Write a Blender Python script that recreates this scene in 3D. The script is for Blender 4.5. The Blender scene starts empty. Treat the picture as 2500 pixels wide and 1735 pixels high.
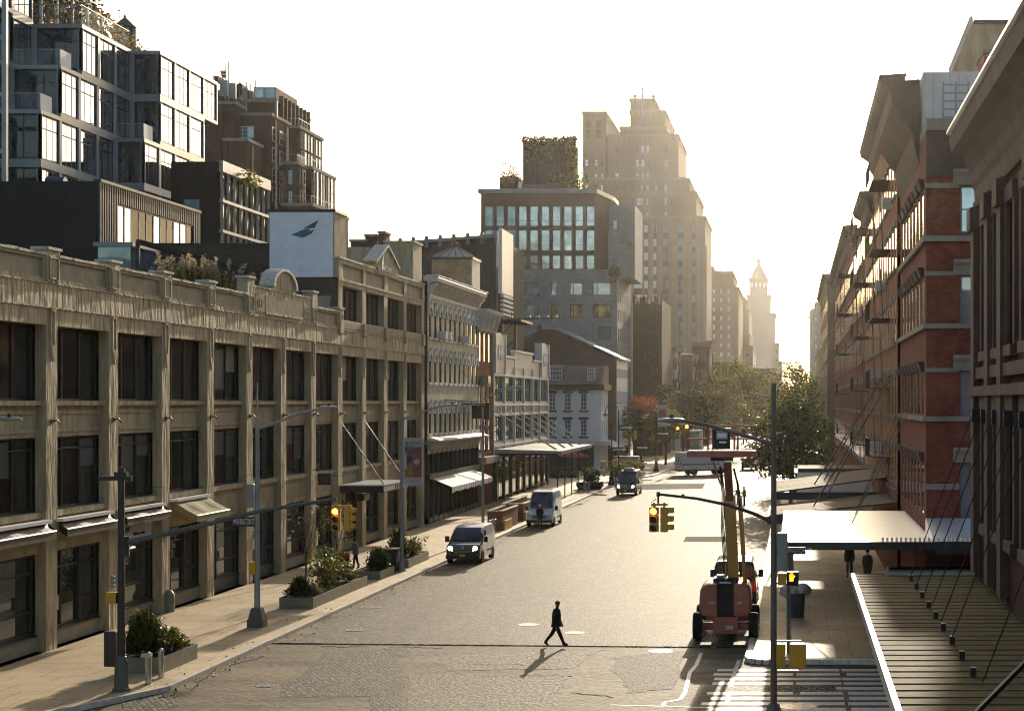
import bpy, math, random
from mathutils import Vector, Matrix
random.seed(11)
R = math.radians
C = bpy.context.scene.collection
# ---- photograph geometry: pixels of the 2500x1735 photograph -> metres
F, VX, VY, H = 4200.0, 1940.0, 980.0, 9.6
def XP(px, Y): return (px - VX) * Y / F
def ZP(py, Y): return H - (py - VY) * Y / F
def YG(py): return F * H / (py - VY)
def YF(px, X): return X * F / (px - VX)

# ---------------------------------------------------------------- materials
MATS = {}
def M(name, col, rough=.8, spec=.3, metal=0., var=.22, scale=1.2, stretch=(1, 1, 1), bump=0., bscale=6.,
      brick=None, emis=None, trans=0., coat=0., dark=None, uvmode='wall', ramp=(.3, .7), c2=.68, big=None, nb=1.):
    m = bpy.data.materials.new(name); m.use_nodes = True
    nt = m.node_tree; N = nt.nodes; L = nt.links
    p = N['Principled BSDF']; out = N['Material Output']
    p.inputs['Roughness'].default_value = rough; p.inputs['Metallic'].default_value = metal
    p.inputs['Specular IOR Level'].default_value = spec
    if coat: p.inputs['Coat Weight'].default_value = coat; p.inputs['Coat Roughness'].default_value = .08
    geo = N.new('ShaderNodeNewGeometry')
    mp = N.new('ShaderNodeMapping'); mp.inputs['Scale'].default_value = stretch
    L.new(geo.outputs['Position'], mp.inputs['Vector'])
    nz = N.new('ShaderNodeTexNoise'); nz.inputs['Scale'].default_value = scale
    nz.inputs['Detail'].default_value = 7; nz.inputs['Roughness'].default_value = .62
    L.new(mp.outputs['Vector'], nz.inputs['Vector'])
    rp = N.new('ShaderNodeValToRGB')
    d = dark or tuple(c * (1 - var) for c in col); l = tuple(min(1, c * (1 + var)) for c in col)
    rp.color_ramp.elements[0].color = (*d, 1); rp.color_ramp.elements[0].position = ramp[0]
    rp.color_ramp.elements[1].color = (*l, 1); rp.color_ramp.elements[1].position = ramp[1]
    L.new(nz.outputs['Fac'], rp.inputs['Fac'])
    colout = rp.outputs['Color']; hgt = None
    if brick:
        bw, bh, mc, ms = brick
        sx = N.new('ShaderNodeSeparateXYZ'); L.new(geo.outputs['Position'], sx.inputs[0])
        cb = N.new('ShaderNodeCombineXYZ')
        if uvmode == 'wall':
            ad = N.new('ShaderNodeMath'); ad.operation = 'ADD'
            L.new(sx.outputs['X'], ad.inputs[0]); L.new(sx.outputs['Y'], ad.inputs[1])
            L.new(ad.outputs[0], cb.inputs['X']); L.new(sx.outputs['Z'], cb.inputs['Y'])
        else:
            nw = N.new('ShaderNodeTexNoise'); nw.inputs['Scale'].default_value = .9
            mw = N.new('ShaderNodeVectorMath'); mw.operation = 'MULTIPLY_ADD'
            mw.inputs[1].default_value = (.25, .25, 0)
            L.new(nw.outputs['Color'], mw.inputs[0]); L.new(geo.outputs['Position'], mw.inputs[2])
            L.new(mw.outputs[0], cb.inputs['X'])
            s2 = N.new('ShaderNodeSeparateXYZ'); L.new(mw.outputs[0], s2.inputs[0])
            L.new(s2.outputs['X'], cb.inputs['X']); L.new(s2.outputs['Y'], cb.inputs['Y'])
        bt = N.new('ShaderNodeTexBrick'); bt.inputs['Scale'].default_value = 1
        bt.inputs['Brick Width'].default_value = bw; bt.inputs['Row Height'].default_value = bh
        bt.inputs['Mortar Size'].default_value = ms; bt.inputs['Mortar'].default_value = (*mc, 1)
        bt.inputs['Color1'].default_value = (1, 1, 1, 1); bt.inputs['Color2'].default_value = (c2, c2, c2, 1)
        L.new(cb.outputs[0], bt.inputs['Vector'])
        mx = N.new('ShaderNodeMix'); mx.data_type = 'RGBA'; mx.blend_type = 'MULTIPLY'; mx.inputs['Factor'].default_value = 1
        L.new(colout, mx.inputs['A']); L.new(bt.outputs['Color'], mx.inputs['B']); colout = mx.outputs['Result']
        inv = N.new('ShaderNodeMath'); inv.operation = 'SUBTRACT'; inv.inputs[0].default_value = 1
        L.new(bt.outputs['Fac'], inv.inputs[1]); hgt = inv.outputs[0]
    for bg_ in (big if isinstance(big, list) else [big] if big else []):
        m3 = N.new('ShaderNodeMapping'); m3.inputs['Scale'].default_value = bg_[0]; L.new(geo.outputs['Position'], m3.inputs['Vector'])
        n3 = N.new('ShaderNodeTexNoise'); n3.inputs['Scale'].default_value = 1; n3.inputs['Detail'].default_value = 6; n3.inputs['Roughness'].default_value = .6; L.new(m3.outputs['Vector'], n3.inputs['Vector'])
        r3 = N.new('ShaderNodeValToRGB'); r3.color_ramp.elements[0].position = .36; r3.color_ramp.elements[1].position = .62
        r3.color_ramp.elements[0].color = (*bg_[1], 1); r3.color_ramp.elements[1].color = (1, 1, 1, 1); L.new(n3.outputs['Fac'], r3.inputs['Fac'])
        x3 = N.new('ShaderNodeMix'); x3.data_type = 'RGBA'; x3.blend_type = 'MULTIPLY'; x3.inputs['Factor'].default_value = 1
        L.new(colout, x3.inputs['A']); L.new(r3.outputs['Color'], x3.inputs['B']); colout = x3.outputs['Result']
    L.new(colout, p.inputs['Base Color'])
    if bump:
        b2 = N.new('ShaderNodeTexNoise'); b2.inputs['Scale'].default_value = bscale; b2.inputs['Detail'].default_value = 5
        L.new(mp.outputs['Vector'], b2.inputs['Vector'])
        h = b2.outputs['Fac']
        if nb != 1:
            mn = N.new('ShaderNodeMath'); mn.operation = 'MULTIPLY'; mn.inputs[1].default_value = nb; L.new(h, mn.inputs[0]); h = mn.outputs[0]
        if hgt:
            ad = N.new('ShaderNodeMath'); ad.operation = 'MULTIPLY_ADD'; ad.inputs[1].default_value = .5
            L.new(hgt, ad.inputs[0]); L.new(h, ad.inputs[2]); h = ad.outputs[0]
        bp = N.new('ShaderNodeBump'); bp.inputs['Strength'].default_value = 1; bp.inputs['Distance'].default_value = bump
        L.new(h, bp.inputs['Height']); L.new(bp.outputs['Normal'], p.inputs['Normal'])
    if emis:
        p.inputs['Emission Color'].default_value = (*emis[0], 1); p.inputs['Emission Strength'].default_value = emis[1]
    if trans:
        tr = N.new('ShaderNodeBsdfTranslucent'); L.new(colout, tr.inputs['Color'])
        ms_ = N.new('ShaderNodeMixShader'); ms_.inputs[0].default_value = trans
        L.new(p.outputs[0], ms_.inputs[1]); L.new(tr.outputs[0], ms_.inputs[2]); L.new(ms_.outputs[0], out.inputs['Surface'])
    MATS[name] = m
    return m

def glass(name, tint, rough=.02, alpha=None, metal=0., lo=.45, hi=1.6):
    m = bpy.data.materials.new(name); m.use_nodes = True
    nt = m.node_tree; p = nt.nodes['Principled BSDF']
    p.inputs['Base Color'].default_value = (*tint, 1); p.inputs['Roughness'].default_value = rough
    p.inputs['Specular IOR Level'].default_value = .6; p.inputs['IOR'].default_value = 1.55; p.inputs['Metallic'].default_value = metal
    geo = nt.nodes.new('ShaderNodeNewGeometry'); nz = nt.nodes.new('ShaderNodeTexNoise'); nz.inputs['Scale'].default_value = .9
    nt.links.new(geo.outputs['Position'], nz.inputs['Vector'])
    rp = nt.nodes.new('ShaderNodeValToRGB')
    rp.color_ramp.elements[0].color = (*[c * lo for c in tint], 1); rp.color_ramp.elements[0].position = .38
    rp.color_ramp.elements[1].color = (*[min(1, c * hi) for c in tint], 1); rp.color_ramp.elements[1].position = .66
    nt.links.new(nz.outputs['Fac'], rp.inputs['Fac']); nt.links.new(rp.outputs['Color'], p.inputs['Base Color'])
    bp = nt.nodes.new('ShaderNodeBump'); bp.inputs['Distance'].default_value = .004; bp.inputs['Strength'].default_value = .5
    n2 = nt.nodes.new('ShaderNodeTexNoise'); n2.inputs['Scale'].default_value = .7
    nt.links.new(geo.outputs['Position'], n2.inputs['Vector'])
    nt.links.new(n2.outputs['Fac'], bp.inputs['Height']); nt.links.new(bp.outputs['Normal'], p.inputs['Normal'])
    if alpha is not None:
        p.inputs['Alpha'].default_value = alpha
    MATS[name] = m
    return m

# ---------------------------------------------------------------- mesh builder
class MB:
    def __init__(s): s.v = []; s.f = []; s.mi = []; s.mats = []
    def _m(s, m):
        if m not in s.mats: s.mats.append(m)
        return s.mats.index(m)
    def poly(s, pts, mat):
        b = len(s.v); s.v += [tuple(p) for p in pts]; s.f.append(tuple(range(b, b + len(pts)))); s.mi.append(s._m(mat)); return s
    def mesh(s, vs, fs, mat):
        b = len(s.v); s.v += [tuple(p) for p in vs]; k = s._m(mat)
        for f in fs: s.f.append(tuple(b + i for i in f)); s.mi.append(k)
        return s
    def box(s, x0, x1, y0, y1, z0, z1, mat):
        x0, x1 = min(x0, x1), max(x0, x1); y0, y1 = min(y0, y1), max(y0, y1); z0, z1 = min(z0, z1), max(z0, z1)
        return s.mesh([(x0,y0,z0),(x1,y0,z0),(x1,y1,z0),(x0,y1,z0),(x0,y0,z1),(x1,y0,z1),(x1,y1,z1),(x0,y1,z1)],
               [(0,3,2,1),(4,5,6,7),(0,1,5,4),(1,2,6,5),(2,3,7,6),(3,0,4,7)], mat)
    def fbox(s, f, s0, s1, z0, z1, d0, d1, mat):
        a = f.pt(s0, z0, d0); b = f.pt(s1, z1, d1)
        return s.box(a[0], b[0], a[1], b[1], a[2], b[2], mat)
    def fprism(s, f, poly, d0, d1, mat):
        n = len(poly); vs = [f.pt(u, z, d0) for u, z in poly] + [f.pt(u, z, d1) for u, z in poly]
        fs = [tuple(range(n)), tuple(range(2 * n - 1, n - 1, -1))] + [(i, (i + 1) % n, n + (i + 1) % n, n + i) for i in range(n)]
        return s.mesh(vs, fs, mat)
    def zprism(s, poly, z0, z1, mat):
        n = len(poly); vs = [(x, y, z0) for x, y in poly] + [(x, y, z1) for x, y in poly]
        fs = [tuple(range(n - 1, -1, -1)), tuple(range(n, 2 * n))] + [(i, (i + 1) % n, n + (i + 1) % n, n + i) for i in range(n)]
        return s.mesh(vs, fs, mat)
    def prof(s, f, prof, s0, s1, mat):      # profile in (d,z) swept along s
        n = len(prof); vs = [f.pt(s0, z, d) for d, z in prof] + [f.pt(s1, z, d) for d, z in prof]
        fs = [tuple(range(n)), tuple(range(2 * n - 1, n - 1, -1))] + [(i, (i + 1) % n, n + (i + 1) % n, n + i) for i in range(n)]
        return s.mesh(vs, fs, mat)
    def tube(s, pts, r, mat, n=8):
        pts = [Vector(p) for p in pts]; rs = r if isinstance(r, (list, tuple)) else [r] * len(pts)
        rings = []
        for i, p in enumerate(pts):
            t = (pts[min(i + 1, len(pts) - 1)] - pts[max(i - 1, 0)]).normalized()
            a = Vector((0, 0, 1)) if abs(t.z) < .9 else Vector((1, 0, 0))
            u = t.cross(a).normalized(); w = t.cross(u)
            rings.append([p + (u * math.cos(2 * math.pi * k / n) + w * math.sin(2 * math.pi * k / n)) * rs[i] for k in range(n)])
        vs = [q for rg in rings for q in rg]; fs = []
        for i in range(len(pts) - 1):
            for k in range(n): fs.append((i*n+k, i*n+(k+1) % n, (i+1)*n+(k+1) % n, (i+1)*n+k))
        fs.append(tuple(range(n - 1, -1, -1))); fs.append(tuple(range((len(pts)-1)*n, len(pts)*n)))
        return s.mesh(vs, fs, mat)
    def bar(s, p, q, w, h, mat, up=(0, 0, 1)):
        p, q = Vector(p), Vector(q); t = (q - p).normalized(); u = Vector(up)
        if abs(t.dot(u)) > .98: u = Vector((1, 0, 0))
        a = t.cross(u).normalized() * w / 2; b = a.cross(t).normalized() * h / 2
        vs = [p-a-b, p+a-b, p+a+b, p-a+b, q-a-b, q+a-b, q+a+b, q-a+b]
        return s.mesh(vs, [(0,1,2,3),(7,6,5,4),(0,4,5,1),(1,5,6,2),(2,6,7,3),(3,7,4,0)], mat)
    def lathe(s, prof, c, mat, n=14, axis='z'):
        vs = []
        for r, z in prof:
            for k in range(n):
                a = 2 * math.pi * k / n; x, y = r * math.cos(a), r * math.sin(a)
                vs.append((c[0]+x, c[1]+y, c[2]+z) if axis == 'z' else ((c[0]+z, c[1]+x, c[2]+y) if axis == 'x' else (c[0]+x, c[1]+z, c[2]+y)))
        fs = []
        for i in range(len(prof) - 1):
            for k in range(n): fs.append((i*n+k, i*n+(k+1) % n, (i+1)*n+(k+1) % n, (i+1)*n+k))
        fs.append(tuple(range(n - 1, -1, -1))); fs.append(tuple(range((len(prof)-1)*n, len(prof)*n)))
        return s.mesh(vs, fs, mat)
    def leaves(s, c, rad, n, size, mats, flat=1., fill=.5, up=.3):
        c = Vector(c)
        for _ in range(n):
            while True:
                d = Vector((random.uniform(-1, 1), random.uniform(-1, 1), random.uniform(-1, 1)))
                if 0.01 < d.length <= 1: break
            d = d * (fill + (1 - fill) * random.random()) if random.random() < .6 else d
            p = c + Vector((d.x * rad[0], d.y * rad[1], d.z * rad[2]))
            s.leaf(p, size * random.uniform(.6, 1.35), random.choice(mats))
        return s
    def leaf(s, p, sz, mat, nrm=None):
        a = Vector((random.gauss(0, 1), random.gauss(0, 1), random.gauss(0, .7))).normalized()
        b = a.cross(Vector((random.gauss(0, 1), random.gauss(0, 1), random.gauss(0, 1)))).normalized()
        a *= sz * .5; b *= sz * .33
        s.poly([p - a, p - a*.1 + b, p + a, p - a*.1 - b], mat)
    def build(s, name, parent=None, world=True, smooth=False, loc=None, bevel=0., ang=40):
        me = bpy.data.meshes.new(name)
        off = Vector((0, 0, 0))
        if parent is not None and world:
            q = parent
            while q is not None: off += q.location; q = q.parent
        if loc is not None: off += Vector(loc)
        me.from_pydata([tuple(Vector(p) - off) for p in s.v], [], s.f)
        for m in s.mats: me.materials.append(MATS[m])
        me.polygons.foreach_set('material_index', s.mi)
        if smooth:
            me.shade_smooth(); me.set_sharp_from_angle(angle=R(ang))
        me.update()
        o = bpy.data.objects.new(name, me); C.objects.link(o)
        if parent is not None: o.parent = parent
        if loc is not None: o.location = loc
        if bevel:
            b = o.modifiers.new('bevel', 'BEVEL'); b.width = bevel; b.segments = 2; b.limit_method = 'ANGLE'
        return o

class Fac:
    def __init__(s, kind, c):
        s.kind = kind; s.c = c
        s.dr, s.n = {'left': ((0, 1), (1, 0)), 'right': ((0, 1), (-1, 0)), 'front': ((1, 0), (0, -1)), 'back': ((1, 0), (0, 1))}[kind]
        s.o = (c, 0) if kind in ('left', 'right') else (0, c)
    def pt(s, u, z, d): return (s.o[0] + s.dr[0]*u + s.n[0]*d, s.o[1] + s.dr[1]*u + s.n[1]*d, z)

def wall_holes(mb, f, s0, s1, z0, z1, holes, depth, mat, rev=None):
    rev = rev or mat
    ss = sorted({s0, s1} | {h[0] for h in holes} | {h[1] for h in holes}); zs = sorted({z0, z1} | {h[2] for h in holes} | {h[3] for h in holes})
    ss = [x for x in ss if s0 - 1e-6 <= x <= s1 + 1e-6]; zs = [x for x in zs if z0 - 1e-6 <= x <= z1 + 1e-6]
    for j in range(len(zs) - 1):
        run = None
        for i in range(len(ss) - 1):
            cs, cz = (ss[i] + ss[i+1]) / 2, (zs[j] + zs[j+1]) / 2
            solid = not any(h[0] < cs < h[1] and h[2] < cz < h[3] for h in holes)
            if solid and run is None: run = ss[i]
            if run is not None and (not solid or i == len(ss) - 2):
                e = ss[i+1] if solid else ss[i]
                mb.poly([f.pt(run, zs[j], 0), f.pt(e, zs[j], 0), f.pt(e, zs[j+1], 0), f.pt(run, zs[j+1], 0)], mat); run = None
    for a, b, c, d in holes:
        P = lambda u, z, q: f.pt(u, z, q)
        mb.poly([P(a, c, 0), P(a, d, 0), P(a, d, -depth), P(a, c, -depth)], rev)
        mb.poly([P(b, c, 0), P(b, c, -depth), P(b, d, -depth), P(b, d, 0)], rev)
        mb.poly([P(a, c, 0), P(a, c, -depth), P(b, c, -depth), P(b, c, 0)], rev)
        mb.poly([P(a, d, 0), P(b, d, 0), P(b, d, -depth), P(a, d, -depth)], rev)

# ---------------------------------------------------------------- scene objects
def thing(name, label, cat, loc=(0, 0, 0), rz=0, group=None):
    o = bpy.data.objects.new(name, None); o.empty_display_size = .3; C.objects.link(o)
    o.location = loc; o.rotation_euler = (0, 0, rz); return tag(o, label, cat, group)
def tag(o, label, cat=None, group=None, kind=None):
    o['label'] = label
    if cat: o['category'] = cat
    if group: o['group'] = group
    if kind: o['kind'] = kind
    return o
def structure(mb, name, label):
    o = mb.build(name); o['kind'] = 'structure'; o['label'] = label; o['category'] = name.replace('_', ' '); return o
def copy_tree(o, parent=None):
    c = o.copy(); C.objects.link(c); c.parent = parent
    for ch in o.children: copy_tree(ch, c)
    return c

_wc = {}
def root_off(o):
    v = Vector((0, 0, 0))
    while o is not None: v += o.location; o = o.parent
    return v
def window(par, f, s0, s1, z0, z1, d, cols=1, rows=1, fm='frame_dark', gm='glass_dark', bar=.06, dep=.07, name='window', rowz=None, arch=False, pane=True):
    w, h = round(s1 - s0, 3), round(z1 - z0, 3)
    key = (f.kind, w, h, cols, rows, fm, gm, bar, dep, name, str(rowz), arch)
    if key not in _wc:
        f0 = Fac(f.kind, 0.)
        b = MB(); B = lambda a, c, e, g: b.fbox(f0, a, c, e, g, 0, dep, fm)
        if arch:
            hh = h - w / 2; n = 8
            B(0, bar, 0, hh); B(w - bar, w, 0, hh); B(bar, w - bar, 0, bar)
            for k in range(n):
                a0, a1 = math.pi * k / n, math.pi * (k + 1) / n; ro, ri = w / 2, w / 2 - bar
                b.fprism(f0, [(w/2+ro*math.cos(a0), hh+ro*math.sin(a0)), (w/2+ro*math.cos(a1), hh+ro*math.sin(a1)),
                              (w/2+ri*math.cos(a1), hh+ri*math.sin(a1)), (w/2+ri*math.cos(a0), hh+ri*math.sin(a0))], 0, dep, fm)
            gp = [(bar*.5, bar*.5), (w - bar*.5, bar*.5)] + [(w/2+(w/2-bar*.5)*math.cos(math.pi*k/n), hh+(w/2-bar*.5)*math.sin(math.pi*k/n)) for k in range(n + 1)]
        else:
            B(0, bar, 0, h); B(w - bar, w, 0, h); B(bar, w - bar, 0, bar); B(bar, w - bar, h - bar, h)
            gp = [(bar*.5, bar*.5), (w - bar*.5, bar*.5), (w - bar*.5, h - bar*.5), (bar*.5, h - bar*.5)]
        q = bar * .7
        for i in range(1, cols): c = w * i / cols; b.fbox(f0, c - q/2, c + q/2, bar, (h - bar) if not arch else h - bar - .1, .004, dep - .006, fm)
        for zz in (rowz or [h * i / rows for i in range(1, rows)]): b.fbox(f0, bar, w - bar, zz - q/2, zz + q/2, .006, dep - .009, fm)
        o1 = b.build(name)
        g = MB(); g.fprism(f0, gp, .012, .03, gm); o2 = g.build('pane')
        me1, me2 = o1.data, o2.data
        bpy.data.objects.remove(o1); bpy.data.objects.remove(o2)
        _wc[key] = (me1, me2)
    me1, me2 = _wc[key]
    o = bpy.data.objects.new(name, me1); C.objects.link(o); o.parent = par
    o.location = Vector(f.pt(s0, z0, d)) - root_off(par)
    if pane:
        p = bpy.data.objects.new('pane', me2); C.objects.link(p); p.parent = o
    return o

def text(body, size, right, up, origin, mat, parent, name='lettering', align='LEFT', sx=1., ext=.008):
    cu = bpy.data.curves.new('t', 'FONT'); cu.body = body; cu.size = size; cu.align_x = align; cu.extrude = ext
    o = bpy.data.objects.new('t', cu); C.objects.link(o)
    bpy.context.view_layer.update()
    me = bpy.data.meshes.new_from_object(o.evaluated_get(bpy.context.evaluated_depsgraph_get()))
    bpy.data.objects.remove(o); bpy.data.curves.remove(cu)
    me.materials.clear(); me.materials.append(MATS[mat])
    r, u = Vector(right).normalized(), Vector(up).normalized(); n = r.cross(u)
    off = root_off(parent) if parent is not None else Vector((0, 0, 0))
    o3 = Vector(origin) - off
    for v in me.vertices:
        c = v.co; v.co = o3 + r * c.x * sx + u * c.y + n * c.z
    ob = bpy.data.objects.new(name, me); C.objects.link(ob)
    if parent is not None: ob.parent = parent
    return ob

# ---------------------------------------------------------------- palette
M('concrete_tan', (.415, .34, .215), .85, .2, var=.32, scale=.9, stretch=(1.6, 1.6, .45), bump=.15, bscale=1.7)
M('concrete_stained', (.41, .335, .21), .85, .2, var=.42, scale=1.3, stretch=(1.4, 1.4, .35), bump=.22, bscale=2.0)
M('concrete_panel', (.36, .31, .21), .85, .2, var=.2, scale=1.2, bump=.02, bscale=3)
M('coping_stone', (.48, .45, .38), .8, .3, var=.4, scale=6, bump=.05, bscale=9)
M('frame_dark', (.03, .033, .032), .5, .4)
M('frame_green', (.03, .055, .05), .5, .4)
M('frame_white', (.72, .72, .7), .5, .4, var=.08)
M('frame_grey', (.20, .215, .225), .45, .4, var=.1)
M('steel_frame', (.235, .275, .30), .38, .5, var=.12, scale=.6)
glass('glass_dark', (.014, .019, .017), .06)
glass('glass_shop', (.022, .028, .024), .02)
glass('glass_mirror', (.34, .39, .47), .012, None, .9, .8, 1.15)
glass('glass_teal', (.016, .030, .036), .03)
glass('glass_deep', (.02, .026, .028), .10, None, 0., .3, 2.); MATS['glass_deep'].node_tree.nodes['Principled BSDF'].inputs['IOR'].default_value = 1.12
M('skylight', (.85, .84, .80), .4, .3, var=.05, trans=.65)
glass('glass_half', (.06, .075, .085), .02, None, .25, .4, 1.6)
glass('glass_blue', (.26, .36, .42), .05, None, .6, .75, 1.2)
glass('glass_sky', (.55, .64, .70), .03, None, .7, .8, 1.15)
glass('glass_flare_green', (.07, .19, .15), .03)  # teal of the lens flare put into the pane tint
glass('glass_amber', (.40, .28, .10), .15)
glass('glass_rail', (.4, .46, .46), .03, .08)
M('blind', (.55, .53, .46), .8, .2, var=.15)
M('brick_dark', (.10, .085, .07), .9, .2, brick=(.22, .075, (.5, .5, .5), .008), bump=.02, bscale=4)
M('brick_brown', (.105, .076, .058), .9, .2, brick=(.22, .075, (.7, .7, .7), .008), bump=.015, bscale=4)
M('brick_maroon', (.085, .033, .026), .9, .2, var=.3, brick=(.22, .075, (.75, .7, .65), .009), bump=.02, bscale=4)
M('brick_red', (.29, .08, .05), .9, .2, var=.3, brick=(.22, .075, (.75, .7, .65), .009), bump=.02, bscale=4)
M('brick_orange', (.47, .19, .085), .9, .2, var=.25, brick=(.22, .075, (.75, .7, .65), .009), bump=.02, bscale=4)
M('brick_tan', (.62, .43, .25), .9, .2, var=.3, brick=(.22, .075, (.8, .8, .75), .01), bump=.02, bscale=4)
M('brick_grey', (.30, .30, .30), .85, .25, var=.16, scale=.5, brick=(.6, .1, (.8, .8, .8), .006), bump=.01)
M('brick_white', (.86, .87, .90), .8, .25, var=.08, brick=(.24, .085, (.94, .94, .94), .008), bump=.008, c2=.94)
M('brownstone', (.115, .072, .055), .85, .25, var=.25, bump=.03)
M('stone_pale', (.30, .245, .195), .85, .25, var=.22, bump=.02)
M('paint_olive', (.40, .39, .29), .7, .3, var=.3, scale=1.4, stretch=(1, 1, .5), bump=.03, bscale=3)
M('paint_white', (.74, .74, .74), .6, .35, var=.10, scale=.8, stretch=(1, 1, .5))
M('paint_cream', (.62, .58, .49), .65, .3, var=.18, bump=.01)
M('terracotta_white', (.52, .51, .46), .55, .4, var=.18, bump=.012)
M('roof_metal', (.25, .26, .27), .45, .5, var=.2)
M('roof_brown', (.22, .15, .12), .7, .3, var=.25)
M('roof_tar', (.07, .07, .07), .9, .2, var=.3)
M('black_metal', (.018, .018, .018), .45, .4, var=.3)
M('black_panel', (.016, .015, .014), .6, .3, var=.35, stretch=(2, 2, .4))
M('wire', (.02, .02, .02), 1., 0.)
M('netting', (.035, .045, .042), .85, .2, var=.4, stretch=(2, 2, .5), bump=.05)
M('net_ivy', (.085, .07, .045), .9, .1, var=.55, scale=2.5, bump=.3, bscale=1.2)
M('fin_metal', (.34, .30, .24), .5, .5, var=.2, stretch=(2, 2, .6), bump=.02)
M('cladding', (.075, .077, .078), .5, .12, metal=0, var=.15)
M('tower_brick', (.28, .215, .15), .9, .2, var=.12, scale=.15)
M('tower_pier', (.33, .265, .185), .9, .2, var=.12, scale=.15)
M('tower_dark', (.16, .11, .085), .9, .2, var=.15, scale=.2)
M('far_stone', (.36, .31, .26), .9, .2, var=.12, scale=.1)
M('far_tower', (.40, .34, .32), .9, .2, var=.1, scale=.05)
M('window_pale', (.85, .88, .88), .2, .6, var=.2, scale=.3)
M('window_bluegrey', (.24, .36, .46), .15, .6, var=.3, scale=.3)
M('window_dim', (.13, .13, .12), .2, .6, var=.3, scale=.3)
M('asphalt', (.172, .135, .08), .73, .14, var=.5, scale=.8, stretch=(.3, 1, 1), bump=.05, bscale=11, big=[((.12, .5, 1), (.48, .45, .40)), ((5, 2, 1), (.72, .70, .66))])
M('asphalt_dark', (.05, .048, .042), .92, .04, var=.4, scale=3, bump=.02, bscale=10)
M('cobble', (.265, .23, .158), .71, .15, var=.6, scale=6, brick=(.34, .30, (.05, .045, .035), .04), bump=.06, bscale=9, uvmode='ground', ramp=(.42, .58), c2=.25, big=[((.45, .06, 1), (.66, .63, .58)), ((9, 1.5, 1), (.48, .46, .42))], nb=.55)  # stretched streak noise puts the setts' sparkle into the colour
M('cobble_fine', (.235, .215, .165), .74, .12, var=.9, scale=6, brick=(.2, .2, (.08, .075, .07), .03), bump=.07, bscale=12, uvmode='ground', ramp=(.38, .62), c2=.3, nb=.7)
M('cobble_neat', (.225, .192, .135), .74, .12, var=.25, scale=3, brick=(.30, .17, (.3, .28, .25), .016), bump=.06, bscale=6, uvmode='ground', c2=.7)
M('paving', (.58, .435, .245), .66, .35, var=.14, scale=.8, brick=(1.52, 1.52, (.48, .44, .38), .022), bump=.014, bscale=9, uvmode='ground', c2=.88, big=((.25, .25, 1), (.74, .72, .70)))
M('granite', (.68, .61, .50), .42, .5, var=.25, scale=4, bump=.01, bscale=8)
M('road_paint', (.46, .42, .36), .55, .4, var=.3, scale=5)
M('iron_lid', (.20, .19, .17), .4, .5, metal=.6, var=.3, scale=8)
M('corten', (.20, .085, .045), .75, .3, var=.35, scale=3)
M('steel_planter', (.20, .19, .135), .5, .45, var=.25, scale=2)
M('soil', (.05, .04, .03), .95, .1)
M('galvanised', (.30, .32, .33), .42, .5, metal=.35, var=.15)
M('pole_green', (.10, .11, .092), .45, .45, var=.15)
M('pole_grey', (.15, .135, .11), .5, .4, metal=.2, var=.2)
M('pole_brown', (.055, .045, .038), .5, .4, var=.2)
M('steel_bright', (.55, .55, .54), .25, .6, metal=.9, var=.1)
M('signal_yellow', (.62, .34, .03), .45, .45, var=.1)
M('signal_black', (.02, .02, .02), .6, .3)
M('lamp_amber', (.9, .3, .02), .3, .5, emis=((1., .30, .03), 9.))
M('lamp_hand', (.9, .3, .02), .3, .5, emis=((1., .33, .02), 2.2))
M('lamp_head', (.9, .85, .7), .2, .5, emis=((1., .85, .6), 5.))
M('lens_off', (.03, .03, .025), .2, .5)
M('sign_brown', (.06, .04, .032), .5, .4)
M('sign_white', (.78, .77, .74), .5, .4, var=.06)
M('awning_tan', (.36, .31, .17), .8, .2, var=.15, trans=.25)
M('awning_white', (.72, .70, .70), .75, .25, var=.07)
M('awning_stripe', (.14, .14, .15), .8, .2)
M('membrane', (.85, .83, .79), .42, .6, metal=.55, var=.05, scale=2)
M('canopy_sheet', (.12, .092, .048), .74, .022, var=.35, scale=1.6, stretch=(.5, 2.4, 1), bump=.01, bscale=9)
M('timber_grey', (.11, .085, .062), .8, .05, var=.35, scale=3, stretch=(.4, 3, 1), bump=.01)
M('van_white', (.72, .73, .74), .22, .5, var=.03, coat=.6)
M('van_green', (.012, .035, .032), .2, .5, var=.2, coat=.7)
M('van_navy', (.020, .028, .040), .2, .5, var=.2, coat=.7)
M('van_black', (.016, .016, .017), .2, .5, var=.2, coat=.7)
M('plastic_black', (.016, .016, .016), .5, .4)
M('rubber', (.014, .014, .014), .85, .2, var=.3)
M('rim', (.35, .35, .35), .35, .5, metal=.7)
glass('glass_car', (.018, .024, .026), .02)
M('tail_red', (.22, .014, .01), .25, .5, emis=((1., .05, .02), .08))
M('plate_yellow', (.70, .44, .05), .5, .4)
M('lift_orange', (.41, .12, .075), .42, .45, var=.2, scale=2.5, coat=.25)
M('lift_cream', (.58, .37, .10), .4, .5, var=.15)
M('stripe_red', (.45, .07, .06), .5, .4)
M('logo_navy', (.03, .045, .09), .5, .4)
M('logo_teal', (.05, .21, .29), .6, .3, var=.1)
M('logo_slate', (.085, .105, .115), .6, .3, var=.1)
M('logo_pale', (.8, .8, .82), .5, .4, var=.05)
M('banner_grey', (.42, .45, .46), .7, .2, var=.05)
M('ink', (.02, .02, .022), .7, .2)
M('banner_red', (.25, .10, .07), .7, .2, var=.35, scale=9)
M('banner_gold', (.26, .17, .07), .7, .2, var=.4, scale=9)
M('banner_navy', (.13, .14, .15), .7, .2, var=.5, scale=7)
M('cloth_maroon', (.10, .05, .045), .85, .2)
M('umbrella_red', (.42, .12, .09), .8, .2, trans=.2)
M('flag_red', (.4, .06, .06), .8, .2, trans=.3)
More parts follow.
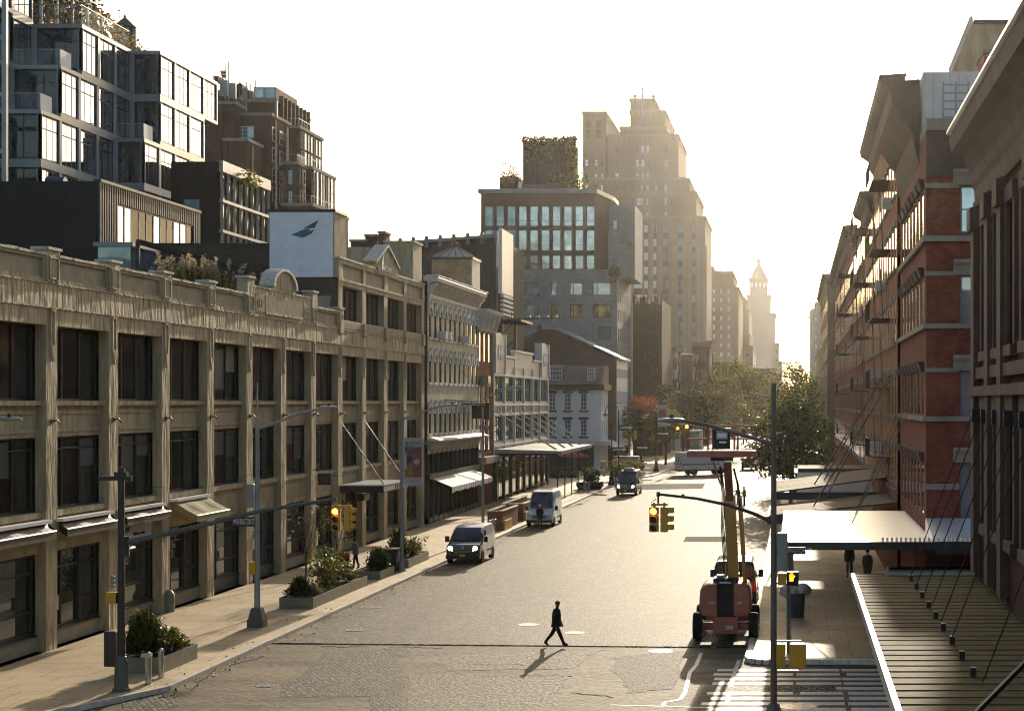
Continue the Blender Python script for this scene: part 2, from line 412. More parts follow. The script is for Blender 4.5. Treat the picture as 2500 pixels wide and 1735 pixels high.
M('leaf_dark', (.035, .055, .018), .55, .35, var=.4, scale=3, trans=.22)
M('leaf_mid', (.085, .118, .02), .5, .4, var=.4, scale=3, trans=.5)
M('leaf_yellow', (.22, .20, .05), .55, .35, var=.4, scale=3, trans=.45)
M('leaf_olive', (.14, .13, .02), .5, .4, var=.4, scale=3, trans=.5)
M('leaf_rust', (.38, .10, .025), .6, .3, var=.4, scale=3, trans=.45)
M('leaf_brown', (.085, .05, .032), .5, .45, var=.4, scale=3, trans=.25)
M('leaf_grey', (.21, .19, .11), .6, .3, var=.3, scale=3, trans=.4)
M('grass_tan', (.38, .29, .13), .7, .2, var=.3, trans=.45)
M('plume', (.36, .29, .19), .8, .2, var=.2, trans=.4)
M('bark', (.075, .055, .04), .9, .2, var=.3, bump=.02)
M('skin_dark', (.10, .055, .035), .55, .35, var=.1)
M('skin_light', (.38, .22, .15), .55, .35, var=.1)
M('cloth_black', (.012, .012, .013), .85, .15, var=.3)
M('cloth_navy', (.02, .025, .04), .85, .15, var=.3)
M('cloth_grey', (.10, .10, .095), .85, .15, var=.3)
M('cloth_khaki', (.30, .22, .10), .85, .15, var=.2)
M('cloth_red', (.30, .03, .025), .85, .15, var=.2)
M('hi_vis', (.60, .42, .08), .7, .2, var=.15)
M('bag_clear', (.55, .56, .58), .25, .5, var=.35, scale=9, bump=.05, bscale=7)
M('bin_flare_blue', (.05, .075, .10), .6, .3)  # blue cast of the lens flare put into the bin colour
# ================================================================ world, sun, camera
SUN_EL, SUN_AZ = 13.5, 1.7
sc = bpy.context.scene
w = bpy.data.worlds.new('World'); sc.world = w; w.use_nodes = True
sky = w.node_tree.nodes.new('ShaderNodeTexSky'); sky.sky_type = 'NISHITA'; sky.sun_disc = False
sky.sun_elevation = R(SUN_EL); sky.sun_rotation = R(SUN_AZ); sky.air_density = 1.0; sky.dust_density = 3.5; sky.ozone_density = 1.0
bg = w.node_tree.nodes['Background']; bg.inputs['Strength'].default_value = .15
w.node_tree.links.new(sky.outputs['Color'], bg.inputs['Color'])
sun = bpy.data.lights.new('sun', 'SUN'); sun.energy = 4.3; sun.angle = R(.5); sun.color = (1., .86, .66)
so = bpy.data.objects.new('sun', sun); C.objects.link(so)
dvec = -Vector((math.sin(R(SUN_AZ)) * math.cos(R(SUN_EL)), math.cos(R(SUN_AZ)) * math.cos(R(SUN_EL)), math.sin(R(SUN_EL))))
so.rotation_euler = dvec.to_track_quat('-Z', 'Y').to_euler(); so.location = (0, 0, 80)
cam = bpy.data.cameras.new('camera'); co = bpy.data.objects.new('camera', cam); C.objects.link(co)
co.location = (0, 0, H); co.rotation_euler = (R(90), 0, 0)
cam.sensor_width = 36; cam.lens = 36 * F / 2500
cam.shift_x = -(VX - 1250) / 2500; cam.shift_y = (VY - 867.5) / 2500
cam.clip_end = 6000; cam.clip_start = .5
sc.camera = co
sc.view_settings.view_transform = 'Standard'; sc.view_settings.look = 'None'; sc.view_settings.exposure = .45
sc.view_settings.gamma = 1; sc.view_settings.use_curve_mapping = False
sc.cycles.use_denoising = True; sc.cycles.filter_width = 1.05
sc.cycles.max_bounces = 6; sc.cycles.transparent_max_bounces = 12; sc.cycles.volume_bounces = 0
sc.cycles.sample_clamp_indirect = 6

# haze: the air between the camera and the far end of the street
hz = bpy.data.materials.new('haze'); hz.use_nodes = True; nt = hz.node_tree
nt.nodes.remove(nt.nodes['Principled BSDF'])
pv = nt.nodes.new('ShaderNodeVolumePrincipled'); pv.inputs['Color'].default_value = (1., .96, .90, 1)
pv.inputs['Density'].default_value = .000035; pv.inputs['Anisotropy'].default_value = .88
nt.links.new(pv.outputs[0], nt.nodes['Material Output'].inputs['Volume']); MATS['haze'] = hz
b = MB(); b.box(-420, 260, -60, 1900, -3, 150, 'haze'); o = b.build('haze'); tag(o, 'thin warm haze filling the street air', 'haze', kind='stuff')

# ================================================================ ground
XK, XR = -20.95, -1.6        # kerb lines
b = MB(); b.poly([(-2500, -400, -.012), (2500, -400, -.012), (2500, 5000, -.012), (-2500, 5000, -.012)], 'asphalt')
structure(b, 'ground', 'worn tan asphalt ground of the crossing and the far street')
b = MB(); b.zprism([(XK, 68.6), (XR, 67.4), (XR, 225), (-17, 258), (-18.2, 222), (XK, 205)], -.2, .016, 'cobble')
structure(b, 'road', 'sunlit cobblestone street between the two kerbs')
def blob(pts, jag=.25, n=5):
    out = []
    for i, p in enumerate(pts):
        q = pts[(i + 1) % len(pts)]
        for k in range(n):
            t = k / n; out.append((p[0] + (q[0]-p[0])*t + random.uniform(-jag, jag), p[1] + (q[1]-p[1])*t + random.uniform(-jag, jag)))
    return out
def gp(px, py): Y = YG(py); return (XP(px, Y), Y)
def patch(pix, z, mat, name, label, jag=.12, n=5):
    b = MB(); pts = blob([gp(*p) for p in pix], jag, n); b.poly([(p[0], p[1], z) for p in pts], mat)
    structure(b, name, label)
patch([(685, 1700), (690, 1670), (740, 1645), (790, 1592), (860, 1586), (960, 1592), (985, 1640), (985, 1790), (900, 1770), (905, 1698)], -.003, 'cobble_fine', 'road_patch', 'rough grey cobble patch in the crossing', .05)
patch([(995, 1645), (1390, 1645), (1360, 1690), (1370, 1760), (995, 1760)], -.003, 'cobble_neat', 'road_patch', 'neat setts patch at the bottom of the crossing', .06)
patch([(1090, 1597), (1470, 1585), (1390, 1632), (1090, 1636)], -.003, 'cobble_neat', 'road_patch', 'pale setts strip in front of the walking man', .15)
patch([(930, 1580), (1010, 1578), (1000, 1600), (975, 1602)], -.002, 'cobble_fine', 'road_patch', 'small rough cobble scar near the road edge', .05)
patch([(300, 1700), (420, 1690), (450, 1705), (400, 1745), (290, 1760)], -.002, 'cobble_fine', 'road_patch', 'broken cobble patch by the near kerb', .12)
patch([(1490, 1602), (1660, 1588), (1650, 1680), (1540, 1690), (1500, 1640)], -.003, 'cobble_fine', 'road_patch', 'cracked stones patch behind the lift shadow', .2)
patch([(1675, 1310), (1778, 1310), (1772, 1323), (1668, 1322)], .022, 'asphalt_dark', 'road_patch', 'dark rectangular asphalt repair in the sunlit cobbles', .02)
patch([(1500, 1183), (1722, 1180), (1715, 1193), (1500, 1196)], .022, 'asphalt_dark', 'road_patch', 'brown asphalt repair across the far cobbles', .02)
# cracks and tar lines
b = MB()
for (x0, y0, x1, y1) in [(955, 1577, 1085, 1582), (1290, 1648, 1400, 1650), (1150, 1620, 1290, 1622), (780, 1578, 900, 1576), (640, 1600, 560, 1625), (520, 1640, 480, 1665), (1400, 1690, 1500, 1700), (1180, 1650, 1330, 1648)]:
    pts = [gp(x0 + (x1-x0)*t/8 + random.uniform(-6, 6), y0 + (y1-y0)*t/8 + random.uniform(-1.5, 1.5)) for t in range(9)]
    for p, q in zip(pts, pts[1:]): b.bar((p[0], p[1], -.006), (q[0], q[1], -.006), .07, .008, 'asphalt_dark')
structure(b, 'road_cracks', 'dark cracks in the worn asphalt')
# raised stone edge of the cobbles
b = MB(); x = XK + .1
while x < XR - .3:
    wd = random.uniform(.22, .36); t = (x - XK) / (XR - XK); b.box(x, x + wd - .02, 68.35 - 1.2*t, 68.6 - 1.2*t + random.uniform(-.03, .03), -.1, .018 + random.uniform(0, .014), 'cobble'); x += wd
structure(b, 'road_edge', 'stone edge course where the cobbles meet the asphalt')
# left pavement
cl = [(XK + .18, 57.2), (XK + .18, 205), (-18.0, 222), (-16.8, 258), (-16.8, 600), (-60, 600), (-120, 330), (-120, 200), (-60, 190), (-60, 40), (-28, 40), (-24.5, 49), (-22.3, 53.2)]
inner = [(XK, 57.2), (XK, 205), (-18.2, 222), (-17, 258), (-17, 600), (-60, 600), (-120, 330), (-120, 200), (-60, 190), (-60, 40), (-28, 40), (-24.6, 49.2), (-22.5, 53.4)]
b = MB(); b.zprism(inner, -.3, .15, 'paving'); structure(b, 'pavement', 'wide tan concrete pavement along the long arcade building')
def kerbline(pts, side, name, label):
    b = MB()
    for p, q in zip(pts, pts[1:]):
        p, q = Vector((*p, 0)), Vector((*q, 0)); L = (q - p).length; n = max(1, int(L / 2.2)); d = (q - p) / n
        t = d.normalized(); nn = Vector((t.y, -t.x, 0)) * side * .2
        for k in range(n):
            a = p + d * k + t * .006; e = p + d * (k + 1) - t * .006
            vs = [a, e, e + nn, a + nn]
            b.zprism([(v.x, v.y) for v in vs], -.2, .165 + random.uniform(-.006, .006), 'granite')
    structure(b, name, label)
kerbline([(-24.6, 49.2), (-22.5, 53.4), (XK, 57.2), (XK, 205), (-18.2, 222), (-17, 258), (-17, 500)], 1, 'kerb', 'pale granite kerb on the left of the street')
# gutter stones along the left kerb
b = MB(); b.box(XK + .22, XK + 1.0, 69, 204, -.1, .022, 'asphalt'); structure(b, 'gutter', 'smooth tan gutter strip beside the left kerb')
b = MB()
for x in (-26.75, -24.9, -23.35): b.box(x, x + .035, 54, 204, .15, .1535, 'road_paint')
structure(b, 'pavement_joints', 'pale long joints in the left pavement')
b = MB(); random.seed(5)
for _ in range(420):
    y = 56 + random.random()**1.6*140; x = XK + abs(random.gauss(0, .35)) + .22 if random.random() < .7 else XK - abs(random.gauss(0, .8)) - .05
    b.leaf(Vector((x, y, .03 if x > XK else .158)) , random.uniform(.06, .14), random.choice(['grass_tan', 'leaf_brown', 'paint_white', 'leaf_olive']))
o = b.build('leaf_litter'); tag(o, 'dry leaves and scraps along the left kerb', 'litter', kind='stuff')
# right pavement
arc = [(-.9 + .75*math.cos(a), 63.9 + .75*math.sin(a)) for a in [math.pi*1.5 - k*math.pi/10 for k in range(6)]]
pr = [(60, 63.15)] + arc + [(XR, 66), (XR, 235), (60, 235)]
b = MB(); b.zprism(pr, -.3, .15, 'paving'); structure(b, 'pavement', 'pavement under the canopies on the right of the street')
kerbline(([(9, 63.15)] + arc + [(XR, 66), (XR, 235)]), -1, 'kerb', 'granite kerb round the right corner')
b = MB(); b.zprism([(60, 47.5), (0, 47.5), (-1.1, 46.4), (-1.1, 20), (60, 20)], -.3, .15, 'paving'); structure(b, 'pavement', 'near right pavement below the corrugated canopy')
b = MB(); b.box(XR, 60, 262, 900, -.3, .15, 'paving'); structure(b, 'pavement', 'far pavement on the right past the side street')
# crosswalk and paint
b = MB(); y = 50.6; k = 0
while y < 61.5:
    for (xa, xb) in ([(-2.9, -.05), (.1, 1.6), (1.75, 4.2)] if k % 2 == 0 else [(-2.7, 1.6), (1.7, 4.2)]):
        b.box(xa + random.uniform(-.1, .1), xb, y, y + .52, -.010, -.0045, 'road_paint')
    y += .98; k += 1
structure(b, 'crosswalk', 'worn white crosswalk bars below the right signal pole')
b = MB(); b.box(-2.6, 1.4, 57.0, 58.1, -.0115, -.003, 'cobble'); structure(b, 'road_patch', 'strip of setts between the crosswalk bars')
def paint(pix, wd, name, label, mat='road_paint', z=-.004):
    b = MB(); pts = [gp(*p) for p in pix]
    for p, q in zip(pts, pts[1:]): b.bar((p[0], p[1], z - .003), (q[0], q[1], z - .003), wd, .006, mat)
    structure(b, name, label)
paint([(1712, 1592), (1700, 1622), (1684, 1640), (1672, 1690), (1660, 1706), (1624, 1712), (1618, 1718), (1628, 1724)], .14, 'road_marking', 'wiggly white paint line left of the lift shadow')
paint([(1804, 1610), (1790, 1650), (1780, 1690), (1776, 1716)], .14, 'road_marking', 'white paint line right of the lift shadow')
paint([(1490, 1719), (1640, 1723), (1800, 1728), (1880, 1727)], .10, 'road_marking', 'thin white paint line across the bottom of the crossing')
# pavement line strips and drain covers
for nm, px, py, r, lab in [('manhole_cover', 652, 1672, .38, 'round iron manhole lid in the tan asphalt'), ('manhole_cover', 905, 1483, .5, 'shiny manhole lid among the left cobbles'), ('manhole_cover', 868, 1538, .45, 'pale lid near the cobble edge'),
                           ('manhole_cover', 1612, 1588, .48, 'bright round lid behind the lift'), ('manhole_cover', 1290, 1525, .45, 'flat lid left of the walking man'), ('manhole_cover', 1402, 1545, .42, 'lid with raised lip right of the walking man'),
                           ('manhole_cover', 1950, 1722, .62, 'large round grating on the crosswalk')]:
    X, Y = gp(px, py); z = .016 if Y > 68.6 else -.012
    b = MB(); b.lathe([(r, 0), (r, .012), (r*.9, .016), (r*.82, .011), (r*.25, .011), (r*.2, .016), (.02, .016)], (0, 0, 0), 'iron_lid', 20)
    for k in range(6): a = k * math.pi / 3; b.box(r*.5*math.cos(a)-.05, r*.5*math.cos(a)+.05, r*.5*math.sin(a)-.05, r*.5*math.sin(a)+.05, .0, .018, 'iron_lid')
    o = b.build(nm); o.location = (X, Y, z); tag(o, lab, 'manhole cover')
# ================================================================ long concrete arcade building
XF = -28.3
LF = Fac('left', XF)
def PIL(k): return 65.05 + 5.95 * k
PWD = .98
A = thing('arcade_building', 'long tan concrete building of tall window bays along the left pavement', 'building', (XF, 92, 0))
b = MB(); K0, K1 = -3, 11
holes = [(PIL(k) + PWD, PIL(k + 1), .15, 12.5) for k in range(K0, K1)]
wall_holes(b, LF, PIL(K0), PIL(K1) + PWD, 0, 13.14, holes, .42, 'concrete_tan')
for k in range(K0, K1):
    s0, s1 = PIL(k) + PWD, PIL(k + 1)
    b.fbox(LF, s0, s1, 3.85, 5.2, -.9, -.30, 'concrete_tan'); b.fbox(LF, s0, s1, 5.2, 5.42, -.9, -.12, 'concrete_tan')
    b.fbox(LF, s0, s1, 8.24, 9.45, -.9, -.36, 'concrete_tan'); b.fbox(LF, s0, s1, 9.45, 9.63, -.9, -.14, 'concrete_tan')
    for (za, zb) in ((8.42, 8.56), (9.12, 9.26)): b.fbox(LF, s0 + .25, s1 - .25, za, zb, -.36, -.31, 'concrete_tan')
    for (sa, sb) in ((s0 + .12, s0 + .25), (s1 - .25, s1 - .12)): b.fbox(LF, sa, sb, 8.42, 9.26, -.36, -.31, 'concrete_tan')
    b.fbox(LF, s0 + .3, s1 - .3, 4.15, 4.95, -.30, -.275, 'concrete_panel')
# body behind, frieze and mouldings
b.box(XF - 1.0, -55, PIL(K0), PIL(K1) + PWD, 0, 13.9, 'concrete_panel')
b.fbox(LF, PIL(K0), PIL(K1) + PWD, 13.14, 13.2, -1, .06, 'concrete_tan')
b.fbox(LF, PIL(K0), PIL(7) , 13.2, 14.06, -1, .012, 'concrete_stained'); b.fbox(LF, PIL(7), PIL(K1) + PWD, 13.2, 14.06, -1, .012, 'concrete_stained')
b.fbox(LF, PIL(K0), PIL(K1) + PWD, 14.06, 14.13, -1, .05, 'concrete_tan')
b.build('wall', A)
# pilaster ornaments
for k in range(K0 + 1, K1 + 1):
    c = PIL(k) + PWD / 2; o = MB()
    for u in (-.17, .17): o.fbox(LF, c + u - .045, c + u + .045, 11.75, 13.1, .003, .06, 'concrete_tan')
    o.fbox(LF, c - .215, c + .215, 13.02, 13.12, .06, .075, 'concrete_tan')
    o.fprism(LF, [(c - .215, 11.75), (c + .215, 11.75), (c + .12, 11.45), (c, 11.12), (c - .12, 11.45)], .003, .075, 'concrete_tan')
    o.build('pilaster_ornament', A)
# parapet
PB = [MB(), MB()]; b = PB[0]
def panel(b, s0, s1, z0, z1, d=.0, mat='concrete_tan'):
    for (a, c, e, g) in ((s0, s1, z0, z0 + .16), (s0, s1, z1 - .12, z1), (s0, s0 + .22, z0 + .16, z1 - .12), (s1 - .22, s1, z0 + .16, z1 - .12)):
        b.fbox(LF, a, c, e, g, -.35, d, mat)
    b.fbox(LF, s0 + .22, s1 - .22, z0 + .16, z1 - .12, -.35, d - .10, 'concrete_panel')
def coping(b, s0, s1, z, d0=-.42, d1=.07):
    s = s0
    while s < s1 - .05:
        e = min(s1, s + random.uniform(.5, .9)); b.fbox(LF, s, e - .012, z, z + random.uniform(.085, .12), d0, d1 + random.uniform(-.02, .02), 'coping_stone'); s = e
for k in range(K0, 7):
    c0, c1 = PIL(k) + PWD, PIL(k + 1)
    if k in (4, 5): continue
    b = PB[k > 4]
    panel(b, c0 + .02, c1 - .02, 14.13, 15.12); coping(b, c0 + .02, c1 - .02, 15.12)
for k in range(K0, 8):
    if k == 5: continue
    b = PB[k > 5]
    c0 = PIL(k) - .06; c1 = PIL(k) + PWD + .06; zt = 15.35 if k not in (4, 6) else 16.0
    b.fbox(LF, c0, c1, 14.13, zt, -.5, .07, 'concrete_tan'); b.fbox(LF, c0 + .2, c1 - .2, 14.3, 15.05, .07, .085, 'concrete_panel')
    for (a, e, z0, z1) in ((c0 + .16, c0 + .22, 14.25, 15.1), (c1 - .22, c1 - .16, 14.25, 15.1), (c0 + .22, c1 - .22, 14.25, 14.31), (c0 + .22, c1 - .22, 15.04, 15.1)):
        b.fbox(LF, a, e, z0, z1, .07, .115, 'concrete_tan')
    b.fbox(LF, c0 - .08, c1 + .08, zt, zt + .11, -.55, .14, 'coping_stone')
for b in PB: b.build('parapet', A)
# raised centre with arched pediment over two bays
b = MB(); s0, s1, cc = PIL(4) + PWD + .06, PIL(6) - .06, PIL(5) + PWD / 2
b.fbox(LF, s0, s1, 14.13, 15.6, -.42, .03, 'concrete_tan'); coping(b, s0, cc - 2.15, 15.6); coping(b, cc + 2.15, s1, 15.6)
for (a, e) in ((s0 + .25, s0 + 1.75), (s1 - 1.75, s1 - .25)):
    b.fbox(LF, a, e, 14.35, 15.25, .03, .05, 'concrete_panel')
    for q in range(3):
        u = (a + e) / 2 - .3 + .3 * q; b.fprism(LF, [(u - .1, 14.8), (u, 14.6), (u + .1, 14.8), (u, 15.0)], .05, .075, 'concrete_stained')
b.fbox(LF, s0 + 2.0, s1 - 2.0, 14.4, 15.3, .03, .05, 'concrete_panel'); b.fbox(LF, s0 + 1.95, s1 - 1.95, 14.28, 14.4, .03, .1, 'concrete_tan')
arcp = [(cc - 2.1, 15.6), (cc + 2.1, 15.6)] + [(cc + 2.1 * math.cos(a), 15.85 + 1.0 * math.sin(a)) for a in [math.pi * k / 14 for k in range(15)]]
b.fprism(LF, arcp, -.6, .06, 'concrete_tan')
for k in range(14):
    a0, a1 = math.pi*k/14, math.pi*(k+1)/14
    q = lambda a, r: (cc + 2.1*r*math.cos(a), 15.85 + 1.0*r*math.sin(a))
    b.fprism(LF, [q(a0, 1.08), q(a1, 1.08), q(a1, .93), q(a0, .93)], -.66, .16, 'coping_stone')
b.fbox(LF, cc - .8, cc + .8, 15.75, 16.45, .06, .08, 'concrete_panel')
b.build('arched_pediment', A)
# windows of the lower storeys
for k in range(K0, K1):
    s0, s1 = PIL(k) + PWD, PIL(k + 1)
    window(A, LF, s0, s1, 9.63, 12.5, -.62, 3, 1, gm='glass_dark', bar=.09, dep=.1)
    window(A, LF, s0, s1, 5.42, 8.24, -.62, 3, 1, gm='glass_dark' if k % 3 else 'glass_shop', bar=.09, dep=.1, rowz=[2.35])
    b = MB(); b.fbox(LF, s0, s1, .15, .72, -.9, -.40, 'frame_green' if k in (3, 4, 6) else 'concrete_panel'); b.fbox(LF, s0, s1, .72, .78, -.9, -.34, 'frame_dark')
    b.build('bulkhead', A)
    m = .35 * (s1 - s0) if k % 2 else .65 * (s1 - s0)
    window(A, LF, s0, s0 + m, .78, 3.85, -.66, 2, 1, fm='frame_green' if k in (3, 4, 6) else 'frame_dark', gm='glass_shop', bar=.1, dep=.12, name='shop_window', rowz=[2.35])
    window(A, LF, s0 + m, s1, .78, 3.85, -.62, 1, 1, fm='frame_green' if k in (3, 4, 6) else 'frame_dark', gm='glass_shop', bar=.14, dep=.12, name='shop_door', rowz=[.9, 2.35])
# blinds, boards and goods seen behind some panes
random.seed(21)
for k in range(-2, 11):
    s0, s1 = PIL(k) + PWD, PIL(k + 1); w_ = s1 - s0
    for (za, zb, d) in ((9.75, 12.4, -.585), (5.55, 8.1, -.585)):
        for c in range(3):
            if random.random() < (.30 if za < 9 else .13):
                u0 = s0 + w_*(c + .12)/3; u1 = s0 + w_*(c + .88)/3; hh = random.uniform(.3, .95); b = MB(); b.fbox(LF, u0, u1, zb - (zb-za)*hh, zb, d, d + .008, random.choice(['window_dim', 'window_dim', 'concrete_panel', 'frame_green'])); b.build('window_blind', A)
    for _ in range(2):
        u = s0 + random.uniform(.3, w_ - 1.4); z = random.uniform(.95, 2.0); b = MB(); b.fbox(LF, u, u + random.uniform(.4, 1.0), z, z + random.uniform(.4, 1.2), -.622, -.615, random.choice(['window_dim', 'paint_cream', 'banner_red', 'steel_planter', 'window_dim'])); b.build('shop_display', A)
# wall hooks on the pillars
for k in range(-1, 11):
    c = PIL(k) + PWD / 2; b = MB(); b.fbox(LF, c - .1, c + .1, 8.75, 8.95, .003, .04, 'black_metal')
    b.tube([LF.pt(c, 8.85, .04), LF.pt(c, 8.9, .2), LF.pt(c + .05, 8.75, .3)], .035, 'black_metal', 6); b.build('wall_hook', A)
# upper storey over the last four bays
b = MB()
s0, s1 = PIL(7), PIL(11) + PWD; UW = 'concrete_tan'
UH = [(PIL(k) + PWD, PIL(k + 1), 14.72, 16.86) for k in range(7, 11)]
wall_holes(b, LF, s0, s1, 14.13, 17.15, UH, .4, UW)
b.box(XF - .55, -46, s0 + .25, s1, 13.9, 18.2, 'concrete_panel')
b.fbox(LF, s0, s1, 17.15, 17.3, -.6, .05, UW)
b.fbox(LF, s0, s1, 17.3, 18.2, -.5, -.08, 'concrete_panel'); b.fbox(LF, s0, s1, 18.2, 18.5, -.5, .05, UW); b.fbox(LF, s0, s1, 18.5, 18.62, -.55, .1, 'coping_stone')
for k in range(7, 12):
    b.fbox(LF, PIL(k), PIL(k) + PWD, 17.3, 18.2, -.08, .03, UW)
    b.fbox(LF, PIL(k) + .1, PIL(k) + PWD - .1, 13.86, 14.7, .004, .12, UW)
    if k < 11: b.fbox(LF, PIL(k) + PWD + .2, PIL(k+1) - .2, 14.2, 14.6, .003, .03, 'concrete_panel')
c = PIL(9) + PWD / 2
b.fprism(LF, [(c - 3.3, 18.3), (c + 3.3, 18.3), (c + 3.3, 18.95), (c, 20.3), (c - 3.3, 18.95)], -.7, .10, UW)
b.fprism(LF, [(c - 2.7, 18.45), (c + 2.7, 18.45), (c + 2.7, 18.75), (c, 19.9), (c - 2.7, 18.75)], .10, .115, 'concrete_panel')
for sg in (-1, 1): b.prof(Fac('front', 0) if 0 else LF, [(-.8, 18.95), (.2, 18.95), (.2, 19.05), (-.8, 19.05)], c + sg*3.3, c + sg*3.5, UW)
for sg in (-1, 1): b.fprism(LF, [(c, 20.3), (c + sg*3.45, 18.95), (c + sg*3.45, 19.1), (c, 20.47)], -.75, .22, 'coping_stone')
b.build('upper_wall', A)
for k in range(7, 11): window(A, LF, PIL(k) + PWD, PIL(k + 1), 14.72, 16.86, -.5, 4, 1, bar=.08, dep=.1)
# logo and letters in the gable
b = MB(); X = .118
b.fprism(LF, [(c - 1.75, 18.85), (c - 1.35, 19.75), (c - 1.3, 19.0)], X, X + .04, 'logo_pale'); b.fprism(LF, [(c - 1.8, 18.75), (c - 1.25, 18.95), (c - 1.45, 18.5)], X, X + .04, 'logo_pale')
b.build('emblem', A)
text('ARCZ GROUP', .42, (0, 1, 0), (0, 0, 1), (XF + .13, c - 1.05, 18.62), 'logo_pale', A, sx=.9)
# camera-facing party wall with brick, white painted upper block
WF = Fac('front', PIL(7))
b = MB(); b.fbox(WF, -46, XF - .02, 14.0, 17.3, -.2, .0, 'brick_brown'); b.fbox(WF, -46, -32.62, 17.3, 19.3, -.3, .0, 'brick_dark')
b.fbox(WF, -46, -32.62, 19.3, 19.42, -.35, .06, 'black_metal')
b.fprism(WF, blob([(-31.4, 14.1), (-28.8, 14.1), (-28.8, 16.2), (-31.2, 16.1)], .06, 4), .0, .012, 'concrete_panel')
b.fprism(WF, blob([(-30.6, 14.5), (-29.7, 14.5), (-30.0, 16.0), (-30.3, 15.9)], .12, 4), .012, .02, 'brick_brown')
b.build('party_wall', A)
b = MB(); b.box(-32.6, -28.55, PIL(7) + .02, PIL(7) + 2.9, 17.3, 21.35, 'concrete_panel')
b.box(-32.68, -28.47, PIL(7) - .05, PIL(7) + 2.95, 21.35, 21.52, 'black_metal'); b.build('bulkhead_block', A)
b = MB(); b.fbox(WF, -32.55, -28.62, 17.32, 21.33, -.01, .03, 'brick_white'); b.build('white_painted_wall', A)
def wp(px, py): return (XP(px, PIL(7)), ZP(py, PIL(7)))
cr = lambda x, y: wp(x * .3885, y * .3885 + 500)
b = MB()
b.fprism(WF, [cr(1830, 190), cr(1920, 150), cr(1955, 152), cr(1905, 208)], .032, .045, 'logo_teal')
b.fprism(WF, [cr(1905, 208), cr(1900, 186), cr(1975, 155), cr(1960, 180)], .045, .055, 'logo_slate')
b.fprism(WF, [cr(1908, 147), cr(2005, 95), cr(1955, 147)], .032, .045, 'logo_teal')
b.fprism(WF, [cr(1930, 147), cr(2005, 95), cr(1978, 146)], .045, .055, 'logo_slate')
b.build('emblem', A)
# tan bulkhead wall at the far end of the roof
b = MB(); b.box(-31.2, -29.05, 131, 134, 17, 21.7, 'concrete_tan'); b.box(-31.3, -28.95, 130.9, 134.1, 21.7, 21.85, 'coping_stone'); b.box(-40, -31.2, 131.4, 133.5, 17, 21.4, 'concrete_tan'); b.build('stair_block', A)
# roof bits on the near roof
b = MB(); b.box(-46.5, -43.2, 85, 90, 13.9, 18.6, 'concrete_panel'); b.box(-46.6, -43.1, 84.9, 90.1, 18.6, 18.8, 'coping_stone'); b.build('roof_hut', A)
b = MB(); b.box(-40.5, -38.6, 100, 104, 13.9, 18.6, 'glass_blue'); b.box(-40.7, -38.4, 99.8, 104.2, 18.6, 18.85, 'roof_metal'); b.build('roof_lantern', A)
b = MB(); b.bar((-37.8, 99, 18.8), (-33.2, 106.5, 17.4), .35, .25, 'black_metal'); b.bar((-37.8, 99, 13.9), (-37.8, 99, 18.8), .2, .2, 'black_metal'); b.build('roof_rail', A)
# awnings (part of the building)
def awning(k, out, zt, zb, val, mat, name='awning', extra=None, s=(0.05, .95)):
    a0, a1 = PIL(k) + PWD, PIL(k + 1); s0, s1 = a0 + (a1-a0)*s[0], a0 + (a1-a0)*s[1]
    b = MB(); n = 10
    b.fbox(LF, s0, s1, zt, zt + .12, -.1, .28, 'sign_white')
    for i in range(n):
        u0, u1 = s0 + (s1-s0)*i/n, s0 + (s1-s0)*(i+1)/n; sag = [.06*math.sin(math.pi*4*x/n) for x in (i, i+1)]
        P = [LF.pt(u0, zt, .1), LF.pt(u1, zt, .1), LF.pt(u1, (zt+zb)/2 - .05 - sag[1], out*.55), LF.pt(u0, (zt+zb)/2 - .05 - sag[0], out*.55)]
        Q = [P[3], P[2], LF.pt(u1, zb, out), LF.pt(u0, zb, out)]
        b.poly(P, mat); b.poly(Q, mat); V = [Q[3], Q[2], LF.pt(u1, zb - val, out + .02), LF.pt(u0, zb - val - (.05 if i % 2 else 0), out + .02)]; b.poly(V, mat)
    for e in (s0, s1): b.poly([LF.pt(e, zt, .1), LF.pt(e, zb, out), LF.pt(e, zb - val, out), LF.pt(e, zt - .35, .1)], mat)
    b.tube([LF.pt(s0, zb, out), LF.pt(s1, zb, out)], .035, 'steel_bright', 6)
    return b.build(name, A)
awning(2, 1.15, 5.05, 4.42, .28, 'awning_tan')
for k in (-1, 0, 1): awning(k, .42, 5.0 - .02*k, 4.72, .3, 'black_panel', 'rolled_awning', s=(-.02, .98))
text('IL2LW', .26, (0, 1, 0), (0, 0, 1), (XF + .47, PIL(1) + 2.1, 4.46), 'grass_tan', A, sx=1.6)
s = PIL(1) + PWD
b = MB(); b.fbox(LF, s + .1, PIL(2) - .7, 3.72, 4.42, -.30, -.2, 'banner_grey'); o = b.build('shop_sign', A)
text('d. Oliver', .46, (0, 1, .12), (0, -.15, 1), (XF - .19, s + .25, 3.88), 'ink', o, sx=.95); text('kitchen studio', .21, (0, 1, 0), (0, 0, 1), (XF - .19, s + 2.15, 3.84), 'ink', o, sx=1.1)
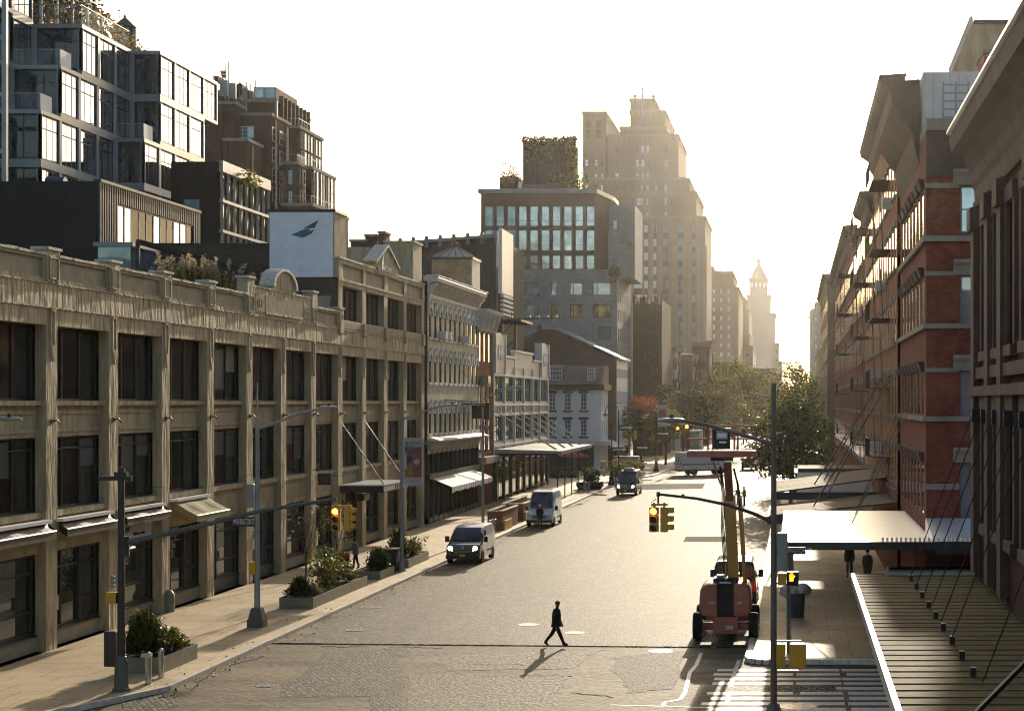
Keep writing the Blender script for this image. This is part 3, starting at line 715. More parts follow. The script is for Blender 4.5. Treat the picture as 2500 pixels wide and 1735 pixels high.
# entrance canopy with two stay rods
b = MB(); s0, s1 = PIL(7) + .3, PIL(8) + 1.2
b.fbox(LF, s0, s1, 3.95, 4.35, 0.01, 2.72, 'black_metal'); b.fbox(LF, s0 - .06, s1 + .06, 4.35, 4.42, 0.01, 2.8, 'galvanised'); b.fbox(LF, s0 + .1, s1 - .1, 4.0, 4.3, 2.72, 2.745, 'sign_white')
for u in (.45, .52, .6, .68, .73): b.fbox(LF, s0 + (s1-s0)*u, s0 + (s1-s0)*u + .16, 4.03, 4.27, 2.745, 2.76, 'ink')
b.build('entrance_canopy', A)
for su, e in ((PIL(7) + .45, PIL(7) + 1.0), (PIL(8) + .45, PIL(8) + .9)):
    b = MB(); b.tube([LF.pt(su, 8.3, .05), LF.pt(e, 4.4, 2.6)], .045, 'steel_bright', 6); b.build('stay_rod', A)
b = MB(); b.fbox(LF, PIL(8) - 1.5, PIL(8) - .2, 3.2, 3.6, .0, .5, 'sign_brown'); b.build('hanging_sign', A)
b = MB(); b.tube([LF.pt(PIL(6)+.5, 5.6, 0), LF.pt(PIL(6)+.5, 5.6, 1.1)], .04, 'black_metal', 6); b.fbox(LF, PIL(6) + .46, PIL(6) + .54, 4.7, 5.4, .25, 1.05, 'sign_brown'); b.build('hanging_sign', A)
# fire department connection by a pillar
b = MB(); X, Y = gp(412, 1500); b.lathe([(.26, 0), (.27, .5), (.25, .75), (.16, .93), (.05, .98)], (X, Y, .15), 'steel_planter', 12); b.lathe([(.18, 0), (.18, .55), (.1, .75)], (X - .35, Y + .15, .15), 'steel_planter', 10); o = b.build('standpipe', smooth=True); tag(o, 'stubby olive standpipe against the second pillar', 'standpipe')
# planting on the arcade roof
for i, (px, py, r) in enumerate([(415, 655, 1.5), (470, 668, 1.9), (528, 682, 1.6), (610, 692, .9)]):
    Y = 96 + i; X, Z = XP(px, Y), 14.6
    t = thing('rooftop_grass', ['tawny pampas clump at the near end of the roof bed', 'tallest grey pampas clump on the roof', 'pale plumed pampas clump nearest the white wall', 'small thin grass tuft by the arched pediment'][i], 'ornamental grass', (X, Y, Z), group='roof grasses')
    b = MB()
    for _ in range(420):
        a = random.uniform(0, 6.28); q = random.random() ** .6 * r; hh = random.uniform(1.2, 2.7) * (1.15 - .3*q/r) * (r / 1.6) ** .5
        p = Vector((X + .3*q*math.cos(a), Y + .3*q*math.sin(a), Z)); e = Vector((X + q*math.cos(a)*1.3, Y + q*math.sin(a)*1.3, Z + hh)); n = Vector((-math.sin(a), math.cos(a), 0)) * .035
        m_ = p.lerp(e, .6) + Vector((0, 0, .25)); mt = random.choice(['leaf_olive', 'leaf_olive', 'grass_tan', 'leaf_dark', 'leaf_grey'])
        b.poly([p - n, p + n, m_ + n, m_ - n], mt); b.poly([m_ - n, m_ + n, e], mt)
    b.build('blades', t)
    b = MB()
    for _ in range(int(16 * r)):
        a = random.uniform(0, 6.28); q = random.random() * r; e = Vector((X + q*math.cos(a), Y + q*math.sin(a), Z + random.uniform(2.0, 3.0) * (r / 1.6) ** .5))
        for _ in range(7): b.leaf(e + Vector((random.gauss(0, .06), random.gauss(0, .06), random.uniform(-.25, .25))), .28, 'plume')
    b.build('plumes', t)
# ================================================================ black clad building
t = thing('black_clad_building', 'black box building with a bright ribbed metal side wall and wide windows', 'building', (-46, 110, 0))
BX = -42.0; BF = Fac('left', BX); Y0, Y1 = YF(241, BX), YF(486, BX); ZT = ZP(443, Y0)
b = MB(); Yw0, Yw1, zw = YF(284, BX), YF(470, BX), ZP(493, YF(284, BX)) - .1
b.box(BX - .05, -62, Y0 + .01, Y1, 0, ZT, 'black_panel'); b.box(BX - .1, -62, Y0 - .02, Y0 + .01, 0, ZT, 'black_panel'); b.build('wall', t)
b = MB(); s = Y0
while s < Y1:
    top = ZT - .02
    if Yw0 < s < Yw1: b.fbox(BF, s, s + .17, zw, top, -.04, .10, 'cladding')
    else: b.fbox(BF, s, s + .17, 12, top, -.04, .10, 'cladding')
    s += .36
b.fbox(BF, Y0, Y1, ZT - .02, ZT + .16, -.3, .16, 'cladding'); b.build('ribbed_cladding', t)
nw = 11
for k in range(nw):
    ya, yb = Yw0 + (Yw1 - Yw0)*k/nw, Yw0 + (Yw1 - Yw0)*(k + 1)/nw; zm = 14.5 + 4.3
    window(t, BF, ya, yb, 14.5, zm, -.045, 2, 1, gm='glass_mirror' if k in (6, 9) else 'glass_deep', bar=.09, dep=.06); window(t, BF, ya, yb, zm, zw - .02, -.045, 1, 1, gm='glass_mirror' if k in (0, 1, 5, 8, 9) else 'glass_deep', bar=.09, dep=.06)
b = MB(); b.tube([(XP(115, 106), 106, 23.05), (XP(160, 106), 106, 23.05)], .38, 'logo_navy', 12); b.build('roof_duct', t)

# ================================================================ stepped glass building
G = thing('glass_building', 'tall stepped glass apartment building with grey steel grid facade', 'building', (-62, 140, 0))
XA2, XA, XB = -60.2, -56.4, -54.0
ZR, FH = 39.45, 4.0
wallb, frameb = MB(), MB()
def gface(f, s0, s1, z0, z1, n, gm, name='window'):
    w_ = (s1 - s0) / n
    for i in range(n):
        a, e = s0 + w_*i, s0 + w_*(i+1)
        window(G, f, a + .21, e - .21, z0 + .30, z1 - .32, -.16, 3, 1, fm='black_metal', gm=gm, bar=.13, dep=.05, name=name, rowz=[(z1 - z0 - .62)*.70])
def grid(f, s0, s1, z0, z1, n):
    for i in range(n + 1):
        u = s0 + (s1 - s0)*i/n; frameb.fbox(f, max(s0, u - .21), min(s1, u + .21), z0 + .30, z1 - .32, -.3, .0, 'steel_frame')
    frameb.fbox(f, s0, s1, z0, z0 + .30, -.3, .02, 'steel_frame'); frameb.fbox(f, s0, s1, z1 - .32, z1, -.3, .02, 'steel_frame')
ST = {'A2': [132.4, 128.0, 124.5, 124.5, 124.5, 124.5, 124.5], 'A': [136.1, 132.2, 128.7, 128.7, 128.7, 125.3, 125.3], 'B': [146.4, 146.4, 142.8, 142.8, 139.2, 139.2, 139.2]}
EN = {'A2': None, 'A': None, 'B': [161, 157.4, 157.4, 157.4, 157.4, 161.5, 161.5]}
for fl in range(7):
    z1 = ZR - FH*fl; z0 = z1 - FH
    for nm, X, Xin, nxt in (('B', XB, XA, None), ('A', XA, XA2, 'B'), ('A2', XA2, -64.0, 'A')):
        y0 = ST[nm][fl]; y1 = EN['B'][fl] if nm == 'B' else ST[nxt][fl]
        lf = Fac('left', X); ff = Fac('front', y0)
        wallb.box(X - .32, -78, y0 + .32, y1, z0, z1 - .01, 'black_metal')
        n = max(1, round((y1 - y0) / 3.55)); grid(lf, y0, y1, z0, z1, n); gface(lf, y0, y1, z0, z1, n, 'glass_mirror')
        grid(ff, Xin, X, z0, z1, 1); gface(ff, Xin, X, z0, z1, 1, 'glass_teal')
for (x0, x1, y0, y1) in ((-70, XA2, 124.6, 140),):       # extra storey at the far left
    lf = Fac('left', XA2); z0, z1 = ZR, ZR + 4.2
    grid(lf, 129.0, 136.0, z0, z1, 2); gface(lf, 129.0, 136.0, z0, z1, 2, 'glass_mirror'); wallb.box(XA2 - .32, -78, 129.3, 136, z0, z1, 'black_metal')
wallb.box(-78, -61, 136, 175, 0, ZR - .4, 'black_metal')
wallb.build('core', G); frameb.build('steel_grid', G)
def rail(pts, name='terrace_rail', h=1.15):
    b = MB()
    for p, q in zip(pts, pts[1:]):
        p, q = Vector(p), Vector(q); n = max(1, int((q - p).length / 1.6))
        b.bar(p + Vector((0, 0, h/2 + .05)), q + Vector((0, 0, h/2 + .05)), .025, h, 'glass_rail')
        b.bar(p + Vector((0, 0, h + .08)), q + Vector((0, 0, h + .08)), .05, .05, 'galvanised')
    b.build(name, G)
for fl in range(1, 5):
    z = ZR - FH*fl
    for nm, X, Xin in (('A', XA, XA2), ('B', XB, XA)):
        y0, y1 = ST[nm][fl], ST[nm][fl-1]
        if y1 - y0 > .5:
            rail([(Xin, y0 + .15, z), (X - .1, y0 + .15, z)]); b = MB(); b.box(X - .14, X - .08, y0 + .15, y0 + 2.1, z + .05, z + 1.25, 'paint_white'); b.build('terrace_screen', G)
rail([(-66, 136.3, ZR), (XA - .15, 136.3, ZR), (XA - .15, 146.2, ZR)], h=1.5); rail([(XA, 146.6, ZR), (XB - .15, 146.6, ZR), (XB - .15, 160.5, ZR)], h=1.5)
b = MB(); X = XP(12, 121)
b.bar((X, 121, 10), (X, 121, 48), .32, .32, 'galvanised')
for z in (35.2, 31.2, 27.2): b.bar((X - 6, 121.2, z), (X, 121, z), .2, .3, 'galvanised')
b.build('steel_mast', G)
# roof pavilion with climbing plants
b = MB(); b.box(-66, -61.6, 140, 152, ZR, 44.6, 'black_panel')
for k in range(9): b.box(-60.6, -60.4, 138 + k*3.0, 138.2 + k*3.0, ZR, 46.6 - .85*k, 'sign_white')
b.build('roof_pavilion', G)
fv = Fac('left', -61.55)
for k in range(3): window(G, fv, 140.6 + k*3.6, 143.6 + k*3.6, ZR + .6, 44.2, .0, 2, 2, gm='glass_mirror')
b = MB()
for _ in range(4200):
    y = random.uniform(137.5, 166); x = -60.9 + random.gauss(0, .5); z = ZR + .2 + (random.random() ** 1.4) * max(1.2, 7.0 - .21*(y - 138)) * (1 + .2*math.sin(y*1.7))
    b.leaf(Vector((x, y, z)), .42, random.choice(['leaf_yellow', 'leaf_olive', 'leaf_mid', 'leaf_yellow', 'leaf_dark', 'leaf_rust']))
o = b.build('roof_vines'); tag(o, 'yellow green creepers climbing the glass building roof terrace', 'climbing plants', kind='stuff')
t = thing('water_tank', 'dark teal rooftop tank with a pitched conical cap behind the glass terrace', 'water tank', (XP(305, 185), 185, 40))
X, Z = XP(305, 185), ZP(95, 185); r = 27 * 185 / F
b = MB(); b.lathe([(r, 40 - 40), (r, ZP(68, 185) - 40)], (X, 185, 40), 'frame_green', 12); b.build('tank', t)
b = MB(); b.lathe([(r * 1.08, 0), (.15, ZP(44, 185) - ZP(68, 185)), (.03, ZP(42, 185) - ZP(68, 185) + .4)], (X, 185, ZP(68, 185) + .004), 'frame_green', 12); b.build('conical_cap', t)

# ================================================================ finned tan building beside it
t = thing('finned_building', 'low building with twisted tan vertical fins over dark windows', 'building', (-52, 152, 0))
XX = -49.0; f = Fac('left', XX); Y0, Y1 = YF(543, XX), YF(660, XX); ZT = ZP(392, Y0); ff = Fac('front', Y0 - .02)
b = MB(); b.box(XX - .30, -53.4, Y0, Y1, 0, ZT - .1, 'black_panel'); b.fbox(f, Y0, Y1, ZT - .95, ZT, -.5, .05, 'fin_metal'); b.build('wall', t)
for j in range(6):
    za = ZT - .95 - 2.6*(j + 1); window(t, f, Y0 + .1, Y1 - .1, za + .25, za + 2.6 - .05, -.29, 8, 1, gm='glass_dark', fm='black_metal', dep=.08)
    b = MB(); b.fbox(f, Y0, Y1, za, za + .25, -.3, .05, 'fin_metal'); b.build('floor_band', t)
n = 9
for j in range(6):
    za = ZT - .95 - 2.6*(j + 1) + .25
    for i in range(n):
        s = Y0 + .1 + (Y1 - Y0 - .4) * i / (n - 1); b = MB(); m_ = 6; vs = []
        for k in range(m_ + 1):
            z = za + 2.35*k/m_; off = .07*math.sin(k*1.1 + i*1.7 + j); wd = .13 + .035*math.sin(k*.9 + i)
            vs += [f.pt(s + off, z, -.2), f.pt(s + off + wd*3, z, -.2), f.pt(s + off + wd*1.5, z, .0)]
        fs = []
        for k in range(m_):
            for q in range(3): fs.append((k*3+q, k*3+(q+1) % 3, (k+1)*3+(q+1) % 3, (k+1)*3+q))
        b.mesh(vs, fs, 'fin_metal'); b.build('fin', t)
for j in range(3): window(t, ff, -52.3, -50.9, ZT - 6.5 - 5*j, ZT - 3.3 - 5*j, .0, 2, 1, gm='glass_blue')
b = MB(); b.leaves((XP(607, 152), 152, ZT - 1.0), (1.3, 1.2, .9), 160, .4, ['leaf_yellow', 'leaf_olive'])
o = b.build('roof_shrub'); tag(o, 'yellow shrub on top of the finned building', 'shrub')

# ================================================================ brown brick apartment block
B_ = thing('brick_apartment_block', 'tall dark brown brick apartment block with setback terraces', 'building', (-76, 262, 0))
def wing(pl, pr, py, Y, pe, py_b=700, mat='brick_brown', cap=True, depth=None):
    x0, x1 = XP(pl, Y), XP(pr, Y); ye = (YF(pe, x1) if pe else Y + (depth or 10)); z = ZP(py, Y)
    b = MB(); b.box(x0, x1, Y, ye, 0, z, mat)
    if cap: b.box(x0 - .1, x1 + .2, Y - .2, ye + .2, z, z + .45, 'stone_pale')
    for u in (x0 + .05, x1 - .75): b.box(u, u + .7, Y - .18, Y + .02, 0, z - .3, mat)
    k = Y + 1.5
    while k < ye - 1: b.box(x1 - .02, x1 + .16, k, k + .8, 0, z - .3, mat); k += 5.5
    b.build('wing', B_); return x0, x1, Y, ye, z
def wins_front(Y, cols, rows, gm='glass_blue'):
    f = Fac('front', Y)
    for (pa, pb) in cols:
        for (ya, yb) in rows: window(B_, f, XP(pa, Y), XP(pb, Y), ZP(yb, Y), ZP(ya, Y), .002, 3 if pb - pa > 25 else 2, 3, fm='frame_white', gm=gm, bar=.09)
def wins_side(X, pcols, zs, gm='glass_mirror', h=2.1):
    f = Fac('left', X)
    for (pa, pb) in pcols:
        for z in zs: window(B_, f, YF(pa, X), YF(pb, X), z, z + h, .002, 1, 2, fm='frame_white', gm=gm, bar=.14)
w1 = wing(568, 662, 283, 250, 708); wins_front(250, [(578, 620)], [(309, 337), (357, 382), (403, 430)]); wins_side(w1[1], [(664, 674), (682, 690), (695, 702)], [ZP(343, 250), ZP(393, 250), ZP(443, 250), ZP(490, 250)])
w2 = wing(603, 674, 250, 256, 756); wins_front(256, [(612, 626), (647, 661)], [(278, 286)])
k = 0
while k < 8:
    y = 257.5 + k*2.0; b = MB(); b.box(w2[1], w2[1] + .6, y, y + .5, 40, w2[4] + 1.2, 'brick_brown'); b.build('buttress', B_); k += 1
w3 = wing(705, 731, 314, 253, 787); wins_side(w3[1], [(736, 740), (743, 748), (752, 755), (759, 763), (771, 774), (778, 782)], [ZP(366, 256), ZP(412, 256)], h=2.4)
w4 = wing(690, 727, 402, 248, 747); wins_front(248, [(705, 720)], [(417, 449), (468, 498), (515, 545)]); wins_side(w4[1], [(732, 736), (740, 745)], [ZP(450, 250), ZP(500, 250)])
w5 = wing(747, 761, 413, 250, 818); wins_side(w5[1], [(766, 770), (773, 777), (783, 786), (789, 792), (801, 804), (808, 812)], [ZP(460, 253), ZP(500, 253)], h=2.5)
w6 = wing(690, 762, 503, 247, 850); w7 = wing(530, 571, 255, 247, 600); wing(545, 604, 345, 240, 640, cap=True); wing(500, 568, 228, 262, None)
b = MB()
b.box(XP(619, 257), XP(674, 257), 257, 268, w2[4] + .3, ZP(213, 257), 'concrete_panel')
for (a, e) in ((622, 643), (649, 671)): b.box(XP(a, 257), XP(e, 257), 256.9, 257.0, ZP(239, 257), ZP(217, 257), 'glass_blue')
b.build('plant_box', B_)
b = MB()
for (p, yb, yt) in ((523, 232, 188), (551, 210, 160), (558, 212, 150), (602, 214, 200), (611, 213, 205), (624, 214, 196)):
    Y = 258; b.tube([(XP(p, Y), Y, ZP(yb, Y) - 4), (XP(p, Y), Y, ZP(yt, Y))], .09, 'galvanised', 5)
for (pa, pb, ya, yb) in ((536, 556, 196, 235), (558, 575, 203, 240), (578, 590, 205, 245), (592, 601, 215, 248), (604, 616, 222, 250), (520, 532, 185, 198)):
    Y = 259; b.box(XP(pa, Y), XP(pb, Y), Y, Y + 3, ZP(yb, Y), ZP(ya, Y), random.choice(['brick_brown', 'stone_pale', 'roof_metal']))
for k in range(12):
    y = 258 + k*1.5; b.box(w2[1] - 2.5, w2[1] - 1.5, y, y + .8, w2[4], w2[4] + random.uniform(1, 2.6), random.choice(['stone_pale', 'brick_brown']))
b.tube([(XP(588, 255), 255, ZP(232, 255)), (XP(588, 255), 255, ZP(206, 255)), (XP(584, 255), 255, ZP(203, 255)), (XP(581, 255), 255, ZP(208, 255)), (XP(581, 255), 255, ZP(240, 255))], .2, 'black_metal', 8)
b.tube([(XP(672, 249), 249.5, ZP(285, 249)), (XP(672, 249), 249.5, ZP(245, 249))], .2, 'galvanised', 6)
b.build('roof_plant', B_)
for w_ in (w3, w5, w4, w6):
    b = MB()
    for k in range(9):
        y = w_[2] + (w_[3]-w_[2])*k/8; b.bar((w_[1] - .1, y, w_[4] + .4), (w_[1] - .1, y, w_[4] + 1.5), .06, .06, 'galvanised')
    b.bar((w_[1] - .1, w_[2], w_[4] + 1.5), (w_[1] - .1, w_[3], w_[4] + 1.5), .07, .07, 'galvanised'); b.bar((w_[0], w_[2], w_[4] + 1.5), (w_[1], w_[2], w_[4] + 1.5), .07, .07, 'galvanised')
    b.build('terrace_rail', B_)
t = thing('flag', 'small drooping striped flag on the brick block roof', 'flag', (XP(551, 258), 258, ZP(210, 258)))
b = MB(); Y = 257.8
for i in range(5):
    z0, z1 = ZP(172 + i*4, Y), ZP(176 + i*4, Y); b.box(XP(537 + i, Y), XP(551, Y), Y, Y + .05, z1, z0, 'flag_red' if i % 2 else 'logo_pale')
b.build('cloth', t)

# ================================================================ ornate arched building
O_ = thing('arched_cornice_building', 'weathered olive building of narrow arched windows under a heavy bracketed cornice', 'building', (XF, 143, 0))
OY0, OY1 = 132.6, 153.6
b = MB(); pitch = 1.94; ws = [133.15 + pitch*i for i in range(11)]; WW = .86
rows = [(14.6, 16.95), (11.1, 13.35), (7.1, 9.3)]
holes = [(s, s + WW, z0, z1 - .02) for s in ws for (z0, z1) in rows]
wall_holes(b, LF, OY0, OY1, 6.6, 17.6, holes, .10, 'paint_olive'); b.box(XF - .33, -50, OY0 + .2, OY1, 0, 18.9, 'brick_brown'); b.box(XF - .33, XF - .01, OY0, OY0 + .2, 0, 18.9, 'brick_brown')
b.build('wall', O_)
for i, s in enumerate(ws):
    for j, (z0, z1) in enumerate(rows):
        mt = 'paint_white' if i > 7 else 'paint_cream'
        window(O_, LF, s, s + WW, z0, z1, -.09, 1, 2, fm='frame_dark', gm='glass_dark', bar=.05, dep=.04, arch=True)
        b = MB(); r0, r1 = WW/2, WW/2 + .24; zc = z1 - WW/2; c = s + WW/2
        for k in range(8):
            a0, a1 = math.pi*k/8, math.pi*(k+1)/8
            b.fprism(LF, [(c + r1*math.cos(a0), zc + r1*math.sin(a0)), (c + r1*math.cos(a1), zc + r1*math.sin(a1)), (c + r0*math.cos(a1), zc + r0*math.sin(a1)), (c + r0*math.cos(a0), zc + r0*math.sin(a0))], .004, .10, mt)
        for k in range(8):   # corner fill between arch and square hole
            a0, a1 = math.pi*k/8, math.pi*(k+1)/8
            b.poly([LF.pt(c + r0*math.cos(a0), zc + r0*math.sin(a0), -.01), LF.pt(c + r0*math.cos(a1), zc + r0*math.sin(a1), -.01), LF.pt(c + r0*math.cos(a1), z1 + .01, -.01), LF.pt(c + r0*math.cos(a0), z1 + .01, -.01)], 'paint_olive')
        for sg in (-1, 1): b.fbox(LF, c + sg*(r0 + .12) - .12, c + sg*(r0 + .12) + .12, zc - .22, zc - .003, .004, .13, mt)
        b.fprism(LF, [(c - .12, z1 + .1), (c + .12, z1 + .1), (c, z1 + .45)], .004, .14, mt)
        b.build('arch_hood', O_)
        b = MB(); b.fbox(LF, s - .16, s + WW + .16, z0 - .2, z0 - .002, -.1, .09, 'paint_white' if (i > 7 or j == 1) else 'paint_cream'); b.build('sill', O_)
b = MB()
b.prof(LF, [(-.3, 17.6), (.06, 17.6), (.10, 17.75), (.10, 17.9), (.02, 17.95), (.02, 18.65), (.35, 18.8), (.8, 18.86), (.86, 19.15), (.78, 19.25), (-.3, 19.3)], OY0, OY1 + .1, 'paint_cream')
b.build('cornice', O_)
for k in range(30):
    s = OY0 + .25 + (OY1 - OY0 - .6)*k/29; big = k in (0, 29)
    b = MB(); w_ = .55 if big else .16
    b.prof(LF, [(.02, 17.9 if not big else 17.2), (.16, 17.95), (.3, 18.3), (.62, 18.6), (.62, 18.78), (.02, 18.66)], s, s + w_, 'paint_cream'); b.build('cornice_bracket', O_)
b = MB()   # pale coping catching the sun + ledge above the shop
s = OY0 + .1
while s < OY1: e = s + random.uniform(.6, 1.1); b.fbox(LF, s, e - .03, 19.3, 19.36 + random.uniform(0, .06), -.1, .84, 'paint_white'); s = e
b.build('cornice_cap', O_)
b = MB(); b.fbox(LF, OY0 - .1, OY1, 6.28, 6.6, -.3, .55, 'paint_olive'); b.prof(LF, [(0, 6.6), (.95, 6.5), (1.0, 6.62), (.4, 6.8), (0, 6.85)], OY0 - .2, OY1, 'paint_white'); b.fbox(LF, OY0, OY1, 5.9, 6.28, -.3, .3, 'paint_olive'); b.build('shop_cornice', O_)
b = MB()
for k in range(12):
    s = OY0 + .25 + (OY1 - OY0 - .5)*k/11
    b.tube([LF.pt(s, .15, -.05), LF.pt(s, 3.6, -.05)], .16, 'frame_green', 8); b.tube([LF.pt(s, 4.0, -.05), LF.pt(s, 5.9, -.05)], .16, 'frame_green', 8); b.fbox(LF, s - .2, s + .2, 5.55, 5.9, -.2, .15, 'paint_cream')
b.fbox(LF, OY0, OY1, 3.6, 4.0, -.3, .2, 'frame_green'); b.fbox(LF, OY0, OY1, .15, .6, -.33, .05, 'black_metal'); b.build('iron_shopfront', O_)
for k in range(11):
    s = OY0 + .25 + (OY1 - OY0 - .5)*k/11
    window(O_, LF, s + .2, s + 1.55, .6, 3.58, -.3, 1, 1, fm='frame_green', gm='glass_shop', rowz=[2.2], name='shop_window'); window(O_, LF, s + .2, s + 1.55, 4.02, 5.85, -.3, 1, 1, fm='frame_green', gm='glass_dark')
# striped awning
b = MB(); s0, s1 = 133.4, 151.2; n = 18
for i in range(n):
    u0, u1 = s0 + (s1-s0)*i/n, s0 + (s1-s0)*(i+1)/n
    for (a, e, mt) in ((u0, u0 + (u1-u0)*.82, 'awning_white'), (u0 + (u1-u0)*.82, u1, 'awning_stripe')):
        b.poly([LF.pt(a, 3.62, .22), LF.pt(e, 3.62, .22), LF.pt(e, 2.98, 1.75), LF.pt(a, 2.98, 1.75)], mt)
        b.poly([LF.pt(a, 2.98, 1.75), LF.pt(e, 2.98, 1.75), LF.pt(e, 2.55 + .06*(i % 2), 1.76), LF.pt(a, 2.5 + .06*(i % 3), 1.76)], mt)
b.build('striped_awning', O_)
# window air units, flag pole, hanging signs
for (i, z) in ((2, 14.65), (3, 14.65), (7, 14.65)):
    b = MB(); b.fbox(LF, ws[i] + .05, ws[i] + .8, z, z + .55, -.1, .5, 'paint_white'); b.fbox(LF, ws[i] + .1, ws[i] + .75, z + .06, z + .48, .5, .51, 'frame_grey'); b.build('air_conditioner', O_)
b = MB(); b.tube([LF.pt(139, 9.75, 0), LF.pt(146, 9.5, 2.5)], .05, 'black_metal', 6); b.tube([LF.pt(146, 12.2, 0), LF.pt(146, 9.7, 2.2)], .02, 'steel_bright', 5); b.fbox(LF, 145.9, 146.1, 9.32, 9.44, .0, 2.5, 'black_metal'); b.build('banner_bracket', O_)
t = thing('hanging_banner', 'long maroon cloth banner hanging from the arched building', 'banner', (-27.7, 146, 7)); b = MB()
n = 6
for k in range(n): b.bar((-28.1 + .62*k/n + .02, 146 + .04*(k % 2), 9.3), (-28.1 + .62*k/n + .02, 146 + .04*(k % 2), 7.1), .11, .03, 'cloth_maroon')
b.build('cloth', t)
t = thing('blade_sign', 'black square blade sign hanging next to the maroon banner', 'sign', (-26.6, 146, 8)); b = MB(); b.box(-27.4, -25.9, 145.94, 146.06, 8.15, 9.3, 'black_metal'); b.build('board', t)

# ================================================================ narrow brick building + skylight box
N_ = thing('narrow_brick_building', 'narrow dark red brick building with a tall bracketed cornice', 'building', (XF, 157, 0))
b = MB(); NY0, NY1 = 153.75, 161.2; nrows = [(13.2, 15.9), (9.2, 11.9), (5.0, 8.0)]; nws = [154.3 + 2.3*i for i in range(3)]
wall_holes(b, LF, NY0, NY1, 0, 17.2, [(s, s + 1.05, z0, z1) for s in nws for z0, z1 in nrows], .08, 'brick_red'); b.box(XF - .31, -45, NY0, NY1, 0, 17.4, 'brick_brown'); b.build('wall', N_)
for s in nws:
    for z0, z1 in nrows: window(N_, LF, s, s + 1.05, z0, z1, -.075, 1, 2, dep=.04, fm='frame_dark', gm='glass_dark')
b = MB(); b.prof(LF, [(-.3, 16.0), (.25, 16.0), (.3, 16.2), (.1, 16.3), (.1, 17.0), (.9, 17.6), (1.0, 17.9), (-.3, 18.0)], NY0, NY1 + .4, 'paint_cream'); b.build('cornice', N_)
for s in (NY0 + .2, 156.3, 158.6, NY1 - .4):
    b = MB(); b.prof(LF, [(.1, 15.6), (.4, 16.2), (.75, 17.3), (.75, 17.5), (.1, 17.0)], s, s + .35, 'paint_cream'); b.build('cornice_bracket', N_)
b = MB(); b.fbox(LF, NY0, NY1, 4.0, 4.6, -.2, .7, 'stone_pale'); b.build('shop_ledge', N_)
b = MB(); b.fbox(LF, 155, 156.4, 11.0, 11.9, -.1, .7, 'glass_blue'); b.build('air_conditioner', N_)
t = thing('skylight_tower', 'square brick stair tower with a pyramid glass skylight on top', 'rooftop tower', (-31.5, 158, 15))
x0, x1, Y0, Y1 = XP(1054, 158), XP(1151, 158), 158, 162.0; zc = ZP(633, 158); za = ZP(601, 160)
b = MB(); b.box(x0, x1, Y0, Y1, 14, zc, 'brick_tan'); b.box(x1, x1 + .05, Y0 + .02, Y1, 14, zc, 'paint_cream'); b.build('wall', t)  # cream sheet puts the brightness of the right face into the colour
b = MB(); cx, cy = (x0+x1)/2, (Y0+Y1)/2; q = [(x0-.1, Y0-.1), (x1+.1, Y0-.1), (x1+.1, Y1+.1), (x0-.1, Y1+.1)]
b.box(x0 - .15, x1 + .15, Y0 - .15, Y1 + .15, zc, zc + .22, 'black_metal')
for i in range(4): b.poly([(*q[i], zc + .23), (*q[(i+1) % 4], zc + .23), (cx, cy, za)], 'skylight')
for i in range(4):
    b.bar((*q[i], zc + .25), (cx, cy, za + .03), .1, .08, 'black_metal')
    for k in range(1, 5):
        e = Vector((*q[i], zc + .25)).lerp(Vector((*q[(i+1) % 4], zc + .25)), k/5); T = Vector((cx, cy, za + .02)); b.bar(e, e.lerp(T, .92), .06, .05, 'black_metal')
b.lathe([(.3, 0), (.3, .25), (.05, .4)], (cx, cy, za), 'black_metal', 8); b.build('glass_pyramid', t)

# ================================================================ white terracotta market building with long canopy
T_ = thing('terracotta_market_building', 'two storey cream terracotta building with a long canopy on stay rods', 'building', (XF, 179, 0))
TY0, TY1 = 161.4, 197.0; edges = [161.4, 167.6, 173.6, 179.5, 185.4, 190.8, 197.0]
b = MB(); th = [(edges[i] + .45, edges[i+1] - .45, z0, z1) for i in range(6) for z0, z1 in ((5.8, 8.2), (9.6, 12.0))]
wall_holes(b, LF, TY0, TY1, 4.2, 13.0, th, .3, 'terracotta_white'); b.box(XF - .31, -48, TY0, TY1, 0, 12.9, 'brick_dark')
for z in (12.05, 9.2, 8.25, 5.3): b.fbox(LF, TY0, TY1, z, z + .22, -.2, .14, 'paint_white')
b.build('wall', T_)
b = MB(); b.fbox(LF, edges[1], edges[2], 13.0, 13.9, -.35, .02, 'terracotta_white'); b.fbox(LF, edges[4], edges[5], 13.0, 13.9, -.35, .02, 'terracotta_white'); b.fbox(LF, edges[2], edges[4], 13.0, 14.6, -.35, .05, 'terracotta_white')
for (a, e, z) in ((edges[1], edges[2], 13.9), (edges[2], edges[4], 14.6), (edges[4], edges[5], 13.9)): b.fbox(LF, a, e, z, z + .2, -.4, .2, 'paint_white')
for (a, e) in ((edges[0], edges[1]), (edges[5], edges[6])):
    c = (a + e)/2; b.fprism(LF, [(a + .2, 12.3), (e - .2, 12.3), (e - .2, 15.5), (c, 16.2), (a + .2, 15.5)], -.5, .16, 'terracotta_white')
    for sg in (0, 1): b.fbox(LF, [a + .15, e - .55][sg], [a + .55, e - .15][sg], 12.3, 16.1, -.55, .26, 'terracotta_white')
    for q in range(3): b.fprism(LF, [(c - .9 + .9*q - .3, 14.3), (c - .9 + .9*q, 13.6), (c - .9 + .9*q + .3, 14.3), (c - .9 + .9*q, 15.0)], .16, .24, 'paint_white')
for e in edges: b.fbox(LF, e - .2, e + .2, 4.2, 13.0, .003, .12, 'terracotta_white')
for k in range(24): s = TY0 + .6 + 1.48*k; b.fbox(LF, s, s + .5, 8.6, 9.1, .003, .05, 'concrete_panel')
b.build('parapet', T_)
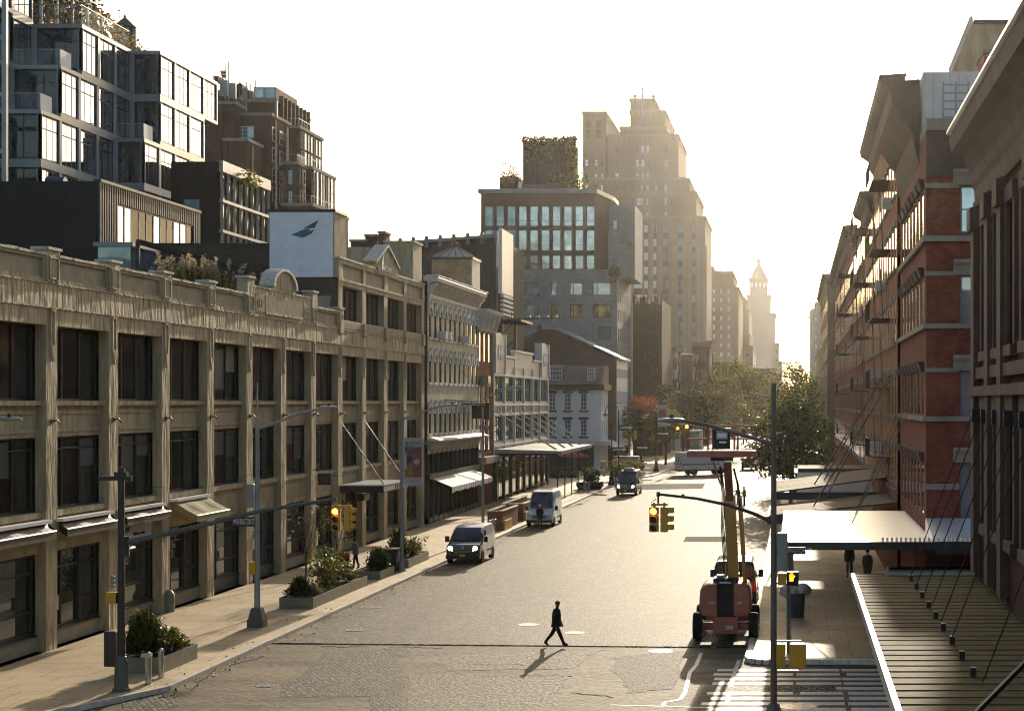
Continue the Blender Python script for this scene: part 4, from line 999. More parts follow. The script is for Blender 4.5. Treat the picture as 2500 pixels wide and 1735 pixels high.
for i in range(6):
    for z0, z1 in ((5.8, 8.2), (9.6, 12.0)): window(T_, LF, edges[i] + .45, edges[i+1] - .45, z0, z1, -.25, 4, 2, fm='frame_green', gm='glass_flare_green' if z0 > 9 else 'glass_shop', bar=.1)
b = MB(); cx0, cx1, cy1 = XF, -22.1, 187
b.prof(Fac('left', XF), [(.15, 4.72), (6.3, 4.62), (6.35, 4.95), (.15, 5.1)], 162.2, cy1, 'galvanised'); b.fbox(LF, 162.1, cy1, 4.5, 4.72, .15, 6.0, 'black_metal'); b.build('canopy', T_)
for k in range(5):
    s = edges[k] + .1
    for dx in (0, .9):
        b = MB(); b.tube([LF.pt(s + dx*.2, 8.75, .1), LF.pt(s + 1.2 + dx, 5.05, 5.7)], .055, 'paint_cream', 6); b.lathe([(.12, 0), (.12, .16)], LF.pt(s + .6 + dx*.6, 6.6, 3.1), 'paint_white', 8); b.build('stay_rod', T_)
for k in range(9):
    s = 162.6 + 4.2*k; b = MB(); b.fbox(LF, s, s + .25, .15, 4.5, .0, .2, 'black_metal'); b.build('shop_post', T_)
    if k < 8: window(T_, LF, s + .25, s + 4.2, .5, 4.2, .02, 3, 1, fm='black_metal', gm='glass_shop', name='shop_window', rowz=[2.7])
for k in range(5):
    b = MB(); b.tube([(-22.6, 164 + 5.2*k, .15), (-22.6, 164 + 5.2*k, 4.5)], .06, 'black_metal', 8); b.build('canopy_post', T_)

# ================================================================ dark netted building and blank billboard
t = thing('netted_building', 'building wrapped in dark green netting rising behind the skylight tower', 'building', (-40, 200, 0))
b = MB(); P = [(XP(946, 205), 205), (XP(1212, 195), 195), (XP(1212, 195), 215), (XP(946, 205), 222)]
b.zprism(P, 0, 28.2, 'netting'); b.build('netting', t)
b = MB(); b.bar((P[0][0], P[0][1] - .2, 28.35), (P[1][0], P[1][1] - .2, 28.35), .5, .35, 'roof_metal')
for k in range(9): q = Vector((*P[0], 0)).lerp(Vector((*P[1], 0)), k/8); b.box(q.x - .2, q.x + .2, q.y - .35, q.y, 27.6, 28.9, 'frame_grey')
b.build('coping', t)
t = thing('billboard', 'tall blank white billboard on a black steel mast above the market building', 'billboard', (-32.4, 192, 5))
YB = 190; XBB = XP(1224, YB); Ye = YF(1252, XBB); zt, zb = ZP(557, YB), ZP(716, YB)
b = MB(); b.box(XBB - .35, XBB, YB, Ye, zb, zt, 'paint_white'); b.box(XBB, XBB + .06, YB + .1, Ye - .1, zb + .1, zt - .1, 'sign_white'); b.build('panel', t)
b = MB()
for k in range(5): b.box(XBB - .2, XBB + .15, YB + .6, Ye - .6, zb - .35 - .5*k, zb - .12 - .5*k, 'paint_white')
b.build('louvre', t)
b = MB(); b.box(XBB - 3, XBB + 2.2, YB - .3, Ye + .5, zb - 3.1, zb - 2.85, 'black_metal')
for k in range(6): b.bar((XBB - 2.5 + .9*k, YB, zb - 2.9), (XBB - 2.5 + .9*k, YB, zb - 2.0), .06, .06, 'black_metal')
b.bar((XBB, YB + 2, zb - 2.8), (XBB + 6.2, YB + 2, zb - 2.6), .12, .12, 'black_metal')
for k in range(4): b.box(XBB + 2.5 + k, XBB + 2.9 + k, YB + 1.8, YB + 2.2, zb - 2.6, zb - 2.3, 'galvanised')
b.build('catwalk', t)
b = MB(); b.bar((XBB - .4, YB + 2, 10), (XBB - .4, YB + 2, zb), .5, .5, 'black_metal'); b.bar((XBB + 1.2, YB + 2, 10), (XBB + 1.2, YB + 2, zb - 3), .3, .3, 'black_metal')
for k in range(4): b.bar((XBB - .4, YB + 2, 11 + 2*k), (XBB + 1.2, YB + 2, 12.6 + 2*k), .12, .12, 'black_metal')
b.build('mast', t)
t = thing('chimney_stack', 'small brick chimneys behind the gabled roofline', 'chimney', (-36, 150, 18))
b = MB()
for (pa, pb, ya) in ((855, 894, 590), (891, 919, 577), (924, 939, 570)): b.box(XP(pa, 150), XP(pb, 150), 150, 152, 16, ZP(ya, 150), 'brick_brown'); b.box(XP(pa, 150) - .1, XP(pb, 150) + .1, 149.9, 152.1, ZP(ya, 150), ZP(ya, 150) + .2, 'stone_pale')
b.build('stack', t)
# ================================================================ white corner house and gabled row
t = thing('white_corner_house', 'white painted corner house with a brown mansard roof and small dormers', 'house', (-30, 240, 0))
HY = 235.0; ff = Fac('front', HY); hx0, hx1 = XP(1330, HY), XP(1468, HY); lf = Fac('left', hx1)
wins = [(XP(c - 8, HY), XP(c + 8, HY)) for c in (1348, 1386, 1425)]; hz_ = [(8.4, 10.75), (4.85, 7.15)]
b = MB(); wall_holes(b, ff, hx0, hx1, 0, 11.2, [(a, e, z0, z1) for a, e in wins for z0, z1 in hz_], .2, 'paint_white')
ss = [236 + 2.4*i for i in range(3)]; wall_holes(b, lf, HY, 243.5, 0, 11.2, [(s, s + 1, z0, z1) for s in ss for z0, z1 in hz_], .2, 'paint_white')
b.box(hx0, hx1 - .21, HY + .21, 243.5, 0, 11.1, 'frame_dark'); b.build('wall', t)
for z0, z1 in hz_:
    for a, e in wins:
        window(t, ff, a, e, z0, z1, -.17, 2, 4, fm='frame_white', gm='glass_blue', bar=.09)
        b = MB(); b.fbox(ff, a - .2, e + .2, z1, z1 + .32, .003, .16, 'frame_dark'); b.build('lintel', t); b = MB(); b.fbox(ff, a - .2, e + .2, z0 - .22, z0, .003, .16, 'frame_dark'); b.build('sill', t)
    for s in ss: window(t, lf, s, s + 1, z0, z1, -.17, 2, 2, fm='frame_white', gm='glass_dark')
b = MB(); b.box(hx0 - .2, hx1 + .45, HY - .45, 243.8, 11.2, 11.95, 'frame_dark'); b.build('cornice', t)
b = MB(); P = [(HY - .2, 11.96), (HY + 3.2, 14.6), (243.6, 14.6), (243.6, 11.96)]
fr = Fac('left', 0); b.fprism(Fac('left', 0), P, hx0, hx1 + .1, 'roof_brown'); b.build('mansard_roof', t)
for (pa, pb, ya, yb) in ((1341, 1371, 895, 925), (1433, 1452, 900, 926)):
    fd = Fac('front', HY + .6); b = MB(); b.box(XP(pa, HY) - .2, XP(pb, HY) + .2, HY + .62, HY + 4, 12.2, ZP(ya, HY) + .3, 'frame_grey'); o = b.build('dormer', t)
    window(t, fd, XP(pa, HY), XP(pb, HY), 12.5, ZP(ya, HY) + .1, .0, 4, 3, fm='frame_white', gm='glass_blue', bar=.1)
b = MB(); b.box(hx0, hx1 + 1.4, HY - 2.0, HY - .25, 3.7, 4.2, 'paint_cream'); b.build('shop_ledge', t)
b = MB()
for k in range(5):
    x0 = hx1 + .3 + 0*k; y0 = HY - 1 + 2.6*k
    b.poly([(x0, y0, 4.2), (x0, y0 + 2.3, 4.2), (x0 + 2.0, y0 + 2.3, 3.0), (x0 + 2.0, y0, 3.0)], 'awning_white'); b.poly([(x0 + 2.0, y0, 3.0), (x0 + 2.0, y0 + 2.3, 3.0), (x0 + 2.0, y0 + 2.3, 2.6), (x0 + 2.0, y0, 2.6)], 'awning_white')
b.build('awning', t)
b = MB(); b.box(hx0, hx1 - 1, HY - .2, HY - .02, 0, 3.7, 'frame_dark'); b.build('shopfront', t)

t = thing('gabled_brick_row', 'brick gable wall with sloping roof rising behind the white corner house', 'building', (-33, 250, 0))
GY = 246.0; fg = Fac('front', GY); q = lambda x, y: (XP(x*.3885 + 800, GY), ZP(y*.3885 + 500, GY))
pts = [q(1150, 868), q(1310, 800), q(1345, 783), q(1425, 785), q(1815, 972)]; gx = pts[-1][0]
b = MB(); b.fprism(fg, [(pts[0][0], 0)] + pts + [(gx, 0)], -16, 0, 'brick_brown'); b.build('wall', t)
b = MB(); (xa, za), (xb, zb) = pts[3], pts[4]
b.mesh([(xa, GY - .3, za + .1), (xb + .5, GY - .3, zb + .02), (xb + .5, GY + 16, zb + .02), (xa, GY + 16, za + .1), (xa, GY - .3, za + .4), (xb + .5, GY - .3, zb + .3), (xb + .5, GY + 16, zb + .3), (xa, GY + 16, za + .4)],
       [(0,1,2,3), (7,6,5,4), (0,4,5,1), (1,5,6,2), (2,6,7,3), (3,7,4,0)], 'roof_metal'); b.build('roof', t)
b = MB()
for (x, y, w_, h) in ((1325, 770, 30, 35), (1530, 840, 18, 28), (1570, 855, 18, 28), (1610, 868, 18, 28)):
    u, z = q(x, y); b.box(u - w_*.011, u + w_*.011, GY + 1, GY + 2, z - 2.5, z + h*.012, 'frame_dark')
b.build('chimney', t)
lf = Fac('left', gx); b = MB(); Gs = [GY + .8 + 1.55*i for i in range(10)]; Gz = [(13.0, 14.4), (9.0, 11.2), (5.2, 7.4)]
wall_holes(b, Fac('left', gx + .02), GY, GY + 16, 3, zb, [(s, s + .8, z0, z1) for s in Gs for z0, z1 in Gz], .02, 'paint_white'); b.build('white_side_wall', t)
for s in Gs:
    for z0, z1 in Gz: window(t, Fac('left', gx + .02), s, s + .8, z0, z1, -.015, 1, 2, fm='frame_white', gm='glass_dark', bar=.1, dep=.06)

# ================================================================ grey guesthouse tower with glass top
g = thing('grey_brick_hotel', 'grey brick building with a dark framed glass top and roof garden', 'building', (-40, 280, 0))
QY = 271.0; ff = Fac('front', QY); gx0, gx1 = XP(1150, QY), XP(1507, QY); Zg = ZP(658, QY); lf = Fac('left', gx1)
rows = [(689, 721), (743, 775), (797, 829)]; cols = [(1273, 1316), (1345, 1360), (1391, 1422), (1447, 1491)]
H_ = []
for j, (ya, yb) in enumerate(rows):
    for i, (pa, pb) in enumerate(cols):
        if j == 2 and i in (1, 2): continue
        if j == 2 and i == 3: pa, pb = 1460, 1491
        H_.append((XP(pa, QY), XP(pb, QY), ZP(yb, QY), ZP(ya, QY), i, j))
b = MB(); wall_holes(b, ff, gx0, gx1, 0, Zg, [h[:4] for h in H_], .3, 'brick_grey')
sz = [ZP(y, 282) for y in (712, 745, 790, 835, 880, 925)]; sy = [QY + 1.5 + 3.4*i for i in range(6)]
wall_holes(b, lf, QY, 293, 0, Zg, [(s, s + 1.3, z, z + 1.9) for s in sy for z in sz], .3, 'brick_grey')
b.box(gx0, gx1 - .31, QY + .31, 293, 0, Zg - .1, 'frame_dark'); b.box(gx0, gx1, QY + .31, 293, Zg - .1, Zg, 'brick_grey'); b.build('wall', g)
for (a, e, z0, z1, i, j) in H_:
    o = window(g, ff, a, e, z0, z1, -.28, 1, 1, fm='frame_dark', gm='glass_amber' if (j == 1 and i > 0) else 'glass_sky' if i else 'glass_blue', bar=.12)
    if e - a > 1.5: b = MB(); u = a + (e - a)*(.27); b.fbox(ff, u - .06, u + .06, z0, z1, -.27, -.18, 'frame_dark'); m_ = b.build('mullion', g)
for s in sy:
    for z in sz: window(g, lf, s, s + 1.3, z, z + 1.9, -.28, 1, 2, fm='frame_dark', gm='glass_dark')
# glass block
PY = 272.5; pf = Fac('front', PY); px0, px1 = XP(1174, PY), XP(1453, PY); zt = ZP(472, PY); x2 = XP(1486, 280)
b = MB(); rowsz = [(503, 552), (561, 612), (623, 657)]; cw = [(1183 + 27.6*i, 1203 + 27.6*i) for i in range(10)]
wall_holes(b, pf, px0, px1, Zg, zt, [(XP(a, PY), XP(e, PY), ZP(yb, PY), ZP(ya, PY)) for a, e in cw for ya, yb in rowsz], .35, 'tower_dark')
b.box(px0, px1 - .02, PY + .36, 290, Zg, zt - .05, 'black_metal'); b.poly([(px1, PY, Zg), (x2, 283, Zg), (x2, 283, zt), (px1, PY, zt)], 'tower_dark'); b.poly([(px0, PY, Zg), (px0, 290, Zg), (px0, 290, zt), (px0, PY, zt)], 'tower_dark')
b.zprism([(px0 - .4, PY - .4), (px1 + .3, PY - .4), (x2 + .6, 283), (x2 + .6, 290), (px0 - .4, 290)], zt, zt + .7, 'roof_metal'); b.build('glass_block', g)
for i, (a, e) in enumerate(cw):
    for ya, yb in rowsz: window(g, pf, XP(a, PY), XP(e, PY), ZP(yb, PY), ZP(ya, PY), -.33, 1, 1, fm='frame_dark', gm='glass_sky' if i > 2 else 'glass_blue', bar=.08, rowz=[.9])
b = MB(); b.box(XP(1486, 276), gx1 + 2.2, 277, 291, Zg - 1, ZP(500, 277), 'brick_grey'); b.box(XP(1486, 275), gx1 + .8, 274.5, 277, Zg - 1, ZP(562, 275), 'brick_grey')
b.box(XP(1482, 272), XP(1510, 272), 270.6, 274.4, ZP(622, 272), ZP(600, 272), 'glass_rail'); b.build('terrace_block', g)
window(g, Fac('front', 277), XP(1497, 277), XP(1507, 277), ZP(561, 277), ZP(538, 277), .003, 1, 1, fm='frame_dark', gm='window_pale')
b = MB(); RY = 284; b.box(XP(1278, RY), XP(1395, RY), RY, RY + 9, zt, ZP(345, RY), 'netting'); b.box(XP(1225, RY), XP(1270, RY), RY - 2, RY + 4, zt, ZP(435, RY), 'brick_brown'); b.box(XP(1275, 279), XP(1370, 279), 279, 284, zt, ZP(450, 279), 'tower_dark')
for k in range(9): u = XP(1278, RY) + (XP(1395, RY) - XP(1278, RY))*k/8; b.bar((u, RY - .1, zt), (u, RY - .1, ZP(342, RY) + random.uniform(-.3, .5)), .16, .16, 'frame_dark')
b.build('roof_tower', g)
b = MB()
for _ in range(5200):
    r_ = random.random()
    if r_ < .62: p = (XP(random.gauss(1396, 6), RY), RY - .4 + random.gauss(0, .4), ZP(random.uniform(336, 455), RY))
    elif r_ < .8: p = (XP(random.uniform(1276, 1405), RY), RY - .3 + random.gauss(0, .3), ZP(random.gauss(344, 5), RY))
    elif r_ < .95: p = (XP(random.gauss(1392, 20), 281), 281 + random.gauss(0, .8), ZP(random.gauss(445, 12), 281))
    else: p = (XP(random.uniform(1278, 1400), RY), RY - .3, ZP(random.uniform(345, 400), RY))
    b.leaf(Vector(p), .5, random.choice(['leaf_olive', 'leaf_mid', 'leaf_dark', 'leaf_yellow']))
o = b.build('roof_ivy'); tag(o, 'green ivy spilling over the dark roof tower of the grey hotel', 'climbing plants', kind='stuff')
for i, (pc, py, r_) in enumerate([(1238, 430, 1.9), (1500, 668, 1.2), (1255, 438, 1.2)]):
    b = MB(); Y = 278 if i != 1 else 270; c = (XP(pc, Y), Y, ZP(py, Y)); b.leaves(c, (r_, r_, r_*1.2), 220, .42, ['leaf_rust', 'leaf_brown', 'leaf_olive'] if i != 1 else ['leaf_yellow', 'leaf_mid'])
    for k in range(5): b.tube([(c[0], c[1], zt if i != 1 else Zg), (c[0] + random.gauss(0, r_*.5), c[1], c[2] + random.gauss(0, .6))], .06, 'bark', 4)
    o = b.build('roof_shrub'); tag(o, ['thin rusty shrub on the left of the hotel roof', 'yellow planting on the terrace corner below the balcony', 'low brown shrub beside the thin rusty one'][i], 'shrub')

# ================================================================ netted ivy building, low shops, towers
t = thing('scaffold_netted_tower', 'narrow building shrouded in dark brown netting beside the grey hotel', 'building', (-26, 305, 0))
Y = 300; b = MB(); n = 16; xs = [XP(1547, Y) + (XP(1616, Y) - XP(1547, Y))*i/n for i in range(n + 1)]
for i in range(n): b.box(xs[i], xs[i+1] - .01, Y + random.uniform(-.25, .25), 322, 0, ZP(722 + random.uniform(0, 26), Y), 'net_ivy')
b.build('netting', t)
b = MB()
for k in range(10): b.bar((xs[0], Y - .5, 3 + 2.6*k), (xs[-1], Y - .5, 3 + 2.6*k), .12, .12, 'frame_dark')
for i in range(0, n + 1, 2): b.bar((xs[i], Y - .5, 0), (xs[i], Y - .5, 28.5 + random.uniform(-1, .6)), .12, .12, 'frame_dark')
b.build('scaffold', t)
for i, (pa, pb, ya, Y, lab) in enumerate([(1616, 1648, 850, 332, 'narrow pale shop building with bracketed cornice beyond the netted tower'), (1648, 1690, 868, 350, 'low brown corner building beyond the pale shop building'), (1690, 1732, 835, 372, 'slim building with fire escapes before the far apartments')]):
    t = thing('row_building', lab, 'building', (XP(pa, Y), Y, 0)); x0, x1, z = XP(pa, Y), XP(pb, Y), ZP(ya, Y)
    b = MB(); b.box(x0, x1, Y, Y + 16, 0, z, ['far_stone', 'tower_dark', 'brick_brown'][i]); b.build('wall', t)
    b = MB(); b.prof(Fac('front', Y), [(0, z - .9), (.6, z - .2), (.8, z + .3), (0, z + .4)], x0 - .1, x1 + .1, 'stone_pale'); b.prof(Fac('left', x1), [(0, z - .9), (.6, z - .2), (.8, z + .3), (0, z + .4)], Y, Y + 15, 'stone_pale'); b.build('cornice', t)
    for j in range(4):
        for k in range(2): window(t, Fac('front', Y), x0 + .5 + 1.5*k, x0 + 1.4 + 1.5*k, z - 4 - 4*j, z - 1.9 - 4*j, .003, 1, 2, fm='frame_grey', gm='window_dim')
    b = MB()
    for j in range(5): b.box(x1, x1 + .9, Y + 2, Y + 6, 3.2 + 3.4*j, 3.35 + 3.4*j, 'black_metal'); b.bar((x1 + .9, Y + 2, 4.2 + 3.4*j), (x1 + .9, Y + 6, 4.2 + 3.4*j), .08, .08, 'black_metal'); b.bar((x1 + .5, Y + 2, 3.3 + 3.4*j), (x1 + .5, Y + 6, 6.6 + 3.4*j), .3, .08, 'black_metal')
    b.build('fire_escape', t)
TW = thing('art_deco_tower', 'huge brown art deco apartment tower with stepped setbacks', 'tower', (-45, 530, 0))
cx = lambda x: x*.3885 + 1100; cy = lambda y: y*.3885 + 200
wcount = 0; stuffb = MB()
def mass(xa, xb, yt, Y, wx=None, ybot=930, mat='tower_brick', piers=True, depth=40, wrows=None, wsz=(.95, 1.75), gm=None, parts=True):
    global wcount
    x0, x1, z = XP(cx(xa), Y), XP(cx(xb), Y), ZP(cy(yt), Y); f = Fac('front', Y)
    b = MB(); b.box(x0, x1, Y, Y + depth, 0, z, mat); b.box(x0 - .3, x1 + .3, Y - .3, Y + depth, z - .3, z + .6, 'tower_pier')
    nn = max(2, int((x1 - x0)/1.6))
    for k in range(nn): u = x0 + (x1-x0)*(k + .5)/nn; b.box(u - .35, u + .35, Y - .25, Y + .01, z - 1.4, z - .31, 'tower_pier')
    b.build('tower_mass', TW)
    return x0, x1, z, f
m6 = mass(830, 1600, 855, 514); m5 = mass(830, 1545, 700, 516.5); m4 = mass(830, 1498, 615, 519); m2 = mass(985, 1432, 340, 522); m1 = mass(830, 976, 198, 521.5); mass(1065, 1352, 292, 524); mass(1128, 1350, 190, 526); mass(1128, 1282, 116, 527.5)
b = MB(); Y = 514
for x in (1140, 1262, 1318, 1400, 1418, 1470, 1500, 1560, 1598):
    b.box(XP(cx(x), Y) - .55, XP(cx(x), Y) + .55, Y - .55, Y - .02, 0, ZP(cy(880 if x < 1300 else 1030), Y), 'tower_pier')
b.build('piers', TW)
# brown spandrels and rows of windows on the lower mass
cols = [(1152, 1166), (1170, 1184), (1188, 1202), (1218, 1238), (1275, 1292), (1337, 1351), (1354, 1368), (1430, 1445), (1448, 1463), (1518, 1538)]
b = MB(); Y = 514; f = Fac('front', Y)
for j in range(14):
    y0 = 900 + 87*j if j < 2 else 1075 + 87.5*(j - 2)
    for i, (xa, xb) in enumerate(cols):
        if wcount < 100 and cy(y0) < 900:
            gm = ('window_pale' if i < 5 else 'window_bluegrey') if random.random() < .85 else 'window_dim'
            window(TW, f, XP(cx(xa - 2), Y), XP(cx(xb + 2), Y), ZP(cy(y0 + 46), Y), ZP(cy(y0), Y), .003, 1, 2, fm='frame_white' if i < 5 else 'frame_grey', gm=gm, bar=.13); wcount += 1
        b.box(XP(cx(xa - 2), Y), XP(cx(xb + 2), Y), Y - .06, Y - .005, ZP(cy(y0 + 84), Y), ZP(cy(y0 + 50), Y), 'tower_dark')
o = b.build('spandrel', TW); o['kind'] = 'stuff'
def stuffwin(Y, cols, ys, h=44, gmp=('window_pale', 'window_pale', 'window_dim')):
    for xa, xb in cols:
        for y in ys:
            gm = random.choice(gmp); stuffb.box(XP(cx(xa), Y), XP(cx(xb), Y), Y - .12, Y - .02, ZP(cy(y + h), Y), ZP(cy(y), Y), gm)
            stuffb.box(XP(cx(xa), Y), XP(cx(xb), Y), Y - .16, Y - .12, ZP(cy(y + h*.52), Y), ZP(cy(y + h*.45), Y), 'frame_grey')
stuffwin(516.5, [(1137, 1154), (1173, 1190), (1193, 1207), (1228, 1244), (1345, 1358), (1382, 1396)], (732, 818), 42)
stuffwin(519, [(848, 862), (908, 922), (945, 958), (1036, 1056), (1088, 1100), (1140, 1156), (1176, 1190), (1196, 1210), (1230, 1246), (1285, 1300), (1343, 1362)], (650,), 34)
stuffwin(522, [(1036, 1058), (1165, 1182), (1200, 1216), (1232, 1248), (1345, 1365)], (402, 490, 575), 44)
stuffwin(519, [(848, 862), (908, 922), (945, 960), ], (490, 580), 38) if 0 else None
stuffwin(521.4, [(848, 864), (908, 924), (946, 960)], (490, 580), 38)
stuffwin(521.4, [(850, 880), (916, 946)], (238,), 112, ('tower_dark',))
o = stuffb.build('upper_window', TW); o['kind'] = 'stuff'
b = MB(); Y = 526; b.tube([(XP(cx(1212), Y), Y - 3, ZP(cy(290), Y)), (XP(cx(1212), Y), Y - 3, ZP(cy(45), Y))], .35, 'galvanised', 6); b.box(XP(cx(1208), Y), XP(cx(1216), Y), Y - 3.1, Y - 2.9, ZP(cy(95), Y), ZP(cy(60), Y), 'far_stone')
for x in (1158, 1275): b.tube([(XP(cx(x), Y), Y, ZP(cy(120), Y)), (XP(cx(x), Y), Y, ZP(cy(95), Y))], .4, 'galvanised', 5); b.lathe([(.2, 0), (.9, .6), (.2, 1.2)], (XP(cx(x), Y), Y, ZP(cy(104), Y)), 'galvanised', 8)
b.build('roof_masts', TW)
# stepped apartments and far blocks
def block(name, lab, steps, Y, mat, wgm='window_dim', rows=12, cw=(8, 14), spacing=27, depth=60, side=True):
    t = thing(name, lab, 'building', (XP(steps[0][0], Y), Y, 0)); k = 0
    for (pa, pb, ya) in steps:
        b = MB(); b.box(XP(pa, Y + k), XP(pb, Y + k), Y + k, Y + depth, 0, ZP(ya, Y + k), mat); b.box(XP(pa, Y+k) - .3, XP(pb, Y+k) + .3, Y + k - .3, Y + depth, ZP(ya, Y+k), ZP(ya, Y+k) + .8, mat); b.build('wall', t); k += 3
    pa, pb, ya = steps[0]; f = Fac('front', Y); sp = spacing; x = pa + 8; c = 0
    while x < pb - 6:
        for j in range(rows):
            y = ya + 14 + j*22
            if y < 900 and c < 90: window(t, f, XP(x, Y), XP(x + cw[0], Y), ZP(y + cw[1], Y), ZP(y, Y), .004, 2, 1, fm='frame_grey', gm=wgm, bar=.2); c += 1
        x += sp
    return t
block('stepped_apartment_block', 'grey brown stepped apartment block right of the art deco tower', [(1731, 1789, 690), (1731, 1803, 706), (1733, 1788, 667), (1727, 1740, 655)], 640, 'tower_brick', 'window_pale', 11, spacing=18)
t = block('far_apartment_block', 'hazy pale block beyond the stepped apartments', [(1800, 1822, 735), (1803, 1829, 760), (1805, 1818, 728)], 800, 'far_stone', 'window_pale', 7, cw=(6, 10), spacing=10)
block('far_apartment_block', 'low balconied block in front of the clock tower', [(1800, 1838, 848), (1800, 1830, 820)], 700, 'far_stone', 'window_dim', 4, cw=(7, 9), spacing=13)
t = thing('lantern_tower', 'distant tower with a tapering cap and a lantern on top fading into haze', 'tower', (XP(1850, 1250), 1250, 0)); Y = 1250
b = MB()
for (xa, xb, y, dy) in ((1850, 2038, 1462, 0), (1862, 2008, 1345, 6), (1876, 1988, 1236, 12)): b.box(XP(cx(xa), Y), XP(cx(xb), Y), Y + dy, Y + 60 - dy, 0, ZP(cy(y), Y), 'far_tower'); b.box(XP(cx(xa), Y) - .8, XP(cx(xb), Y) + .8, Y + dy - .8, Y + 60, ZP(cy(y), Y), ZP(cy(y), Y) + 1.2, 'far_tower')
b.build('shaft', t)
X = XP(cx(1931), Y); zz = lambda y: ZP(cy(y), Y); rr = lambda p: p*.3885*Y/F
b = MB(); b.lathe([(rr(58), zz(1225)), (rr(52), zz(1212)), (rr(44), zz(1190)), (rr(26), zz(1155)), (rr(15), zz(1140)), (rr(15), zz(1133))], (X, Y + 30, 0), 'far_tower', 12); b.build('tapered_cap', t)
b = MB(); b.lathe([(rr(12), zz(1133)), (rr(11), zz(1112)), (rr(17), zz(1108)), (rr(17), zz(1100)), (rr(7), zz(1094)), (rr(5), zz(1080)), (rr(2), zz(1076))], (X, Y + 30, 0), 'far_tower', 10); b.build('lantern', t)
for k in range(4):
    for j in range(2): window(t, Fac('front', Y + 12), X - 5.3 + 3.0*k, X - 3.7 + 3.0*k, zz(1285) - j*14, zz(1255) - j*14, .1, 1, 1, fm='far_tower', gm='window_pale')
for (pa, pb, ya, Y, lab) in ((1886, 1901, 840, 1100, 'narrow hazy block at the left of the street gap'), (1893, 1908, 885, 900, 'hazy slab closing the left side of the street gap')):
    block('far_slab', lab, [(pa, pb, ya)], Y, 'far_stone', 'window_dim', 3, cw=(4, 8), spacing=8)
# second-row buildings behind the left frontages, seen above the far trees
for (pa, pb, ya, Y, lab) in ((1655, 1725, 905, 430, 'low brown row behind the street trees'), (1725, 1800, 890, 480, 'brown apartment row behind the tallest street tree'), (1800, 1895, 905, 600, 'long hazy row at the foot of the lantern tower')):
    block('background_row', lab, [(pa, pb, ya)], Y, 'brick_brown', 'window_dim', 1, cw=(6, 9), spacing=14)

# ================================================================ right-hand side
XRt = 5.1; RF = Fac('right', XRt)
t = thing('brick_corner_building', 'red brick corner building with pale stone bands and a heavy cornice', 'building', (XRt, 76, 0))
CY0, CY1 = 68.0, 84.5; cf = Fac('front', CY0); px = XP(2261, CY0)
b = MB(); zs = lambda y: ZP(y, CY0)
s1 = lambda p: XP(p, CY0)
bands = [(447, 459, ), (576, 590), (662, 673), (793, 804), (898, 908), (1000, 1012), (1180, 1195)]
fh = [(s1(2345), s1(2392), zs(568), zs(453)), (s1(2345), s1(2392), zs(788), zs(672)), (s1(2345), s1(2392), zs(1015), zs(905)), (s1(2345), s1(2392), zs(1262), zs(1130))]
fh2 = [(a + 2.2, e + 2.2, z0, z1) for a, e, z0, z1 in fh]
wall_holes(b, cf, px, 18, 0, 20.3, fh + fh2, .2, 'brick_red')
rh = [(69.3 + 2.1*i, 70.4 + 2.1*i, z0, z1) for i in range(7) for (z0, z1) in [(h[2], h[3]) for h in fh]]
wall_holes(b, Fac('right', px), CY0, CY1, 0, 20.3, rh, .05, 'brick_red'); b.box(px + .051, px + .2, CY0 + .21, CY1, 0, 20.2, 'frame_dark'); b.box(px + .21, 18, CY0 + .21, CY1, 0, 20.2, 'frame_dark'); b.build('wall', t)
for h in fh + fh2: window(t, cf, *h, -.17, 1, 2, fm='frame_grey', gm='glass_sky', bar=.07)
for h in rh: window(t, Fac('right', px), *h, -.048, 1, 2, fm='frame_dark', gm='glass_dark', bar=.07, dep=.035)
b = MB()
for (ya, yb) in ((447, 459), (662, 673), (898, 908), (1180, 1195)): b.fbox(cf, px - .03, s1(2342), zs(yb), zs(ya), .003, .05, 'stone_pale')
for (ya, yb) in ((576, 590), (790, 802), (1016, 1028)): b.fbox(cf, px - .14, 18, zs(yb), zs(ya), .003, .14, 'stone_pale'); b.fbox(Fac('right', px), CY0 + .02, CY1, zs(yb), zs(ya), .003, .14, 'stone_pale')
b.build('stone_band', t)
for h in fh + fh2:
    b = MB(); b.prof(cf, [(0, h[3] + .02), (.12, h[3] + .02), (.14, h[3] + .36), (.3, h[3] + .5), (.3, h[3] + .62), (0, h[3] + .62)], h[0] - .3, h[1] + .3, 'stone_pale'); b.build('window_hood', t)
for h in rh:
    b = MB(); b.prof(Fac('right', px), [(0, h[3] + .02), (.12, h[3] + .02), (.25, h[3] + .4), (0, h[3] + .4)], h[0] - .2, h[1] + .2, 'brownstone'); b.build('window_hood', t)
b = MB(); b.fbox(cf, px, 18, 18.5, 20.3, .003, .06, 'brownstone'); b.fbox(cf, px, 18, 20.3, 20.75, -16, .2, 'stone_pale')
cp = [(0, 19.4), (.15, 19.9), (.3, 20.8), (.75, 21.5), (1.15, 22.0), (1.25, 22.6), (1.1, 22.9), (0, 23.0)]
b.prof(Fac('right', px), cp, 71.5, CY1, 'brownstone'); b.build('cornice', t)
b = MB(); b.box(px + .1, px + 5, 71.0, 83, 20.75, 23.2, 'awning_white')
for k in range(14): b.box(px + .15 + .35*k, px + .2 + .35*k, 70.9, 70.99, 20.75, 23.1, 'paint_cream')
b.build('roof_shed', t)
b = MB()
for k in range(5): b.bar((s1(2305), CY0 + .4, 20.9 + .32*k), (s1(2370), CY0 + .4, 20.9 + .32*k), .06, .06, 'galvanised')
for k in range(3): b.bar((s1(2305) + .5*k, CY0 + .4, 20.75), (s1(2305) + .5*k, CY0 + .4, 22.3), .07, .07, 'galvanised')
b.build('roof_rail', t)
